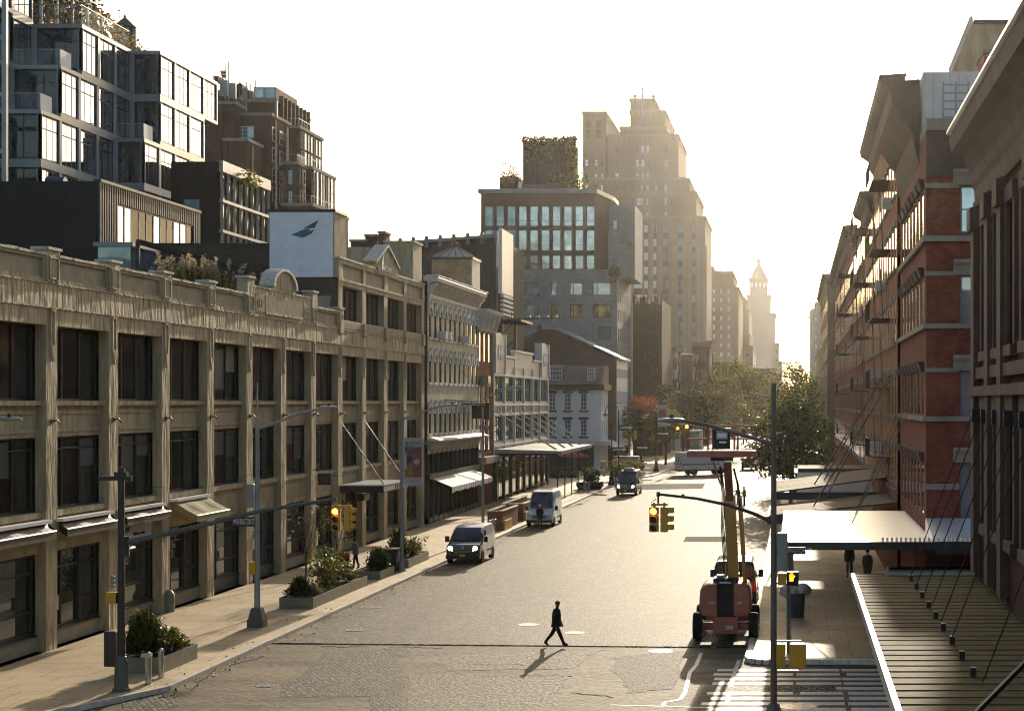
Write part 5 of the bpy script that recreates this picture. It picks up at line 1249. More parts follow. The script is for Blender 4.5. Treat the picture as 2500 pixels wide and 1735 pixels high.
t = thing('pitched_roof_house', 'tall pale gable with a steep sloping edge above the brick corner building', 'building', (9, 96, 0)); Y = 96
b = MB(); ff = Fac('front', Y); q = lambda x, y: (XP(x, Y), ZP(y, Y))
b.fprism(ff, [(XP(2318, Y), 0), q(2318, 205), q(2318, 175), q(2370, 48), q(2374, 30), q(2376, 53), (24, ZP(56, Y)), (24, 0)], -6, 0, 'concrete_tan'); b.build('gable', t)
b = MB(); b.bar((*[XP(2376, Y)], Y - .2, ZP(55, Y)), (24, Y - .2, ZP(58, Y)), .25, .2, 'frame_dark'); b.bar((XP(2318, Y), Y - .2, ZP(175, Y)), (XP(2371, Y), Y - .2, ZP(46, Y)), .3, .25, 'paint_cream'); b.build('roof_edge', t)
b = MB(); b.box(XP(2402, 90), XP(2440, 90), 90, 93, 20, ZP(130, 90), 'brick_orange'); b.box(XP(2399, 90), XP(2443, 90), 89.8, 93.2, ZP(130, 90), ZP(122, 90), 'stone_pale'); b.build('chimney', t)
# brick row going down the right side
def rowb(name, lab, ya, yb, Y0, Y1, mat, cornice=True, X=XRt, nw=None, ztop=None, rows=6):
    t = thing(name, lab, 'building', (X, Y0, 0)); z = ztop; f = Fac('right', X)
    b = MB(); n = max(1, int((Y1 - Y0)/2.6)); hs = [(Y0 + .9 + 2.6*i, Y0 + 2.0 + 2.6*i, zz_, zz_ + 2.1) for i in range(n) for zz_ in [5.2 + 3.7*j for j in range(rows)] if zz_ + 2.6 < z and Y0 + 2.0 + 2.6*i < Y1]
    wall_holes(b, f, Y0, Y1, 0, z, hs, .04, mat); b.box(X + .041, X + 14, Y0, Y1, 0, z - .02, mat); b.poly([(X, Y0, 0), (X + .21, Y0, 0), (X + .21, Y0, z), (X, Y0, z)], mat); b.build('wall', t)
    for h in hs:
        window(t, f, *h, -.038, 1, 2, fm='frame_dark', gm='glass_dark', bar=.08, dep=.03)
        b = MB(); b.fbox(f, h[0] - .12, h[1] + .12, h[2] - .18, h[2], .002, .12, 'stone_pale'); b.build('sill', t); b = MB(); b.fbox(f, h[0] - .12, h[1] + .12, h[3], h[3] + .25, .002, .09, 'stone_pale'); b.build('lintel', t)
    if cornice:
        b = MB(); b.prof(f, [(0, z - 1.2), (.2, z - .9), (.35, z - .3), (.8, z), (.9, z + .35), (-.5, z + .45)], Y0, Y1, 'brownstone'); b.build('cornice', t)
    return t
rb1 = rowb('brick_row_building', 'orange brick building with fire escape just past the corner building', 0, 0, 85.5, 112, 'brick_orange', True, ztop=ZP(385, 112))
rb2 = rowb('brick_row_building', 'brick building with a bright bracketed cornice further down the right side', 0, 0, 112.3, 125, 'brick_orange', True, ztop=ZP(520, 122))
rb3 = rowb('brick_row_building', 'lower dark red brick building with chimneys on its roof', 0, 0, 125.3, 150, 'brick_red', False, ztop=ZP(610, 148))
rb4 = rowb('brick_row_building', 'deep red brick warehouse with flat roof at the far right corner', 0, 0, 150.4, 218, 'brick_red', True, ztop=ZP(672, 205))
rb5 = rowb('brick_row_building', 'thin dark brick block with pointed roof beyond the red warehouse', 0, 0, 266, 330, 'tower_dark', True, ztop=ZP(700, 290))
b = MB()
for (y, h) in ((127, 1.8), (131, 1.2), (141, 1.6)): b.box(XRt + .3, XRt + 1.3, y, y + 1.2, 22.5, ZP(610, 148) + h, 'brick_brown')
b.build('chimney', rb3)
for y0, rb in ((92, rb1), (118, rb2), (160, rb4)):
    b = MB(); f = Fac('right', XRt)
    for j in range(5):
        z = 6.6 + 3.7*j; b.fbox(f, y0, y0 + 5, z, z + .06, .003, .95, 'brownstone'); b.bar(f.pt(y0, z + 1, 1.1), f.pt(y0 + 5, z + 1, 1.1), .05, .05, 'black_metal')
        for k in range(9): b.bar(f.pt(y0 + 5*k/8, z, 1.1), f.pt(y0 + 5*k/8, z + 1, 1.1), .03, .03, 'black_metal')
        if j < 4: b.bar(f.pt(y0 + .6, z, .35), f.pt(y0 + 4.4, z + 3.7, .35), .05, .12, 'brownstone')
        if j < 4: b.bar(f.pt(y0 + .6, z, .75), f.pt(y0 + 4.4, z + 3.7, .75), .05, .12, 'brownstone')
    b.build('fire_escape', rb)
for (y, z) in ((96, 15.8), (101, 11.0), (89, 19.6), (104, 6.6)):
    b = MB(); b.fbox(Fac('right', XRt), y, y + .8, z, z + .55, .002, .55, 'paint_cream'); b.fbox(Fac('right', XRt), y + .06, y + .74, z + .06, z + .5, .55, .56, 'frame_grey'); b.build('air_conditioner', rb1)
t = thing('roof_tree', 'bare rooftop shrub above the red brick row', 'shrub', (XRt + 2, 146, ZP(610, 148)))
b = MB(); c = Vector((XRt + .9, 148, ZP(610, 148) + 1.2)); b.leaves(c, (1.6, 2, 1.5), 160, .3, ['leaf_rust', 'leaf_brown', 'leaf_olive'])
for k in range(6): b.tube([c - Vector((0, 0, 1.3)), c + Vector((random.gauss(0, .9), random.gauss(0, .9), random.uniform(.3, 1.5)))], .05, 'bark', 4)
b.build('crown', t)
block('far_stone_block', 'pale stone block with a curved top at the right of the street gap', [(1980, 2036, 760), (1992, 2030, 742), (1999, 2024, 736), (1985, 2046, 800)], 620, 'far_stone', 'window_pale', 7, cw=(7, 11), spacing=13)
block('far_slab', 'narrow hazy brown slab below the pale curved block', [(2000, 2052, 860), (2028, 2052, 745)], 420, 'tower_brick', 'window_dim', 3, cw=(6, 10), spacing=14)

# near right brownstone with cornice
t = thing('brownstone_warehouse', 'dark brownstone warehouse at the right edge with a big curved cornice', 'building', (5, 40, 0))
NX = 5.0; NF = Fac('right', NX); nh = [(y, y + 1.1, z0, z1) for y in (27.5, 30.2, 33, 36.2, 38.8, 41.4, 44.2) for z0, z1 in ((10.9, 14.2), (6.4, 9.4))]
b = MB(); wall_holes(b, NF, 20, 47, 0, 15.4, nh, .35, 'brick_maroon'); b.box(NX + .36, 22, 20, 47, 0, 15.3, 'frame_dark'); b.box(NX, 22, 46.98, 47.02, 0, 15.4, 'brick_maroon'); b.build('wall', t)
for h in nh: window(t, NF, *h, -.3, 1, 2, fm='frame_dark', gm='glass_dark')
for h in nh:
    b = MB(); b.fbox(NF, h[0] - .2, h[1] + .2, h[3], h[3] + .4, .003, .12, 'brownstone'); b.fbox(NF, h[0] - .15, h[1] + .15, h[2] - .25, h[2], .003, .16, 'brownstone')
    for sg in (h[0] - .3, h[1] + .02): b.fbox(NF, sg, sg + .28, h[2], h[3], .003, .09, 'brownstone')
    b.build('window_surround', t)
b = MB(); b.prof(NF, [(-.2, 14.85), (.1, 14.85), (.14, 15.0), (.08, 15.05), (.1, 15.35), (.16, 15.5), (.2, 15.8), (.42, 16.25), (.72, 16.4), (.8, 16.75), (.72, 16.85), (-.5, 16.95)], 20, 47.0, 'brownstone'); b.build('cornice', t)
b = MB(); b.prof(NF, [(.70, 16.86), (.86, 16.9), (.84, 16.98), (.66, 16.96)], 20, 47.05, 'galvanised'); b.build('gutter', t)
b = MB(); b.fbox(NF, 20, 47, 10.2, 10.5, .003, .15, 'brownstone'); b.fbox(NF, 20, 47.05, 9.75, 10.0, .003, .25, 'brownstone')
for y in (31.8, 34.8, 40.2, 42.9, 46.2): b.fbox(NF, y, y + .75, 5, 14.85, .003, .2, 'brownstone'); b.fbox(NF, y - .08, y + .83, 14.2, 14.8, .003, .3, 'brownstone')
b.build('stone_trim', t)
for y in (28, 33.5, 36, 38.6, 41.0, 43.4, 45.6):
    b = MB(); b.fbox(NF, y, y + .2, 9.05, 9.4, .0, .3, 'black_metal'); b.tube([NF.pt(y + .15, 9.2, .3), NF.pt(y + .15 + .4, 4.95, 1.88)], .014, 'black_metal', 5); b.build('stay_rod', t)
# corrugated canopy of the brownstone (its own roof plane)
b = MB(); cz = 4.8; y = 20.0; x0, x1 = 1.62, 4.98
while y < 47.6:
    b.box(x0, x1, y, y + .615, cz - .05, cz + random.uniform(-.004, .004), 'canopy_sheet'); b.box(x0 - .02, x1, y + .62, y + .66, cz - .05, cz + .014, 'canopy_sheet'); y += .665
b.box(x0 - .06, x0 + .04, 20, 47.7, cz - .22, cz + .04, 'galvanised'); b.build('corrugated_canopy', t)
b = MB(); n = 44
for k in range(n):
    xa = x0 + .9 + (x1 - x0 - .9)*k/n; b.mesh([(xa, 47.66, cz - .02), (xa + .05, 47.66, cz - .02), (xa + .10 + .06, 47.66, cz + .22), (xa + .03, 47.66, cz + .22), (xa, 47.72, cz - .02), (xa + .05, 47.72, cz - .02), (xa + .16, 47.72, cz + .22), (xa + .03, 47.72, cz + .22)], [(0,1,2,3), (7,6,5,4), (0,3,7,4), (1,5,6,2), (2,6,7,3)], 'paint_cream')
b.build('canopy_end_flashing', t)
for k in range(9): yy = 30 + 2.0*k; b = MB(); b.box(3.07, 3.17, yy, yy + .18, cz, cz + .16, 'black_metal'); b.build('rod_anchor', t)
b = MB(); b.tube([(2.6, 25.5, 4.9), (5.0, 29.5, 6.2)], .05, 'black_metal', 6); b.build('loose_cable', t)
# white membrane canopy at the corner building
t = thing('white_canopy', 'broad white sheet canopy glaring in the sun over the corner pavement', 'canopy', (2, 72, 4.5)); n = 16
b = MB(); P = []
for i in range(n + 1):
    y = 63.2 + 18*i/n; xl = -.5 if i > 1 else -.3 - .1*i; P.append((xl, y))
for i in range(n):
    (xa, ya), (xb, yb) = P[i], P[i+1]; za = zb_ = 4.45
    b.poly([(xa, ya, za), (px - .02, ya, za), (px - .02, yb, zb_), (xb, yb, zb_)], 'membrane'); b.poly([(xa, ya, za - .05), (px - .02, ya, za - .05), (px - .02, yb, zb_ - .05), (xb, yb, zb_ - .05)], 'frame_dark')
    b.poly([(xa, ya, za), (xb, yb, zb_), (xb, yb, zb_ - .3), (xa, ya, za - .3)], 'frame_dark')
b.poly([(P[0][0], 63.2, 4.45), (px - .02, 63.2, 4.45), (px - .02, 63.2, 4.15), (P[0][0], 63.2, 4.15)], 'frame_dark')
b.build('sheet', t)
b = MB(); b.poly([(px - .02, 63.2, 4.46), (16, 63.2, 4.46), (16, CY0, 5.0), (px - .02, CY0, 5.0)], 'membrane'); b.poly([(px - .03, 63.2, 4.455), (px - .03, CY0, 5.0), (px - .03, CY0, 4.455)], 'membrane'); b.poly([(px - .02, 63.19, 4.45), (16, 63.19, 4.45), (16, 63.19, 4.0), (px - .02, 63.19, 4.0)], 'frame_dark'); b.build('side_sheet', t)
b = MB(); k = 0
while k < 62: xa = 3.2 + k*.17; b.box(xa, xa + .07, 63.12, 63.3, 4.462, 4.62, 'membrane'); k += 1
b.build('corrugated_edge', t)
b = MB()
for k in range(3): b.tube([(2.2 + .3*k, 66 + 5*k, 4.95), (px, 68.5 + 4*k, 10.5)], .018, 'black_metal', 5)
b.build('stay_cable', t)
b = MB(); b.box(-.3, -.15, 64.5, 64.7, .15, 4.4, 'pole_green'); b.box(-.2, -.05, 79.5, 79.7, .15, 4.5, 'pole_green'); b.build('post', t)
b = MB(); b.poly([(px - .02, CY0, 0.15), (16, CY0, .15), (16, CY0 - .02, 4.6), (px - .02, CY0 - .02, 4.6)], 'brick_maroon'); b.build('wall_base', t)
# older timber canopies beyond
for i, (ya, yb, xl, z0, z1, lab) in enumerate([(84.5, 93, -1.25, 3.95, 4.6, 'weathered flat timber canopy just past the white sheet canopy'), (94, 107, -1.1, 4.6, 5.4, 'sagging sloped timber canopy behind the flat one')]):
    t = thing('timber_canopy', lab, 'canopy', (2, ya, z0)); b = MB(); n = 9
    for k in range(n):
        y0 = ya + (yb-ya)*k/n; y1 = ya + (yb-ya)*(k+1)/n - .04; s_ = .12*math.sin(k*1.3); b.mesh([(xl + s_*.3, y0, z0), (XRt - .02, y0, z1), (XRt - .02, y1, z1), (xl + s_*.3, y1, z0), (xl + s_*.3, y0, z0 + .08), (XRt - .02, y0, z1 + .08), (XRt - .02, y1, z1 + .08), (xl + s_*.3, y1, z0 + .08)], [(3,2,1,0), (4,5,6,7), (0,1,5,4), (1,2,6,5), (2,3,7,6), (3,0,4,7)], 'timber_grey')
    b.build('deck', t); b = MB(); b.box(xl - .05, XRt - .02, ya - .12, ya - .02, z0 - .35, z0 + .06, 'frame_dark'); b.box(xl - .1, xl, ya, yb, z0 - .35, z0 + .02, 'frame_dark'); b.build('fascia', t)
    b = MB(); b.box(xl + .1, xl + .22, ya + .3, ya + .45, .15, z0 - .1, 'paint_cream'); b.box(xl + .1, xl + .22, yb - .5, yb - .35, .15, z0 - .1, 'paint_cream'); b.build('post', t)
    b = MB(); b.tube([(xl + 2.2, ya + 2, z0 + .4), (XRt, ya + 5, 11)], .04, 'black_metal', 5); b.tube([(xl + 2.8, ya + 5, z0 + .5), (XRt, ya + 8, 11)], .04, 'black_metal', 5); b.build('stay_cable', t)
t = thing('timber_canopy', 'thin white frame hoarding beyond the sloped timber canopy', 'canopy', (1, 112, 4)); b = MB(); b.box(.2, XRt - .02, 112, 118, 5.0, 5.25, 'timber_grey'); b.box(.15, XRt - .03, 111.9, 112, 2.4, 4.95, 'membrane'); b.box(0, XRt - .02, 111.8, 118, 4.95, 5.0, 'membrane'); b.build('panel', t)
# ================================================================ signal heads, lamps, poles
def head(par, c, face, h=.78, lit=0, mat='signal_yellow', name='signal_head'):
    c = Vector(c); f = Vector(face).normalized(); r = Vector((0, 0, 1)).cross(f).normalized(); w_ = h*.36
    P = lambda a, z, d: c + r*a + Vector((0, 0, z)) + f*d
    def bx(b, a0, a1, z0, z1, d0, d1, m):
        vs = [P(a, z, d) for z in (z0, z1) for (a, d) in ((a0, d0), (a1, d0), (a1, d1), (a0, d1))]
        b.mesh(vs, [(0,3,2,1), (4,5,6,7), (0,1,5,4), (1,2,6,5), (2,3,7,6), (3,0,4,7)], m)
    b = MB()
    for k in range(3):
        zc = (1 - k)*h/3; bx(b, -w_/2, w_/2, zc - h/6 + .008, zc + h/6 - .008, -.09, .09, mat)
    bx(b, -w_/2 + .03, w_/2 - .03, -h/2, h/2, -.075, .075, mat); b.tube([P(0, h/2, 0), P(0, h/2 + .12, 0)], .035, mat, 6)
    o = b.build(name, par)
    for k in range(3):
        zc = (1 - k)*h/3; b = MB(); n = 12; rr = h*.135
        ring = [P(rr*math.cos(2*math.pi*i/n), zc + rr*math.sin(2*math.pi*i/n), .098) for i in range(n)]; b.mesh(ring + [P(0, zc, .115)], [(i, (i+1) % n, n) for i in range(n)], 'lamp_amber' if k == lit else 'lens_off'); b.build('lens', o)
        b = MB()
        for i in range(9):
            a0, a1 = math.radians(-30 + 240*i/9), math.radians(-30 + 240*(i+1)/9); q = lambda a, d, s_: P(rr*s_*math.cos(a), zc + rr*s_*math.sin(a), d)
            b.mesh([q(a0, .09, 1.08), q(a1, .09, 1.08), q(a1, .26, 1.04), q(a0, .26, 1.04), q(a0, .09, 1.15), q(a1, .09, 1.15), q(a1, .26, 1.12), q(a0, .26, 1.12)], [(0,1,2,3), (7,6,5,4), (3,2,6,7), (0,3,7,4), (1,5,6,2)], mat)
        b.build('visor', o)
    return o
def box_part(par, name, x0, x1, y0, y1, z0, z1, mat, bev=.015):
    b = MB(); b.box(x0, x1, y0, y1, z0, z1, mat); return b.build(name, par, bevel=bev)
def pole(par, x, y, z0, z1, r0, r1, mat, name='pole'):
    b = MB(); b.tube([(x, y, z0), (x, y, z1)], [r0, r1], mat, 12); b.build(name, par, smooth=True)
def base(par, x, y, mat, h=.75, w_=.26):
    b = MB(); b.lathe([(w_*1.25, 0), (w_*1.25, .06), (w_, .1), (w_*.9, h*.85), (w_*.7, h), (.1, h + .06)], (x, y, .15), mat, 8); b.build('base', par)
def cobra(par, x, y, pts, hx, hy, hz_, dx=1, mat='galvanised'):
    b = MB(); b.tube(pts, [.065] + [.05]*(len(pts) - 1), mat, 8); b.build('lamp_arm', par, smooth=True)
    b = MB(); n = 8; vs = []; fs = []
    secs = [(-.36, .05, .045), (-.25, .10, .06), (0, .14, .075), (.25, .13, .06), (.38, .07, .03)]
    for (u, wv, hv) in secs: vs += [(hx + dx*u, hy + wv*math.cos(2*math.pi*k/n), hz_ + hv*math.sin(2*math.pi*k/n)) for k in range(n)]
    for i in range(len(secs) - 1):
        for k in range(n): fs.append((i*n+k, i*n+(k+1) % n, (i+1)*n+(k+1) % n, (i+1)*n+k))
    fs += [tuple(range(n-1, -1, -1)), tuple(range((len(secs)-1)*n, len(secs)*n))]; b.mesh(vs, fs, 'galvanised'); b.box(hx - .05, hx + .05, hy - .05, hy + .05, hz_ + .06, hz_ + .17, 'signal_black'); o = b.build('lamp_head', par, smooth=True)
def sign(par, x0, x1, y, z0, z1, txt, mat, ink, name='street_sign', sx=.62, k=.72, nrm=(0, -1, 0)):
    o = box_part(par, name, x0, x1, y - .012, y + .012, z0, z1, mat, 0)
    text(txt, (z1 - z0)*k*1.25, (1, 0, 0), (0, 0, 1), (x0 + (x1-x0)*.04, y - .022, z0 + (z1-z0)*.2), ink, o, sx=sx); return o

# near left signal pole
Y = 56.3; X = XP(296, Y)
t = thing('signal_pole', 'tall dark signal pole at the near left corner with a long mast arm', 'traffic signal', (X, Y, .15), group=None)
base(t, X, Y, 'pole_green', 1.1, .24); pole(t, X, Y, .9, 7.45, .13, .10, 'pole_brown')
b = MB(); b.box(X - .75, X + .35, Y - .06, Y + .06, 7.02, 7.16, 'pole_brown'); b.box(X - .2, X + .2, Y - .1, Y + .1, 7.16, 7.3, 'pole_brown'); b.tube([(X + .1, Y, 7.5), (X + .62, Y + .1, 6.95)], .02, 'pole_brown', 5); b.build('cross_bracket', t)
xe = XP(822, Y)
b = MB(); b.tube([(X, Y, 4.95), (X + 2.2, Y, 5.44), (X + 4.6, Y, 6.04), (xe, Y, 6.42)], [.095, .085, .07, .055], 'pole_green', 10); b.tube([(X + .1, Y, 4.55), (X + .1, Y, 5.2)], .16, 'pole_brown', 10); b.build('mast_arm', t, smooth=True)
head(t, (xe, Y - .05, 5.76), (.05, -1, 0)); head(t, (xe + .38, Y - .05, 5.76), (1, -.12, 0), lit=-1)
b = MB(); b.tube([(xe + .2, Y, 6.4), (xe + .2, Y, 6.2)], .04, 'signal_black', 6); b.box(xe - .1, xe + .5, Y - .05, Y + .05, 6.15, 6.22, 'signal_yellow'); b.build('hanger', t)
box_part(t, 'control_box', X - .52, X - .14, Y - .15, Y + .15, .95, 2.1, 'pole_brown', .03)
o = box_part(t, 'pedestrian_signal', X - .46, X - .12, Y - .16, Y + .1, 3.0, 3.38, 'signal_yellow'); box_part(o, 'signal_face', X - .14, X - .10, Y - .14, Y + .08, 3.03, 3.35, 'signal_black', 0)
b = MB()
for z in (3.5, 3.64, 3.78): b.lathe([(.05, 0), (.09, .05), (.09, .1), (.04, .13)], (X - .28, Y, z), 'galvanised', 8)
b.build('pole_fittings', t)
b = MB(); P0 = Vector((X + .1, Y, 6.9)); P1 = Vector((-13.5, 58.6, 7.0))
for (q0, q1, sg) in (((X, Y, 6.95), (-21.8, 72.2, 7.0), .9), ((X, Y, 6.6), (-22.4, 72.3, 4.1), .5)):
    a, e = Vector(q0), Vector(q1); b.tube([a.lerp(e, k/10) - Vector((0, 0, sg*math.sin(math.pi*k/10)*.6)) for k in range(11)], .006, 'wire', 4)
b.build('overhead_wire', t)
# second left pole (lamp + street sign)
Y = 72.3; X = XP(628, Y)
t = thing('street_lamp', 'lamp pole on the left pavement carrying the washington street sign', 'street lamp', (X, Y, .15))
b = MB(); b.zprism([(X-.33, Y-.33), (X+.33, Y-.33), (X+.33, Y+.33), (X-.33, Y+.33)], .15, .5, 'pole_green'); b.mesh([(X-.30, Y-.30, .5), (X+.30, Y-.30, .5), (X+.30, Y+.30, .5), (X-.30, Y+.30, .5), (X-.2, Y-.2, .95), (X+.2, Y-.2, .95), (X+.2, Y+.2, .95), (X-.2, Y+.2, .95)], [(4,5,6,7), (0,1,5,4), (1,2,6,5), (2,3,7,6), (3,0,4,7)], 'pole_green'); b.build('base', t)
pole(t, X, Y, .9, 8.7, .125, .085, 'galvanised'); pole(t, X, Y, 8.7, 10.4, .045, .03, 'steel_bright', 'antenna')
cobra(t, X, Y, [(X, Y, 8.45), (X + .9, Y, 8.75), (X + 1.8, Y, 9.12), (X + 2.7, Y, 9.32)], XP(803, Y), Y, 9.36)
box_part(t, 'control_box', X - .40, X - .12, Y - .16, Y + .16, 5.15, 6.15, 'galvanised', .04)
sign(t, X - 1.04, X - .1, Y - .02, 4.36, 4.76, 'WASHINGTON ST', 'sign_brown', 'sign_white', sx=.305)
box_part(t, 'pedestrian_signal', X - .30, X - .02, Y - .22, Y + .1, 2.35, 2.88, 'signal_yellow')
b = MB(); a, e = Vector((X + .1, Y, 7.35)), Vector((-21.9, 96, 7.3)); b.tube([a.lerp(e, k/12) - Vector((0, 0, 1.35*math.sin(math.pi*k/12))) for k in range(13)], .008, 'wire', 4); b.build('hanging_cable', t)
# lamp whose head only enters the frame at the far left
t = thing('street_lamp', 'silver lamp head reaching in from the left edge of the picture', 'street lamp', (-26.6, 52, .15)); pole(t, -26.6, 52, .15, 8.8, .12, .08, 'galvanised'); cobra(t, -26.6, 52, [(-26.6, 52, 8.4), (-25.4, 52, 8.95), (-24.2, 52, 9.05)], XP(24, 52), 52, 9.07)
# third and fourth lamps on the left pavement
for px, Y, hx, hz_, lab in ((981, 96, 1105, 9.4, 'lamp pole holding the district banner beside the planters'), (1179, 120, 1262, 10.6, 'slim lamp pole in front of the narrow brick building')):
    X = XP(px, Y); t = thing('street_lamp', lab, 'street lamp', (X, Y, .15)); base(t, X, Y, 'galvanised', .6, .18); pole(t, X, Y, .6, 8.9 if Y < 100 else 9.2, .11, .075, 'galvanised')
    ex = XP(hx, Y); cobra(t, X, Y, [(X, Y, hz_ - .8), (X + .33*(ex-X), Y, hz_ - .45), (X + .66*(ex-X), Y, hz_ - .12), (ex - .3, Y, hz_ - .03)], ex, Y, hz_)
    if Y < 100:
        x0, x1 = X + .14, XP(1031, Y); zt, zb = ZP(1070, Y), ZP(1184, Y)
        o = box_part(t, 'banner', x0, x1, Y - .02, Y + .02, zb, zt, 'banner_grey', 0); hh = zt - zb
        text('MEATPACKING', .155, (1, 0, 0), (0, 0, 1), (x0 + .05, Y - .03, zt - .30), 'ink', o, sx=.80); text('DISTRICT', .155, (1, 0, 0), (0, 0, 1), (x0 + .05, Y - .03, zt - .43), 'ink', o, sx=.80)
        b = MB(); xm = x0 + (x1-x0)*.46
        b.box(x0 + .03, xm, Y - .03, Y - .022, zb + .45*hh, zt - .18*hh, 'banner_navy'); b.box(x0 + .03, xm, Y - .03, Y - .022, zb + .17*hh, zb + .45*hh, 'banner_gold'); b.box(xm + .005, x1 - .04, Y - .03, Y - .022, zb + .17*hh, zt - .18*hh, 'banner_red')
        b.lathe([(.16, 0), (.16, .008), (.1, .012)], (x0 + .70*(x1-x0), Y - .04, zb + .5*hh), 'banner_grey', 14, 'y'); b.box(x0 + .14, xm - .03, Y - .036, Y - .031, zb + .50*hh, zb + .62*hh, 'cloth_maroon'); b.box(x0 + .06, x0 + .11, Y - .036, Y - .031, zb + .35*hh, zb + .68*hh, 'logo_pale'); b.box(xm + .15, xm + .3, Y - .036, Y - .031, zb + .72*hh, zb + .78*hh, 'leaf_olive'); b.build('banner_picture', t)
        text('TACOSIX', .13, (1, 0, 0), (0, 0, 1), (x0 + .24, Y - .03, zb + .2), 'banner_red', o)
        b = MB(); b.bar((X, Y, zt + .03), (x1 + .05, Y, zt + .03), .04, .04, 'galvanised'); b.bar((X, Y, zb - .03), (x1 + .05, Y, zb - .03), .04, .04, 'galvanised'); b.build('banner_rod', t)
# right signal pole
Y = 48.0; X = XP(1889, Y)
t = thing('signal_pole', 'grey signal pole at the right with a drooping arm and a lamp arm', 'traffic signal', (X, Y, .15))
base(t, X, Y, 'pole_grey', 1.0, .24); pole(t, X, Y, .8, 10.1, .095, .07, 'pole_grey')
cobra(t, X, Y, [(X, Y, 8.38), (XP(1835, Y), Y, 8.60), (XP(1787, Y), Y, 8.75), (XP(1724, Y), Y, 8.96), (XP(1663, Y), Y, 9.06)], XP(1640, Y), Y, 9.08, dx=-1, mat='pole_grey')
xe = XP(1607, Y)
b = MB(); b.tube([(X, Y, 6.22), (XP(1840, Y), Y, 6.48), (XP(1778, Y), Y, 6.72), (XP(1700, Y), Y, 6.9), (xe, Y, 7.02)], [.055, .05, .045, .04, .035], 'pole_brown', 8); b.box(XP(1664, Y), XP(1671, Y), Y - .05, Y + .05, 6.93, 7.03, 'pole_brown'); b.lathe([(.05, 0), (.05, .14)], (xe, Y, 6.95), 'pole_brown', 8); b.build('mast_arm', t, smooth=True)
head(t, (XP(1597, Y), Y - .03, 6.32), (-.04, -1, 0), h=.70); head(t, (XP(1622, Y), Y - .03, 6.32), (1, -.1, 0), h=.70, lit=-1)
b = MB(); b.tube([(xe, Y, 6.95), (xe, Y, 6.7)], .03, 'signal_black', 6); b.box(XP(1590, Y), XP(1630, Y), Y - .04, Y + .04, 6.70, 6.76, 'signal_yellow'); b.tube([(xe - .05, Y, 6.9), (xe - .18, Y, 6.8), (xe - .2, Y, 6.7), (xe - .06, Y, 6.68)], .01, 'signal_black', 4); b.build('hanger', t)
box_part(t, 'control_box', XP(1897, Y), XP(1924, Y), Y - .18, Y + .12, 4.88, 5.95, 'galvanised', .05)
sign(t, XP(1892, Y), XP(1966, Y), Y + .16, 5.33, 5.53, 'WASHINGTON ST', 'sign_brown', 'sign_white', sx=.68)
o = box_part(t, 'pedestrian_signal', XP(1921, Y), XP(1950, Y), Y - .1, Y + .2, 4.50, 4.86, 'signal_black', .02)
b = MB(); hx, hz_ = XP(1932.5, Y), 4.60; fz = Fac('front', Y - .11)
b.fprism(fz, [(hx - .055, hz_), (hx + .045, hz_), (hx + .065, hz_ + .09), (hx + .105, hz_ + .15), (hx + .09, hz_ + .17), (hx + .05, hz_ + .125), (hx + .05, hz_ + .12), (hx - .06, hz_ + .12)], 0, .012, 'lamp_hand')
for k, (u, hh) in enumerate(((-.06, .2), (-.03, .235), (.0, .24), (.029, .21))): b.fbox(fz, hx + u, hx + u + .024, hz_ + .122, hz_ + hh, 0, .012, 'lamp_hand')
b.build('hand_symbol', o)
b = MB(); b.box(XP(1899, Y), XP(1920, Y), Y - .05, Y + .12, 4.48, 4.82, 'signal_yellow'); b.bar((X, Y, 4.55), (XP(1950, Y), Y, 4.48), .05, .05, 'signal_black'); b.build('signal_bracket', t)
for (pa, pb) in ((1895, 1918), (1927, 1968)):
    o = box_part(t, 'pedestrian_signal', XP(pa, Y), XP(pb, Y), Y - .15, Y + .15, 2.16, 2.86, 'signal_yellow', .04)
b = MB(); b.bar((X, Y, 2.93), (XP(1955, Y), Y, 2.93), .05, .04, 'galvanised'); b.bar((X, Y, 2.1), (XP(1950, Y), Y, 2.1), .05, .04, 'galvanised'); b.build('signal_bracket', t)
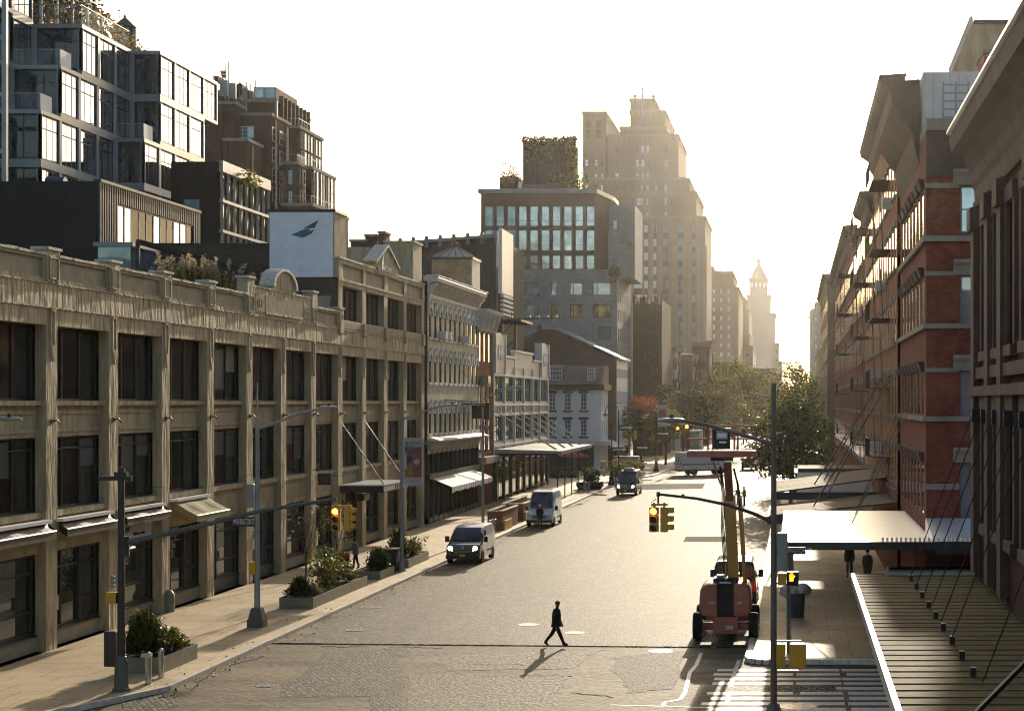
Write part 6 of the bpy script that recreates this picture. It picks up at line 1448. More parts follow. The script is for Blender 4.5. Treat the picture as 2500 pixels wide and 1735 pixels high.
# ornate crook lamps in the square
def crook(px, Y, zt, sides, lab, extra=()):
    X = XP(px, Y); t = thing('crook_lamp', lab, 'street lamp', (X, Y, .15)); b = MB(); b.lathe([(.42, 0), (.40, .3), (.25, .6), (.2, 1.4), (.13, 1.6)], (X, Y, .1), 'black_metal', 10); b.build('base', t); pole(t, X, Y, 1.6, zt - .9, .11, .075, 'black_metal')
    for sg in sides:
        r_ = .78; b = MB(); b.tube([(X + sg*r_*(1 - math.cos(a)), Y, zt - .9 + r_*math.sin(a)) for a in [math.pi*k/12 for k in range(13)]] + [(X + sg*2*r_, Y, zt - 1.15)], .05, 'black_metal', 6)
        b.tube([(X + sg*(.78 + .3*math.cos(a)), Y, zt - .75 + .3*math.sin(a)) for a in [6.28*k/10 for k in range(10)]], .03, 'black_metal', 5); b.build('crook_arm', t)
        b = MB(); b.lathe([(.05, .3), (.2, .2), (.32, 0)], (X + sg*1.56, Y, zt - 1.45), 'black_metal', 10); o = b.build('lamp_shade', t); b = MB(); b.lathe([(.30, 0), (.26, -.14), (.1, -.24)], (X + sg*1.56, Y, zt - 1.455), 'frame_white', 10); b.build('glass_bowl', o)
    for e in extra:
        if e[0] == 'oneway':
            z = e[1]; s_ = e[2] if len(e) > 2 else 1; x0 = X + .1 if s_ > 0 else X - 1.9; o = box_part(t, 'one_way_sign', x0, x0 + 1.8, Y - .16, Y - .12, z, z + .6, 'signal_black', 0)
            b = MB(); f = Fac('front', Y - .165); b.fprism(f, [(x0 + .1, z + .18), (x0 + 1.25, z + .18), (x0 + 1.25, z + .06), (x0 + 1.7, z + .3), (x0 + 1.25, z + .54), (x0 + 1.25, z + .42), (x0 + .1, z + .42)], 0, .012, 'sign_white'); b.build('arrow', o); text('ONE WAY', .2, (1, 0, 0), (0, 0, 1), (x0 + .16, Y - .195, z + .23), 'ink', o)
        if e[0] == 'signal': head(t, (X + e[1], Y - .2, e[2]), e[3], h=1.2, lit=e[4])
        if e[0] == 'ped': o = box_part(t, 'pedestrian_signal', X + e[1] - .3, X + e[1] + .3, Y - .35, Y - .02, e[2], e[2] + .7, 'signal_yellow', .03)
        if e[0] == 'banner': o = box_part(t, 'banner', X + .25, X + 1.5, Y - .03, Y + .03, e[1], e[1] + 3, 'banner_grey', 0); b = MB(); b.box(X + .35, X + 1.4, Y - .045, Y - .033, e[1] + .9, e[1] + 2.4, 'banner_red'); b.build('banner_picture', o)
crook(1493, 194, 9.5, (1,), 'ornate black crook lamp near the curb in front of the parked dark van', (('oneway', 3.9), ('ped', .4, 2.4), ('ped', -.9, 2.2)))
crook(1510, 205, 9.4, (-1,), 'ornate black crook lamp close behind the front one', (('oneway', 6.2),))
crook(1552, 240, 9.3, (1,), 'crook lamp beside the orange tree', (('signal', -.1, 4.9, (1, -.2, 0), -1), ('oneway', 2.9)))
crook(1602, 232, 9.0, (-1,), 'crook lamp at the end of the planted island', (('oneway', 5.0), ('signal', 2.9, 5.6, (.2, -1, 0), 0), ('banner', 6.2), ('ped', .1, 1.6)))
crook(1682, 250, 12.6, (-1, 1), 'tall double crook lamp rising over the far trees')
crook(1936, 180, 11.7, (-1,), 'tall crook lamp beside the tree on the right pavement')
# ================================================================ planters, bollards, bins
def plant_mass(b, x0, x1, y0, y1, z, n, mats, hmax, sz):
    for _ in range(n):
        u, v = random.random(), random.random(); b.leaf(Vector((x0 + (x1-x0)*u, y0 + (y1-y0)*v, z + random.random()**1.3*hmax*(.5 + .5*math.sin(3.1*v) ))), sz*random.uniform(.6, 1.3), random.choice(mats))
def bushy(par, c, r, h, n, mats, sz=.16, name='shrub'):
    b = MB()
    for k in range(14):
        e = Vector(c) + Vector((random.gauss(0, r*.5), random.gauss(0, r*.5), h*random.uniform(.6, 1.1))); b.tube([c, Vector(c).lerp(e, .5) + Vector((0, 0, .08)), e], .015, 'bark', 4)
        for _ in range(n//14):
            q = Vector(c).lerp(e, random.uniform(.15, 1.05)); b.leaf(q + Vector((random.gauss(0, r*.26), random.gauss(0, r*.26), random.gauss(0, h*.13))), sz*random.uniform(.6, 1.4), random.choice(mats))
    return b.build(name, par)
def spiky(par, c, r, h, n, mats, name='juniper'):
    b = MB(); c = Vector(c)
    for _ in range(n):
        a = random.uniform(0, 6.28); el = random.uniform(.15, 1.4); L = random.uniform(.45, 1.0)
        d = Vector((math.cos(a)*math.cos(el)*r, math.sin(a)*math.cos(el)*r, math.sin(el)*h)); p = c + d*random.uniform(.25, .6); e = c + d*L*1.15; nn = Vector((-math.sin(a), math.cos(a), .2))*.05
        m_ = random.choice(mats); b.poly([p - nn*.5, p.lerp(e, .5) + nn, e, p.lerp(e, .5) - nn], m_)
        for _ in range(3): b.leaf(p.lerp(e, random.random()), .13, m_)
    return b.build(name, par)
def tuft(par, c, r, h, n, mats, name='grass_tuft'):
    b = MB(); c = Vector(c)
    for _ in range(n):
        a = random.uniform(0, 6.28); q = random.random(); e = c + Vector((math.cos(a)*r*q, math.sin(a)*r*q, h*random.uniform(.6, 1)*(1.1 - .5*q))); nn = Vector((-math.sin(a), math.cos(a), 0))*.018
        b.poly([c + (e-c)*.05 - nn, c + (e-c)*.05 + nn, e], random.choice(mats))
    return b.build(name, par)
def planter(x0, x1, y0, y1, h, lab, nseg=3, mat='steel_planter'):
    t = thing('planter', lab, 'planter', ((x0+x1)/2, (y0+y1)/2, .15)); b = MB(); z0, z1 = .15, .15 + h; w_ = .05
    for k in range(nseg):
        a, e = y0 + (y1-y0)*k/nseg, y0 + (y1-y0)*(k+1)/nseg - .02
        b.box(x1 - w_, x1, a, e, z0, z1, mat); b.box(x0, x0 + w_, a, e, z0, z1, mat)
    b.box(x0 + w_, x1 - w_, y0, y0 + w_, z0, z1, mat); b.box(x0 + w_, x1 - w_, y1 - w_ - .02, y1 - .02, z0, z1, mat); b.build('trough', t)
    b = MB(); b.box(x0 + w_, x1 - w_, y0 + w_, y1 - w_ - .02, z0, z1 - .08, 'soil'); b.build('soil', t); return t, z1 - .08
D3 = ['leaf_dark', 'leaf_dark', 'leaf_mid']; O3 = ['leaf_mid', 'leaf_olive', 'leaf_yellow']
t, z = planter(-23.55, -22.0, 59.9, 63.4, .55, 'near steel planter box with a big spiky juniper behind the two bollards', 2)
spiky(t, (-23.0, 60.9, z), 1.0, 1.55, 1300, D3 + ['leaf_olive']); spiky(t, (-22.7, 62.3, z), .8, .8, 420, ['leaf_olive', 'leaf_mid']); tuft(t, (-22.4, 63.0, z), .4, .4, 120, ['grass_tan', 'leaf_olive'])
t, z = planter(-23.55, -22.0, 78.6, 88.6, .5, 'long steel planter with a young bare tree and mixed shrubs', 3)
spiky(t, (-22.9, 79.6, z), .75, .95, 700, D3); bushy(t, (-22.8, 83.6, z), 1.0, 1.7, 900, O3 + ['leaf_mid']); bushy(t, (-22.9, 86.3, z), .8, 1.0, 500, O3); tuft(t, (-22.3, 80.2, z), .55, .6, 500, ['grass_tan']); tuft(t, (-22.4, 86.6, z), .7, .7, 500, ['grass_tan', 'leaf_yellow'])
t, z = planter(-23.5, -22.0, 91.4, 94.6, .45, 'short dark planter with a mounded juniper between the banner pole and the long planter', 1)
spiky(t, (-22.5, 92.7, z), .72, 1.2, 1000, D3); bushy(t, (-22.5, 94.0, z), .4, .8, 300, D3)
t, z = planter(-23.3, -21.95, 97.8, 103.2, .5, 'steel planter with tall juniper just past the banner pole', 2)
spiky(t, (-22.8, 98.8, z), .75, 1.7, 900, D3); bushy(t, (-22.5, 101.0, z), .8, 1.0, 500, O3); tuft(t, (-22.4, 102.5, z), .5, .8, 300, ['grass_tan', 'leaf_olive'])
t = thing('waste_bin', 'dark square waste bin standing next to the banner pole', 'bin', (-22.5, 95.7, .15)); b = MB(); b.box(-23.0, -22.05, 95.3, 96.2, .2, 1.35, 'signal_black'); b.build('body', t, bevel=.03); b = MB(); b.box(-23.1, -21.95, 95.2, 96.3, 1.352, 1.45, 'black_metal'); b.build('lid', t)
for i, (px, py, h, cap) in enumerate([(362, 1681, 1.05, 1), (393, 1665, .98, 0)]):
    Y = 57.6 + i*1.35; X = XP(px, Y); t = thing('bollard', ['shiny steel bollard with a hooded meter top near the curb', 'plain shiny steel bollard with a domed cap near the curb'][i], 'bollard', (X, Y, .15))
    b = MB(); b.lathe([(.095, 0), (.095, h - .12)], (X, Y, .15), 'steel_bright', 12); b.build('post', t, smooth=True); b = MB(); b.lathe([(.11, 0), (.11, .05), (.08, .12), (.02, .16)], (X, Y, .15 + h - .119), 'steel_bright', 12)
    if cap: b.box(X - .22, X + .1, Y - .1, Y + .12, .15 + h - .15, .15 + h - .02, 'steel_bright')
    b.build('cap', t)
for i, (px, Y) in enumerate(((1195, 122), (1201, 122.8), (1208, 123.6))):
    X = XP(px, Y); b = MB(); b.lathe([(.12, 0), (.12, .95), (.1, 1.02), (.03, 1.06)], (X, Y, .15), 'steel_bright', 10); o = b.build('bollard', loc=None, smooth=True); tag(o, 'thick steel bollard in the row behind the dark fronted van', 'bollard', 'bollards behind the dark fronted van')
for i, (pa, pb, Y0, Y1, zt, lab) in enumerate([(1190, 1226, 126, 133, 1.55, 'rust red outdoor dining barrier nearest the dark fronted van'), (1225, 1284, 136, 148, 1.5, 'longer rust red dining barrier beside the white high roof van')]):
    X1 = -21.4 - .05*i; X0 = XP(pa, Y0); t = thing('dining_barrier', lab, 'barrier', ((X0+X1)/2, Y0, .15)); b = MB()
    b.box(X0, X1, Y0, Y0 + .12, .15, zt, 'corten'); b.box(X1 - .12, X1, Y0 + .12, Y1, .15, zt, 'corten'); b.box(X0, X0 + .12, Y0 + .12, Y1, .15, zt, 'corten'); b.build('panel', t)
    b = MB(); b.box(X0 - .05, X1 + .05, Y0 - .05, Y0 + .2, zt, zt + .08, 'steel_bright'); b.box(X1 - .2, X1 + .05, Y0 + .2, Y1, zt, zt + .08, 'steel_bright'); b.box(X0 - .05, X0 + .2, Y0 + .2, Y1, zt, zt + .08, 'steel_bright'); b.build('glint_cap', t)  # bright steel tops stand in for sun glint on the rust panels
    b = MB(); b.box(X1 + .02, X1 + .14, Y0 + .5, Y0 + 3.5, .16, .85, 'plate_yellow'); b.build('side_board', t)
# planted island, hedges, cafe
t, z = planter(-21.9, -19.2, 203, 222, .6, 'large planted island with grasses beyond the dark van', 4, 'concrete_panel')
bushy(t, (-21, 206, z), 1.4, 1.3, 900, ['leaf_mid', 'leaf_yellow'], .35); bushy(t, (-20.3, 211, z), 1.3, 1.5, 800, ['leaf_yellow', 'leaf_olive', 'grass_tan'], .35); bushy(t, (-20.3, 217, z), 1.3, 1.2, 800, ['leaf_mid', 'leaf_olive'], .35)
t = thing('planter', 'round dark planter with a leafy shrub and two bollards left of the dark van', 'planter', (XP(1445, 186), 186, .15)); X = XP(1440, 186)
b = MB(); b.lathe([(1.2, 0), (1.5, .4), (1.45, .8)], (X, 186, .15), 'signal_black', 12); b.build('tub', t); bushy(t, (X, 186, .9), 1.1, 1.3, 700, D3 + ['leaf_mid'], .3)
for i, px in enumerate((1428, 1437)):
    Y = 181; X = XP(px, Y); b = MB(); b.lathe([(.15, 0), (.15, .95), (.05, 1.05)], (X, Y, .15), 'galvanised', 8); o = b.build('bollard', smooth=True); tag(o, 'squat steel bollard in front of the round tub', 'bollard', 'bollards by the round tub')
Y = 226; X = XP(1403, Y); t = thing('cafe_umbrella', 'red cafe umbrella under the end of the long canopy', 'umbrella', (X, Y, .15)); pole(t, X, Y, .15, 3.1, .04, .03, 'galvanised'); b = MB(); n = 8
for k in range(n):
    a0, a1 = 2*math.pi*k/n, 2*math.pi*(k+1)/n; b.poly([(X, Y, 3.25), (X + 1.9*math.cos(a0), Y + 1.9*math.sin(a0), 2.5), (X + 1.9*math.cos(a1), Y + 1.9*math.sin(a1), 2.5)], 'umbrella_red'); b.poly([(X + 1.9*math.cos(a0), Y + 1.9*math.sin(a0), 2.5), (X + 1.9*math.cos(a1), Y + 1.9*math.sin(a1), 2.5), (X + 1.9*math.cos(a1), Y + 1.9*math.sin(a1), 2.32), (X + 1.9*math.cos(a0), Y + 1.9*math.sin(a0), 2.32)], 'umbrella_red')
b.build('canopy', t)
for i, (x, y, w_, l_, h) in enumerate([(-30, 214, 6, 1.4, 1.3), (-27.5, 228, 1.2, 3.5, 1.5), (-23.5, 240, 5, 1.2, 1.2)]):
    t = thing('hedge', ['long dark hedge fencing the cafe under the umbrella', 'clipped hedge block beside the cafe door', 'low dark hedge behind the crook lamps'][i], 'hedge', (x, y, .15)); b = MB()
    for _ in range(1100): b.leaf(Vector((x + random.uniform(-w_/2, w_/2), y + random.uniform(-l_/2, l_/2), .2 + random.random()*h)), .35, random.choice(D3))
    b.build('foliage', t); b = MB(); b.box(x - w_/2 + .1, x + w_/2 - .1, y - l_/2 + .1, y + l_/2 - .1, .15, .5, 'signal_black'); b.build('trough', t)
t = thing('cabinet', 'grey metal utility cabinet on the square behind the crook lamps', 'cabinet', (-22.5, 229, .15)); b = MB(); b.box(-24, -20.8, 228.5, 230, .3, 2.2, 'galvanised'); b.box(-24.1, -20.7, 228.4, 230.1, 2.2, 2.35, 'roof_metal'); b.build('body', t); b = MB(); b.box(-23.9, -20.9, 228.4, 228.5, .15, .3, 'signal_black'); b.build('plinth', t)
# rubbish on the right corner
X, Y = .05, 75.5
t = thing('waste_bin', 'dark mesh bin on the sunlit right pavement, flare blue put in its colour', 'bin', (X, Y, .15)); b = MB(); b.lathe([(.36, 0), (.42, 1.0)], (X, Y, .15), 'bin_flare_blue', 14); b.build('drum', t); b = MB(); b.lathe([(.44, 0), (.44, .06)], (X, Y, 1.151), 'bin_flare_blue', 14); b.build('rim', t)
for i, (dx, dz, r_) in enumerate(((-.28, 1.3, .34), (.30, 1.36, .30))):
    vs = []; b = MB(); n = 12; m_ = 8
    for j in range(m_ + 1):
        for k in range(n):
            th, ph = math.pi*j/m_, 2*math.pi*k/n; q = r_*(1 + .25*math.sin(3*ph + j + i*2)*math.sin(th) + random.uniform(-.09, .09)); vs.append((X + dx + q*math.sin(th)*math.cos(ph)*1.25, Y + q*math.sin(th)*math.sin(ph), dz + q*math.cos(th)*.9))
    b.mesh(vs, [(j*n+k, j*n+(k+1) % n, (j+1)*n+(k+1) % n, (j+1)*n+k) for j in range(m_) for k in range(n)], 'bag_clear'); o = b.build('plastic_bag', smooth=True, ang=60); tag(o, ['crumpled clear plastic bag on the left side of the mesh bin', 'crumpled clear plastic bag slumped to the right of the mesh bin'][i], 'plastic bag')
# ================================================================ trees
def tree(lab, x, y, h, crowns, mats, leaf, n, group='street trees', tr=.16, name='street_tree', z0=.15):
    t = thing(name, lab, 'tree', (x, y, z0), group=group); b = MB(); top = Vector((x, y, z0 + h*.42)); b.tube([(x, y, z0), (x + .05, y, z0 + h*.2), top], [tr*1.25, tr, tr*.75], 'bark', 8)
    for (cx_, cy_, cz_, rx, ry, rz_) in crowns:
        e = Vector((x + cx_, y + cy_, z0 + cz_)); b.tube([top - Vector((0, 0, h*.08)), top.lerp(e, .5) + Vector((0, 0, .3)), e + Vector((0, 0, rz_*.4))], [tr*.6, tr*.35, .03], 'bark', 6)
        for _ in range(4): q = e + Vector((random.uniform(-.7, .7)*rx, random.uniform(-.7, .7)*ry, random.uniform(-.4, .8)*rz_)); b.tube([top.lerp(e, .5), q], [tr*.25, .02], 'bark', 4)
    b.build('trunk', t)
    b = MB(); tot = sum(c[3]*c[5] for c in crowns)
    for (cx_, cy_, cz_, rx, ry, rz_) in crowns:
        nn = int(n*rx*rz_/tot); e = Vector((x + cx_, y + cy_, z0 + cz_)); nc = max(8, nn//34)
        for _ in range(nc):
            d = Vector((random.gauss(0, 1), random.gauss(0, 1), random.gauss(0, 1))).normalized()*random.uniform(.45, 1.02)**.6; q = e + Vector((d.x*rx, d.y*ry, d.z*rz_)); cm = random.choice(mats); cr_ = random.uniform(.18, .34)*min(rx, rz_)
            for _ in range(34): b.leaf(q + Vector((random.gauss(0, cr_), random.gauss(0, cr_), random.gauss(0, cr_*.7))), leaf*random.uniform(.6, 1.4), cm if random.random() < .75 else random.choice(mats))
    b.build('crown', t); return t
tree('broad brown green tree leaning over the right pavement canopies', XP(1930, 155), 155, 9.5, [(0, 0, 6.4, 3.0, 2.8, 2.6), (-1.5, .5, 5.0, 2.3, 2.4, 2.0), (1.7, -.3, 5.2, 2.0, 2, 2.2), (.3, 0, 8.4, 2.0, 1.9, 1.7), (.6, .5, 3.6, 2.4, 2, 1.4)], ['leaf_olive', 'leaf_brown', 'leaf_dark', 'leaf_mid', 'leaf_dark'], .32, 9500)
tree('yellow green tree behind the one on the right pavement', XP(1955, 195), 195, 12, [(0, 0, 9.0, 2.4, 2.4, 2.6), (-.8, 0, 7.0, 2.2, 2, 2.2), (1.2, 0, 6.5, 2.0, 2, 2)], ['leaf_mid', 'leaf_olive', 'leaf_yellow', 'leaf_dark'], .36, 4500)
tree('feathery olive tree at the far right end of the street', XP(1940, 330), 330, 15, [(0, 0, 13, 4.5, 4, 3.2), (-3, 0, 10, 3.5, 3, 3), (2, 0, 11, 3, 3, 3)], ['leaf_olive', 'leaf_mid', 'leaf_grey'], .55, 3600)
tree('orange red autumn tree beside the netted tower', XP(1565, 262), 262, 9.5, [(0, 0, 8.2, 2.7, 2.4, 2.0), (-1.8, 0, 8.8, 1.5, 1.5, 1.3), (1.8, 0, 7.2, 1.9, 2, 1.5)], ['leaf_rust', 'leaf_rust', 'leaf_brown', 'leaf_rust'], .34, 3600)
tree('small dark green tree below the orange tree', XP(1548, 255), 255, 8, [(-1, 0, 6.2, 2.4, 2, 2.4)], ['leaf_dark', 'leaf_dark', 'leaf_mid'], .36, 1500)
tree('yellow green ginkgo like tree behind the crook lamps', XP(1625, 258), 258, 8, [(0, 0, 6.2, 2.5, 2.4, 2.0), (-1.6, 0, 5.2, 1.8, 2, 1.6), (2, 0, 5.4, 1.9, 2, 1.7)], ['leaf_yellow', 'leaf_yellow', 'leaf_olive', 'leaf_mid'], .34, 3600)
tree('dark bronze tree over the mail truck', XP(1668, 285), 285, 11.5, [(-2, 0, 9.6, 3.6, 3, 2.4), (2, 0, 8.4, 3.2, 3, 2.6), (0, 0, 7, 4.5, 3, 2)], ['leaf_dark', 'leaf_brown', 'leaf_olive', 'leaf_dark'], .40, 4500)
tree('silvery backlit tree left of the tall green tree', XP(1750, 300), 300, 13.5, [(0, 0, 11.2, 3.4, 3, 3.4), (-2.2, 0, 8.5, 3, 3, 3), (2.4, 0, 8.2, 3.2, 3, 3.2)], ['leaf_grey', 'leaf_olive', 'leaf_mid', 'leaf_grey'], .40, 5200)
tree('tall green willow like tree in the middle of the street view', XP(1815, 380), 380, 17.5, [(-1, 0, 15, 5.2, 4, 4), (3, 0, 12, 4.4, 4, 4), (-4.5, 0, 11, 4, 4, 4), (5.5, 0, 9, 3.4, 3, 3)], ['leaf_mid', 'leaf_olive', 'leaf_mid', 'leaf_yellow'], .6, 5600)
tree('low dark tree filling the foot of the tall green tree', XP(1800, 330), 330, 9, [(0, 0, 6, 6, 3, 3.2), (5, 0, 5, 4, 3, 2.6), (-5, 0, 5, 4, 3, 2.6)], ['leaf_dark', 'leaf_dark', 'leaf_olive'], .5, 2800)
def sapling(px, py, ztop, lab, leafy):
    Y = 82.5 if px < 800 else 90.2; X = XP(px, Y); t = thing('young_tree', lab, 'tree', (X, Y, .3)); b = MB(); z1 = .3 + (ztop - .3)*.5; b.tube([(X, Y, .3), (X + .03, Y, z1)], [.05, .035], 'bark', 6); tips = []
    for k in range(11):
        a = 6.28*k/11 + random.uniform(-.3, .3); z = z1 - .4 + .1*k; e = Vector((X + random.uniform(.5, .9)*math.cos(a), Y + random.uniform(.5, .9)*math.sin(a), min(ztop, z + random.uniform(1.0, 2.0)))); m_ = Vector((X, Y, z)).lerp(e, .5) + Vector((.1*math.cos(a), .1*math.sin(a), -.05)); b.tube([(X, Y, z), m_, e], [.022, .014, .006], 'bark', 4); tips += [m_, e]
        for _ in range(3): q = m_ + Vector((random.gauss(0, .25), random.gauss(0, .25), random.uniform(.1, .6))); b.tube([m_, q], [.01, .004], 'bark', 3); tips.append(q)
    b.build('trunk', t); b = MB()
    for q in tips:
        for _ in range(leafy): b.leaf(q + Vector((random.gauss(0, .14), random.gauss(0, .14), random.gauss(0, .14))), .11, random.choice(['leaf_yellow', 'leaf_olive', 'leaf_yellow']))
    b.build('leaves', t)
sapling(746, 1430, 4.6, 'bare young tree growing from the long planter', 1); sapling(821, 1394, 4.3, 'young tree with a few yellow leaves beside the stroller', 5)
# ================================================================ vehicles
def wheel(par, x, y, r=.34, w_=.24, side=1, mat='rim'):
    b = MB(); b.lathe([(r*.62, -w_/2), (r*.92, -w_/2), (r, -w_/2 + .04), (r, w_/2 - .04), (r*.92, w_/2), (r*.62, w_/2)], (x, y, r), 'rubber', 20, 'x'); o = b.build('wheel', par, world=False, smooth=True)
    b = MB(); b.lathe([(r*.63, -w_/2 + .02), (r*.63, w_/2 - .015), (r*.5, w_/2 - .03), (r*.2, w_/2 - .005), (.03, w_/2 - .005)] if side > 0 else [(.03, -w_/2 + .005), (r*.2, -w_/2 + .005), (r*.5, -w_/2 + .03), (r*.63, -w_/2 + .015), (r*.63, w_/2 - .02)], (x, y, r), mat, 16, 'x'); b.build('rim', o, world=False, smooth=True)
def van(lab, loc, rz, h, L, body, front=None, lights=True, plate='plate_yellow', roofkit=False, group=None, cat='van'):
    t = thing('van', lab, cat, loc, rz, group); front = front or body; hw, ht = 1.02, .86
    st = [(0, .78, .90), (.06, .95, .96), (.30, 1.12, 1.0), (.98, 1.30, 1.02), (1.42, 1.30 + (h - 1.30)*.55, 1.02), (1.85, h - .10, 1.02), (2.25, h, 1.02), (L - .5, h, 1.02), (L - .1, h - .04, 1.01), (L, h - .22, .99)]
    def wz(z, w_): return w_ if z < 1.15 else w_ - (w_ - ht*w_/1.02)*min(1, (z - 1.15)/(max(h, 2.2) - 1.15))
    fr = [0, .2, .45, .7, .88, .97, 1.0]; zb = .32
    secs = []
    for (y, zt, w_) in st:
        zs_ = [zb + (zt - zb)*f for f in fr]; left = [(-(wz(z, w_) - (.0 if i < 5 else (.05 if i == 5 else .16))), y, z) for i, z in enumerate(zs_)]; secs.append(left + [(-a, y_, z) for a, y_, z in reversed(left)])
    n = len(secs[0]); b = MB()
    for i in range(len(st) - 1):
        vs = secs[i] + secs[i+1]; b.mesh(vs, [(k, (k+1) % n, n + (k+1) % n, n + k) for k in range(n)], front if st[i][0] < 1.3 else body)
    b.mesh(secs[0], [tuple(range(n))], front); b.mesh(secs[-1], [tuple(range(n - 1, -1, -1))], body); b.build('body', t, world=False, smooth=True, ang=28)
    b = MB(); zm = 1.30 + (h - 1.30)*.55; rw = [(1.03 - .03, 1.30 + (zm - 1.30)*.11 + .012, .88), (1.42 - .03, zm + .012, .83), (1.79 - .03, zm + (h - .10 - zm)*.86 + .012, .76)]
    b.mesh([(sg*x, y, z) for (y, z, x) in rw for sg in (-1, 1)], [(0, 1, 3, 2), (2, 3, 5, 4)], 'glass_car'); b.build('windshield', t, world=False)
    for sg in (-1, 1):
        b = MB(); q = lambda y, z: (sg*(wz(z, 1.02) + .008), y, z); b.poly([q(1.35, 1.32), q(2.25, 1.30), q(2.25, min(h - .3, 1.85)), q(1.78, min(h - .3, 1.85))], 'glass_car'); b.build('side_window', t, world=False)
        b = MB(); b.box(sg*1.03, sg*1.27, 1.05, 1.25, 1.22, 1.58, 'plastic_black'); b.bar((sg*1.0, 1.2, 1.3), (sg*1.1, 1.15, 1.3), .06, .06, 'plastic_black'); b.build('side_mirror', t, world=False, bevel=.03)
        b = MB(); b.lathe([(.16, -.05), (.15, .0), (.05, .03)][::-1] if 0 else [(.04, -.05), (.13, -.02), (.15, .06)], (sg*.74, .02, .93), 'lamp_head' if lights else 'frame_white', 12, 'y'); b.build('headlight', t, world=False)
        b = MB(); b.lathe([(.02, -.03), (.05, 0), (.05, .05)], (sg*.62, .0, .80), 'lamp_amber' if lights else 'lens_off', 8, 'y'); b.build('turn_signal', t, world=False)
        b = MB(); b.box(sg*1.015, sg*1.035, 2.3, L - .9, .60, .72, 'plastic_black'); b.build('side_moulding', t, world=False)
        for y in (2.4, 3.6): 
            b = MB(); b.box(sg*(wz(1.6, 1.02) + .001), sg*(1.02 + .004), y, y + .012, .5, 1.14, 'plastic_black'); b.build('door_seam', t, world=False)
        for y in (.95, L - 1.0):
            b = MB(); b.lathe([(.41, -.02), (.41, .02)], (sg*1.012, y, .36), 'plastic_black', 18, 'x'); b.build('wheel_arch', t, world=False); wheel(t, sg*.92, y, .35, .24, sg)
    b = MB(); b.box(-.98, .98, -.05, .3, .30, .56, 'plastic_black'); b.build('bumper', t, world=False, bevel=.05)
    b = MB(); b.box(-.50, .50, -.025, .04, .66, .92, 'plastic_black')
    for k in range(3): b.box(-.48, .48, -.035, -.02, .69 + .08*k, .72 + .08*k, 'rim')
    b.build('grille', t, world=False)
    b = MB(); b.box(-.17, .17, -.07, -.05, .45, .60, plate); o = b.build('number_plate', t, world=False)
    b = MB(); b.lathe([(.02, -.02), (.09, -.01), (.10, .02)], (0, -.02, .95), 'rim', 12, 'y'); b.build('badge', t, world=False)
    for sg in (-1, 1):
        b = MB(); b.tube([(sg*.1, .93, 1.31), (sg*.62, .90, 1.40)], .012, 'plastic_black', 4); b.build('wiper', t, world=False)
    if roofkit:
        b = MB(); b.box(-.5, .5, 2.2, 2.9, h, h + .16, 'frame_grey'); b.box(-.42, .42, 2.25, 2.85, h + .16, h + .2, 'plastic_black'); b.build('roof_hatch', t, world=False, bevel=.02)
    # rear
    for sg in (-1, 1):
        b = MB(); b.box(sg*.80, sg*.97, L - .03, L + .02, .95, 1.38, 'tail_red'); b.build('tail_light', t, world=False)
        b = MB(); b.poly([(sg*.08, L + .012, 1.32), (sg*.78, L + .012, 1.32), (sg*.70, L - .005 + .012, h - .42), (sg*.08, L + .012, h - .42)], 'glass_car'); b.build('rear_window', t, world=False)
    b = MB(); b.box(-.95, .95, L - .02, L + .08, .32, .52, 'plastic_black'); b.build('rear_bumper', t, world=False, bevel=.03)
    return t
van('van with a dark green front and white body parked facing us at the left curb', (XP(1129, 101.3), 101.3, .03), R(-1), 2.15, 5.0, 'van_white', 'van_green')
van('white high roof van parked behind the person at the left curb', (XP(1316, 131.2), 131.2, .03), R(-1), 2.72, 5.2, 'van_white', None, False, 'sign_white')
van('dark navy van with a roof hatch parked by the planted island', (-17.2, 175, .03), R(-2.5), 2.55, 5.2, 'van_navy', None, True, 'plate_yellow', True)
v4 = van('black van seen from behind parked past the orange lift', (-2.75, 83.2, .03), R(180), 2.35, 5.0, 'van_black', None, False, 'sign_white')
b = MB(); b.box(-.17, .17, 5.02, 5.04, .72, .86, 'sign_white'); b.build('number_plate', v4, world=False)
# mail truck, seen from the rear quarter
t = thing('mail_truck', 'white mail step van turning across the street behind the lift platform', 'truck', (XP(1655, 224), 224, .0), R(28)); L, hw, h = 7.0, 1.1, 3.0
b = MB(); b.mesh([(0,-hw,.75),(0,hw,.75),(0,hw,h),(0,-hw,h),(L-1.4,-hw,.75),(L-1.4,hw,.75),(L-1.4,hw,h),(L-1.4,-hw,h)], [(0,3,2,1), (3,7,6,2), (0,4,7,3), (1,2,6,5), (0,1,5,4)], 'van_white')
b.mesh([(L-1.4,-hw,.75),(L-1.4,hw,.75),(L-1.4,hw,h),(L-1.4,-hw,h),(L-.7,-hw,1.5),(L-.7,hw,1.5),(L-.95,hw*.95,h-.15),(L-.95,-hw*.95,h-.15),(L,-hw*.9,.75),(L,hw*.9,.75),(L-.05,-hw*.9,1.35),(L-.05,hw*.9,1.35)],
       [(3,7,6,2), (0,4,7,3), (1,2,6,5), (0,8,10,4), (1,5,11,9), (4,10,11,5), (8,9,11,10), (0,1,9,8)], 'van_white'); b.build('body', t, world=False, bevel=.05)
b = MB(); b.poly([(L-.69,-hw*.9,1.55),(L-.69,hw*.9,1.55),(L-.93,hw*.85,h-.25),(L-.93,-hw*.85,h-.25)], 'glass_car'); b.build('windshield', t, world=False)
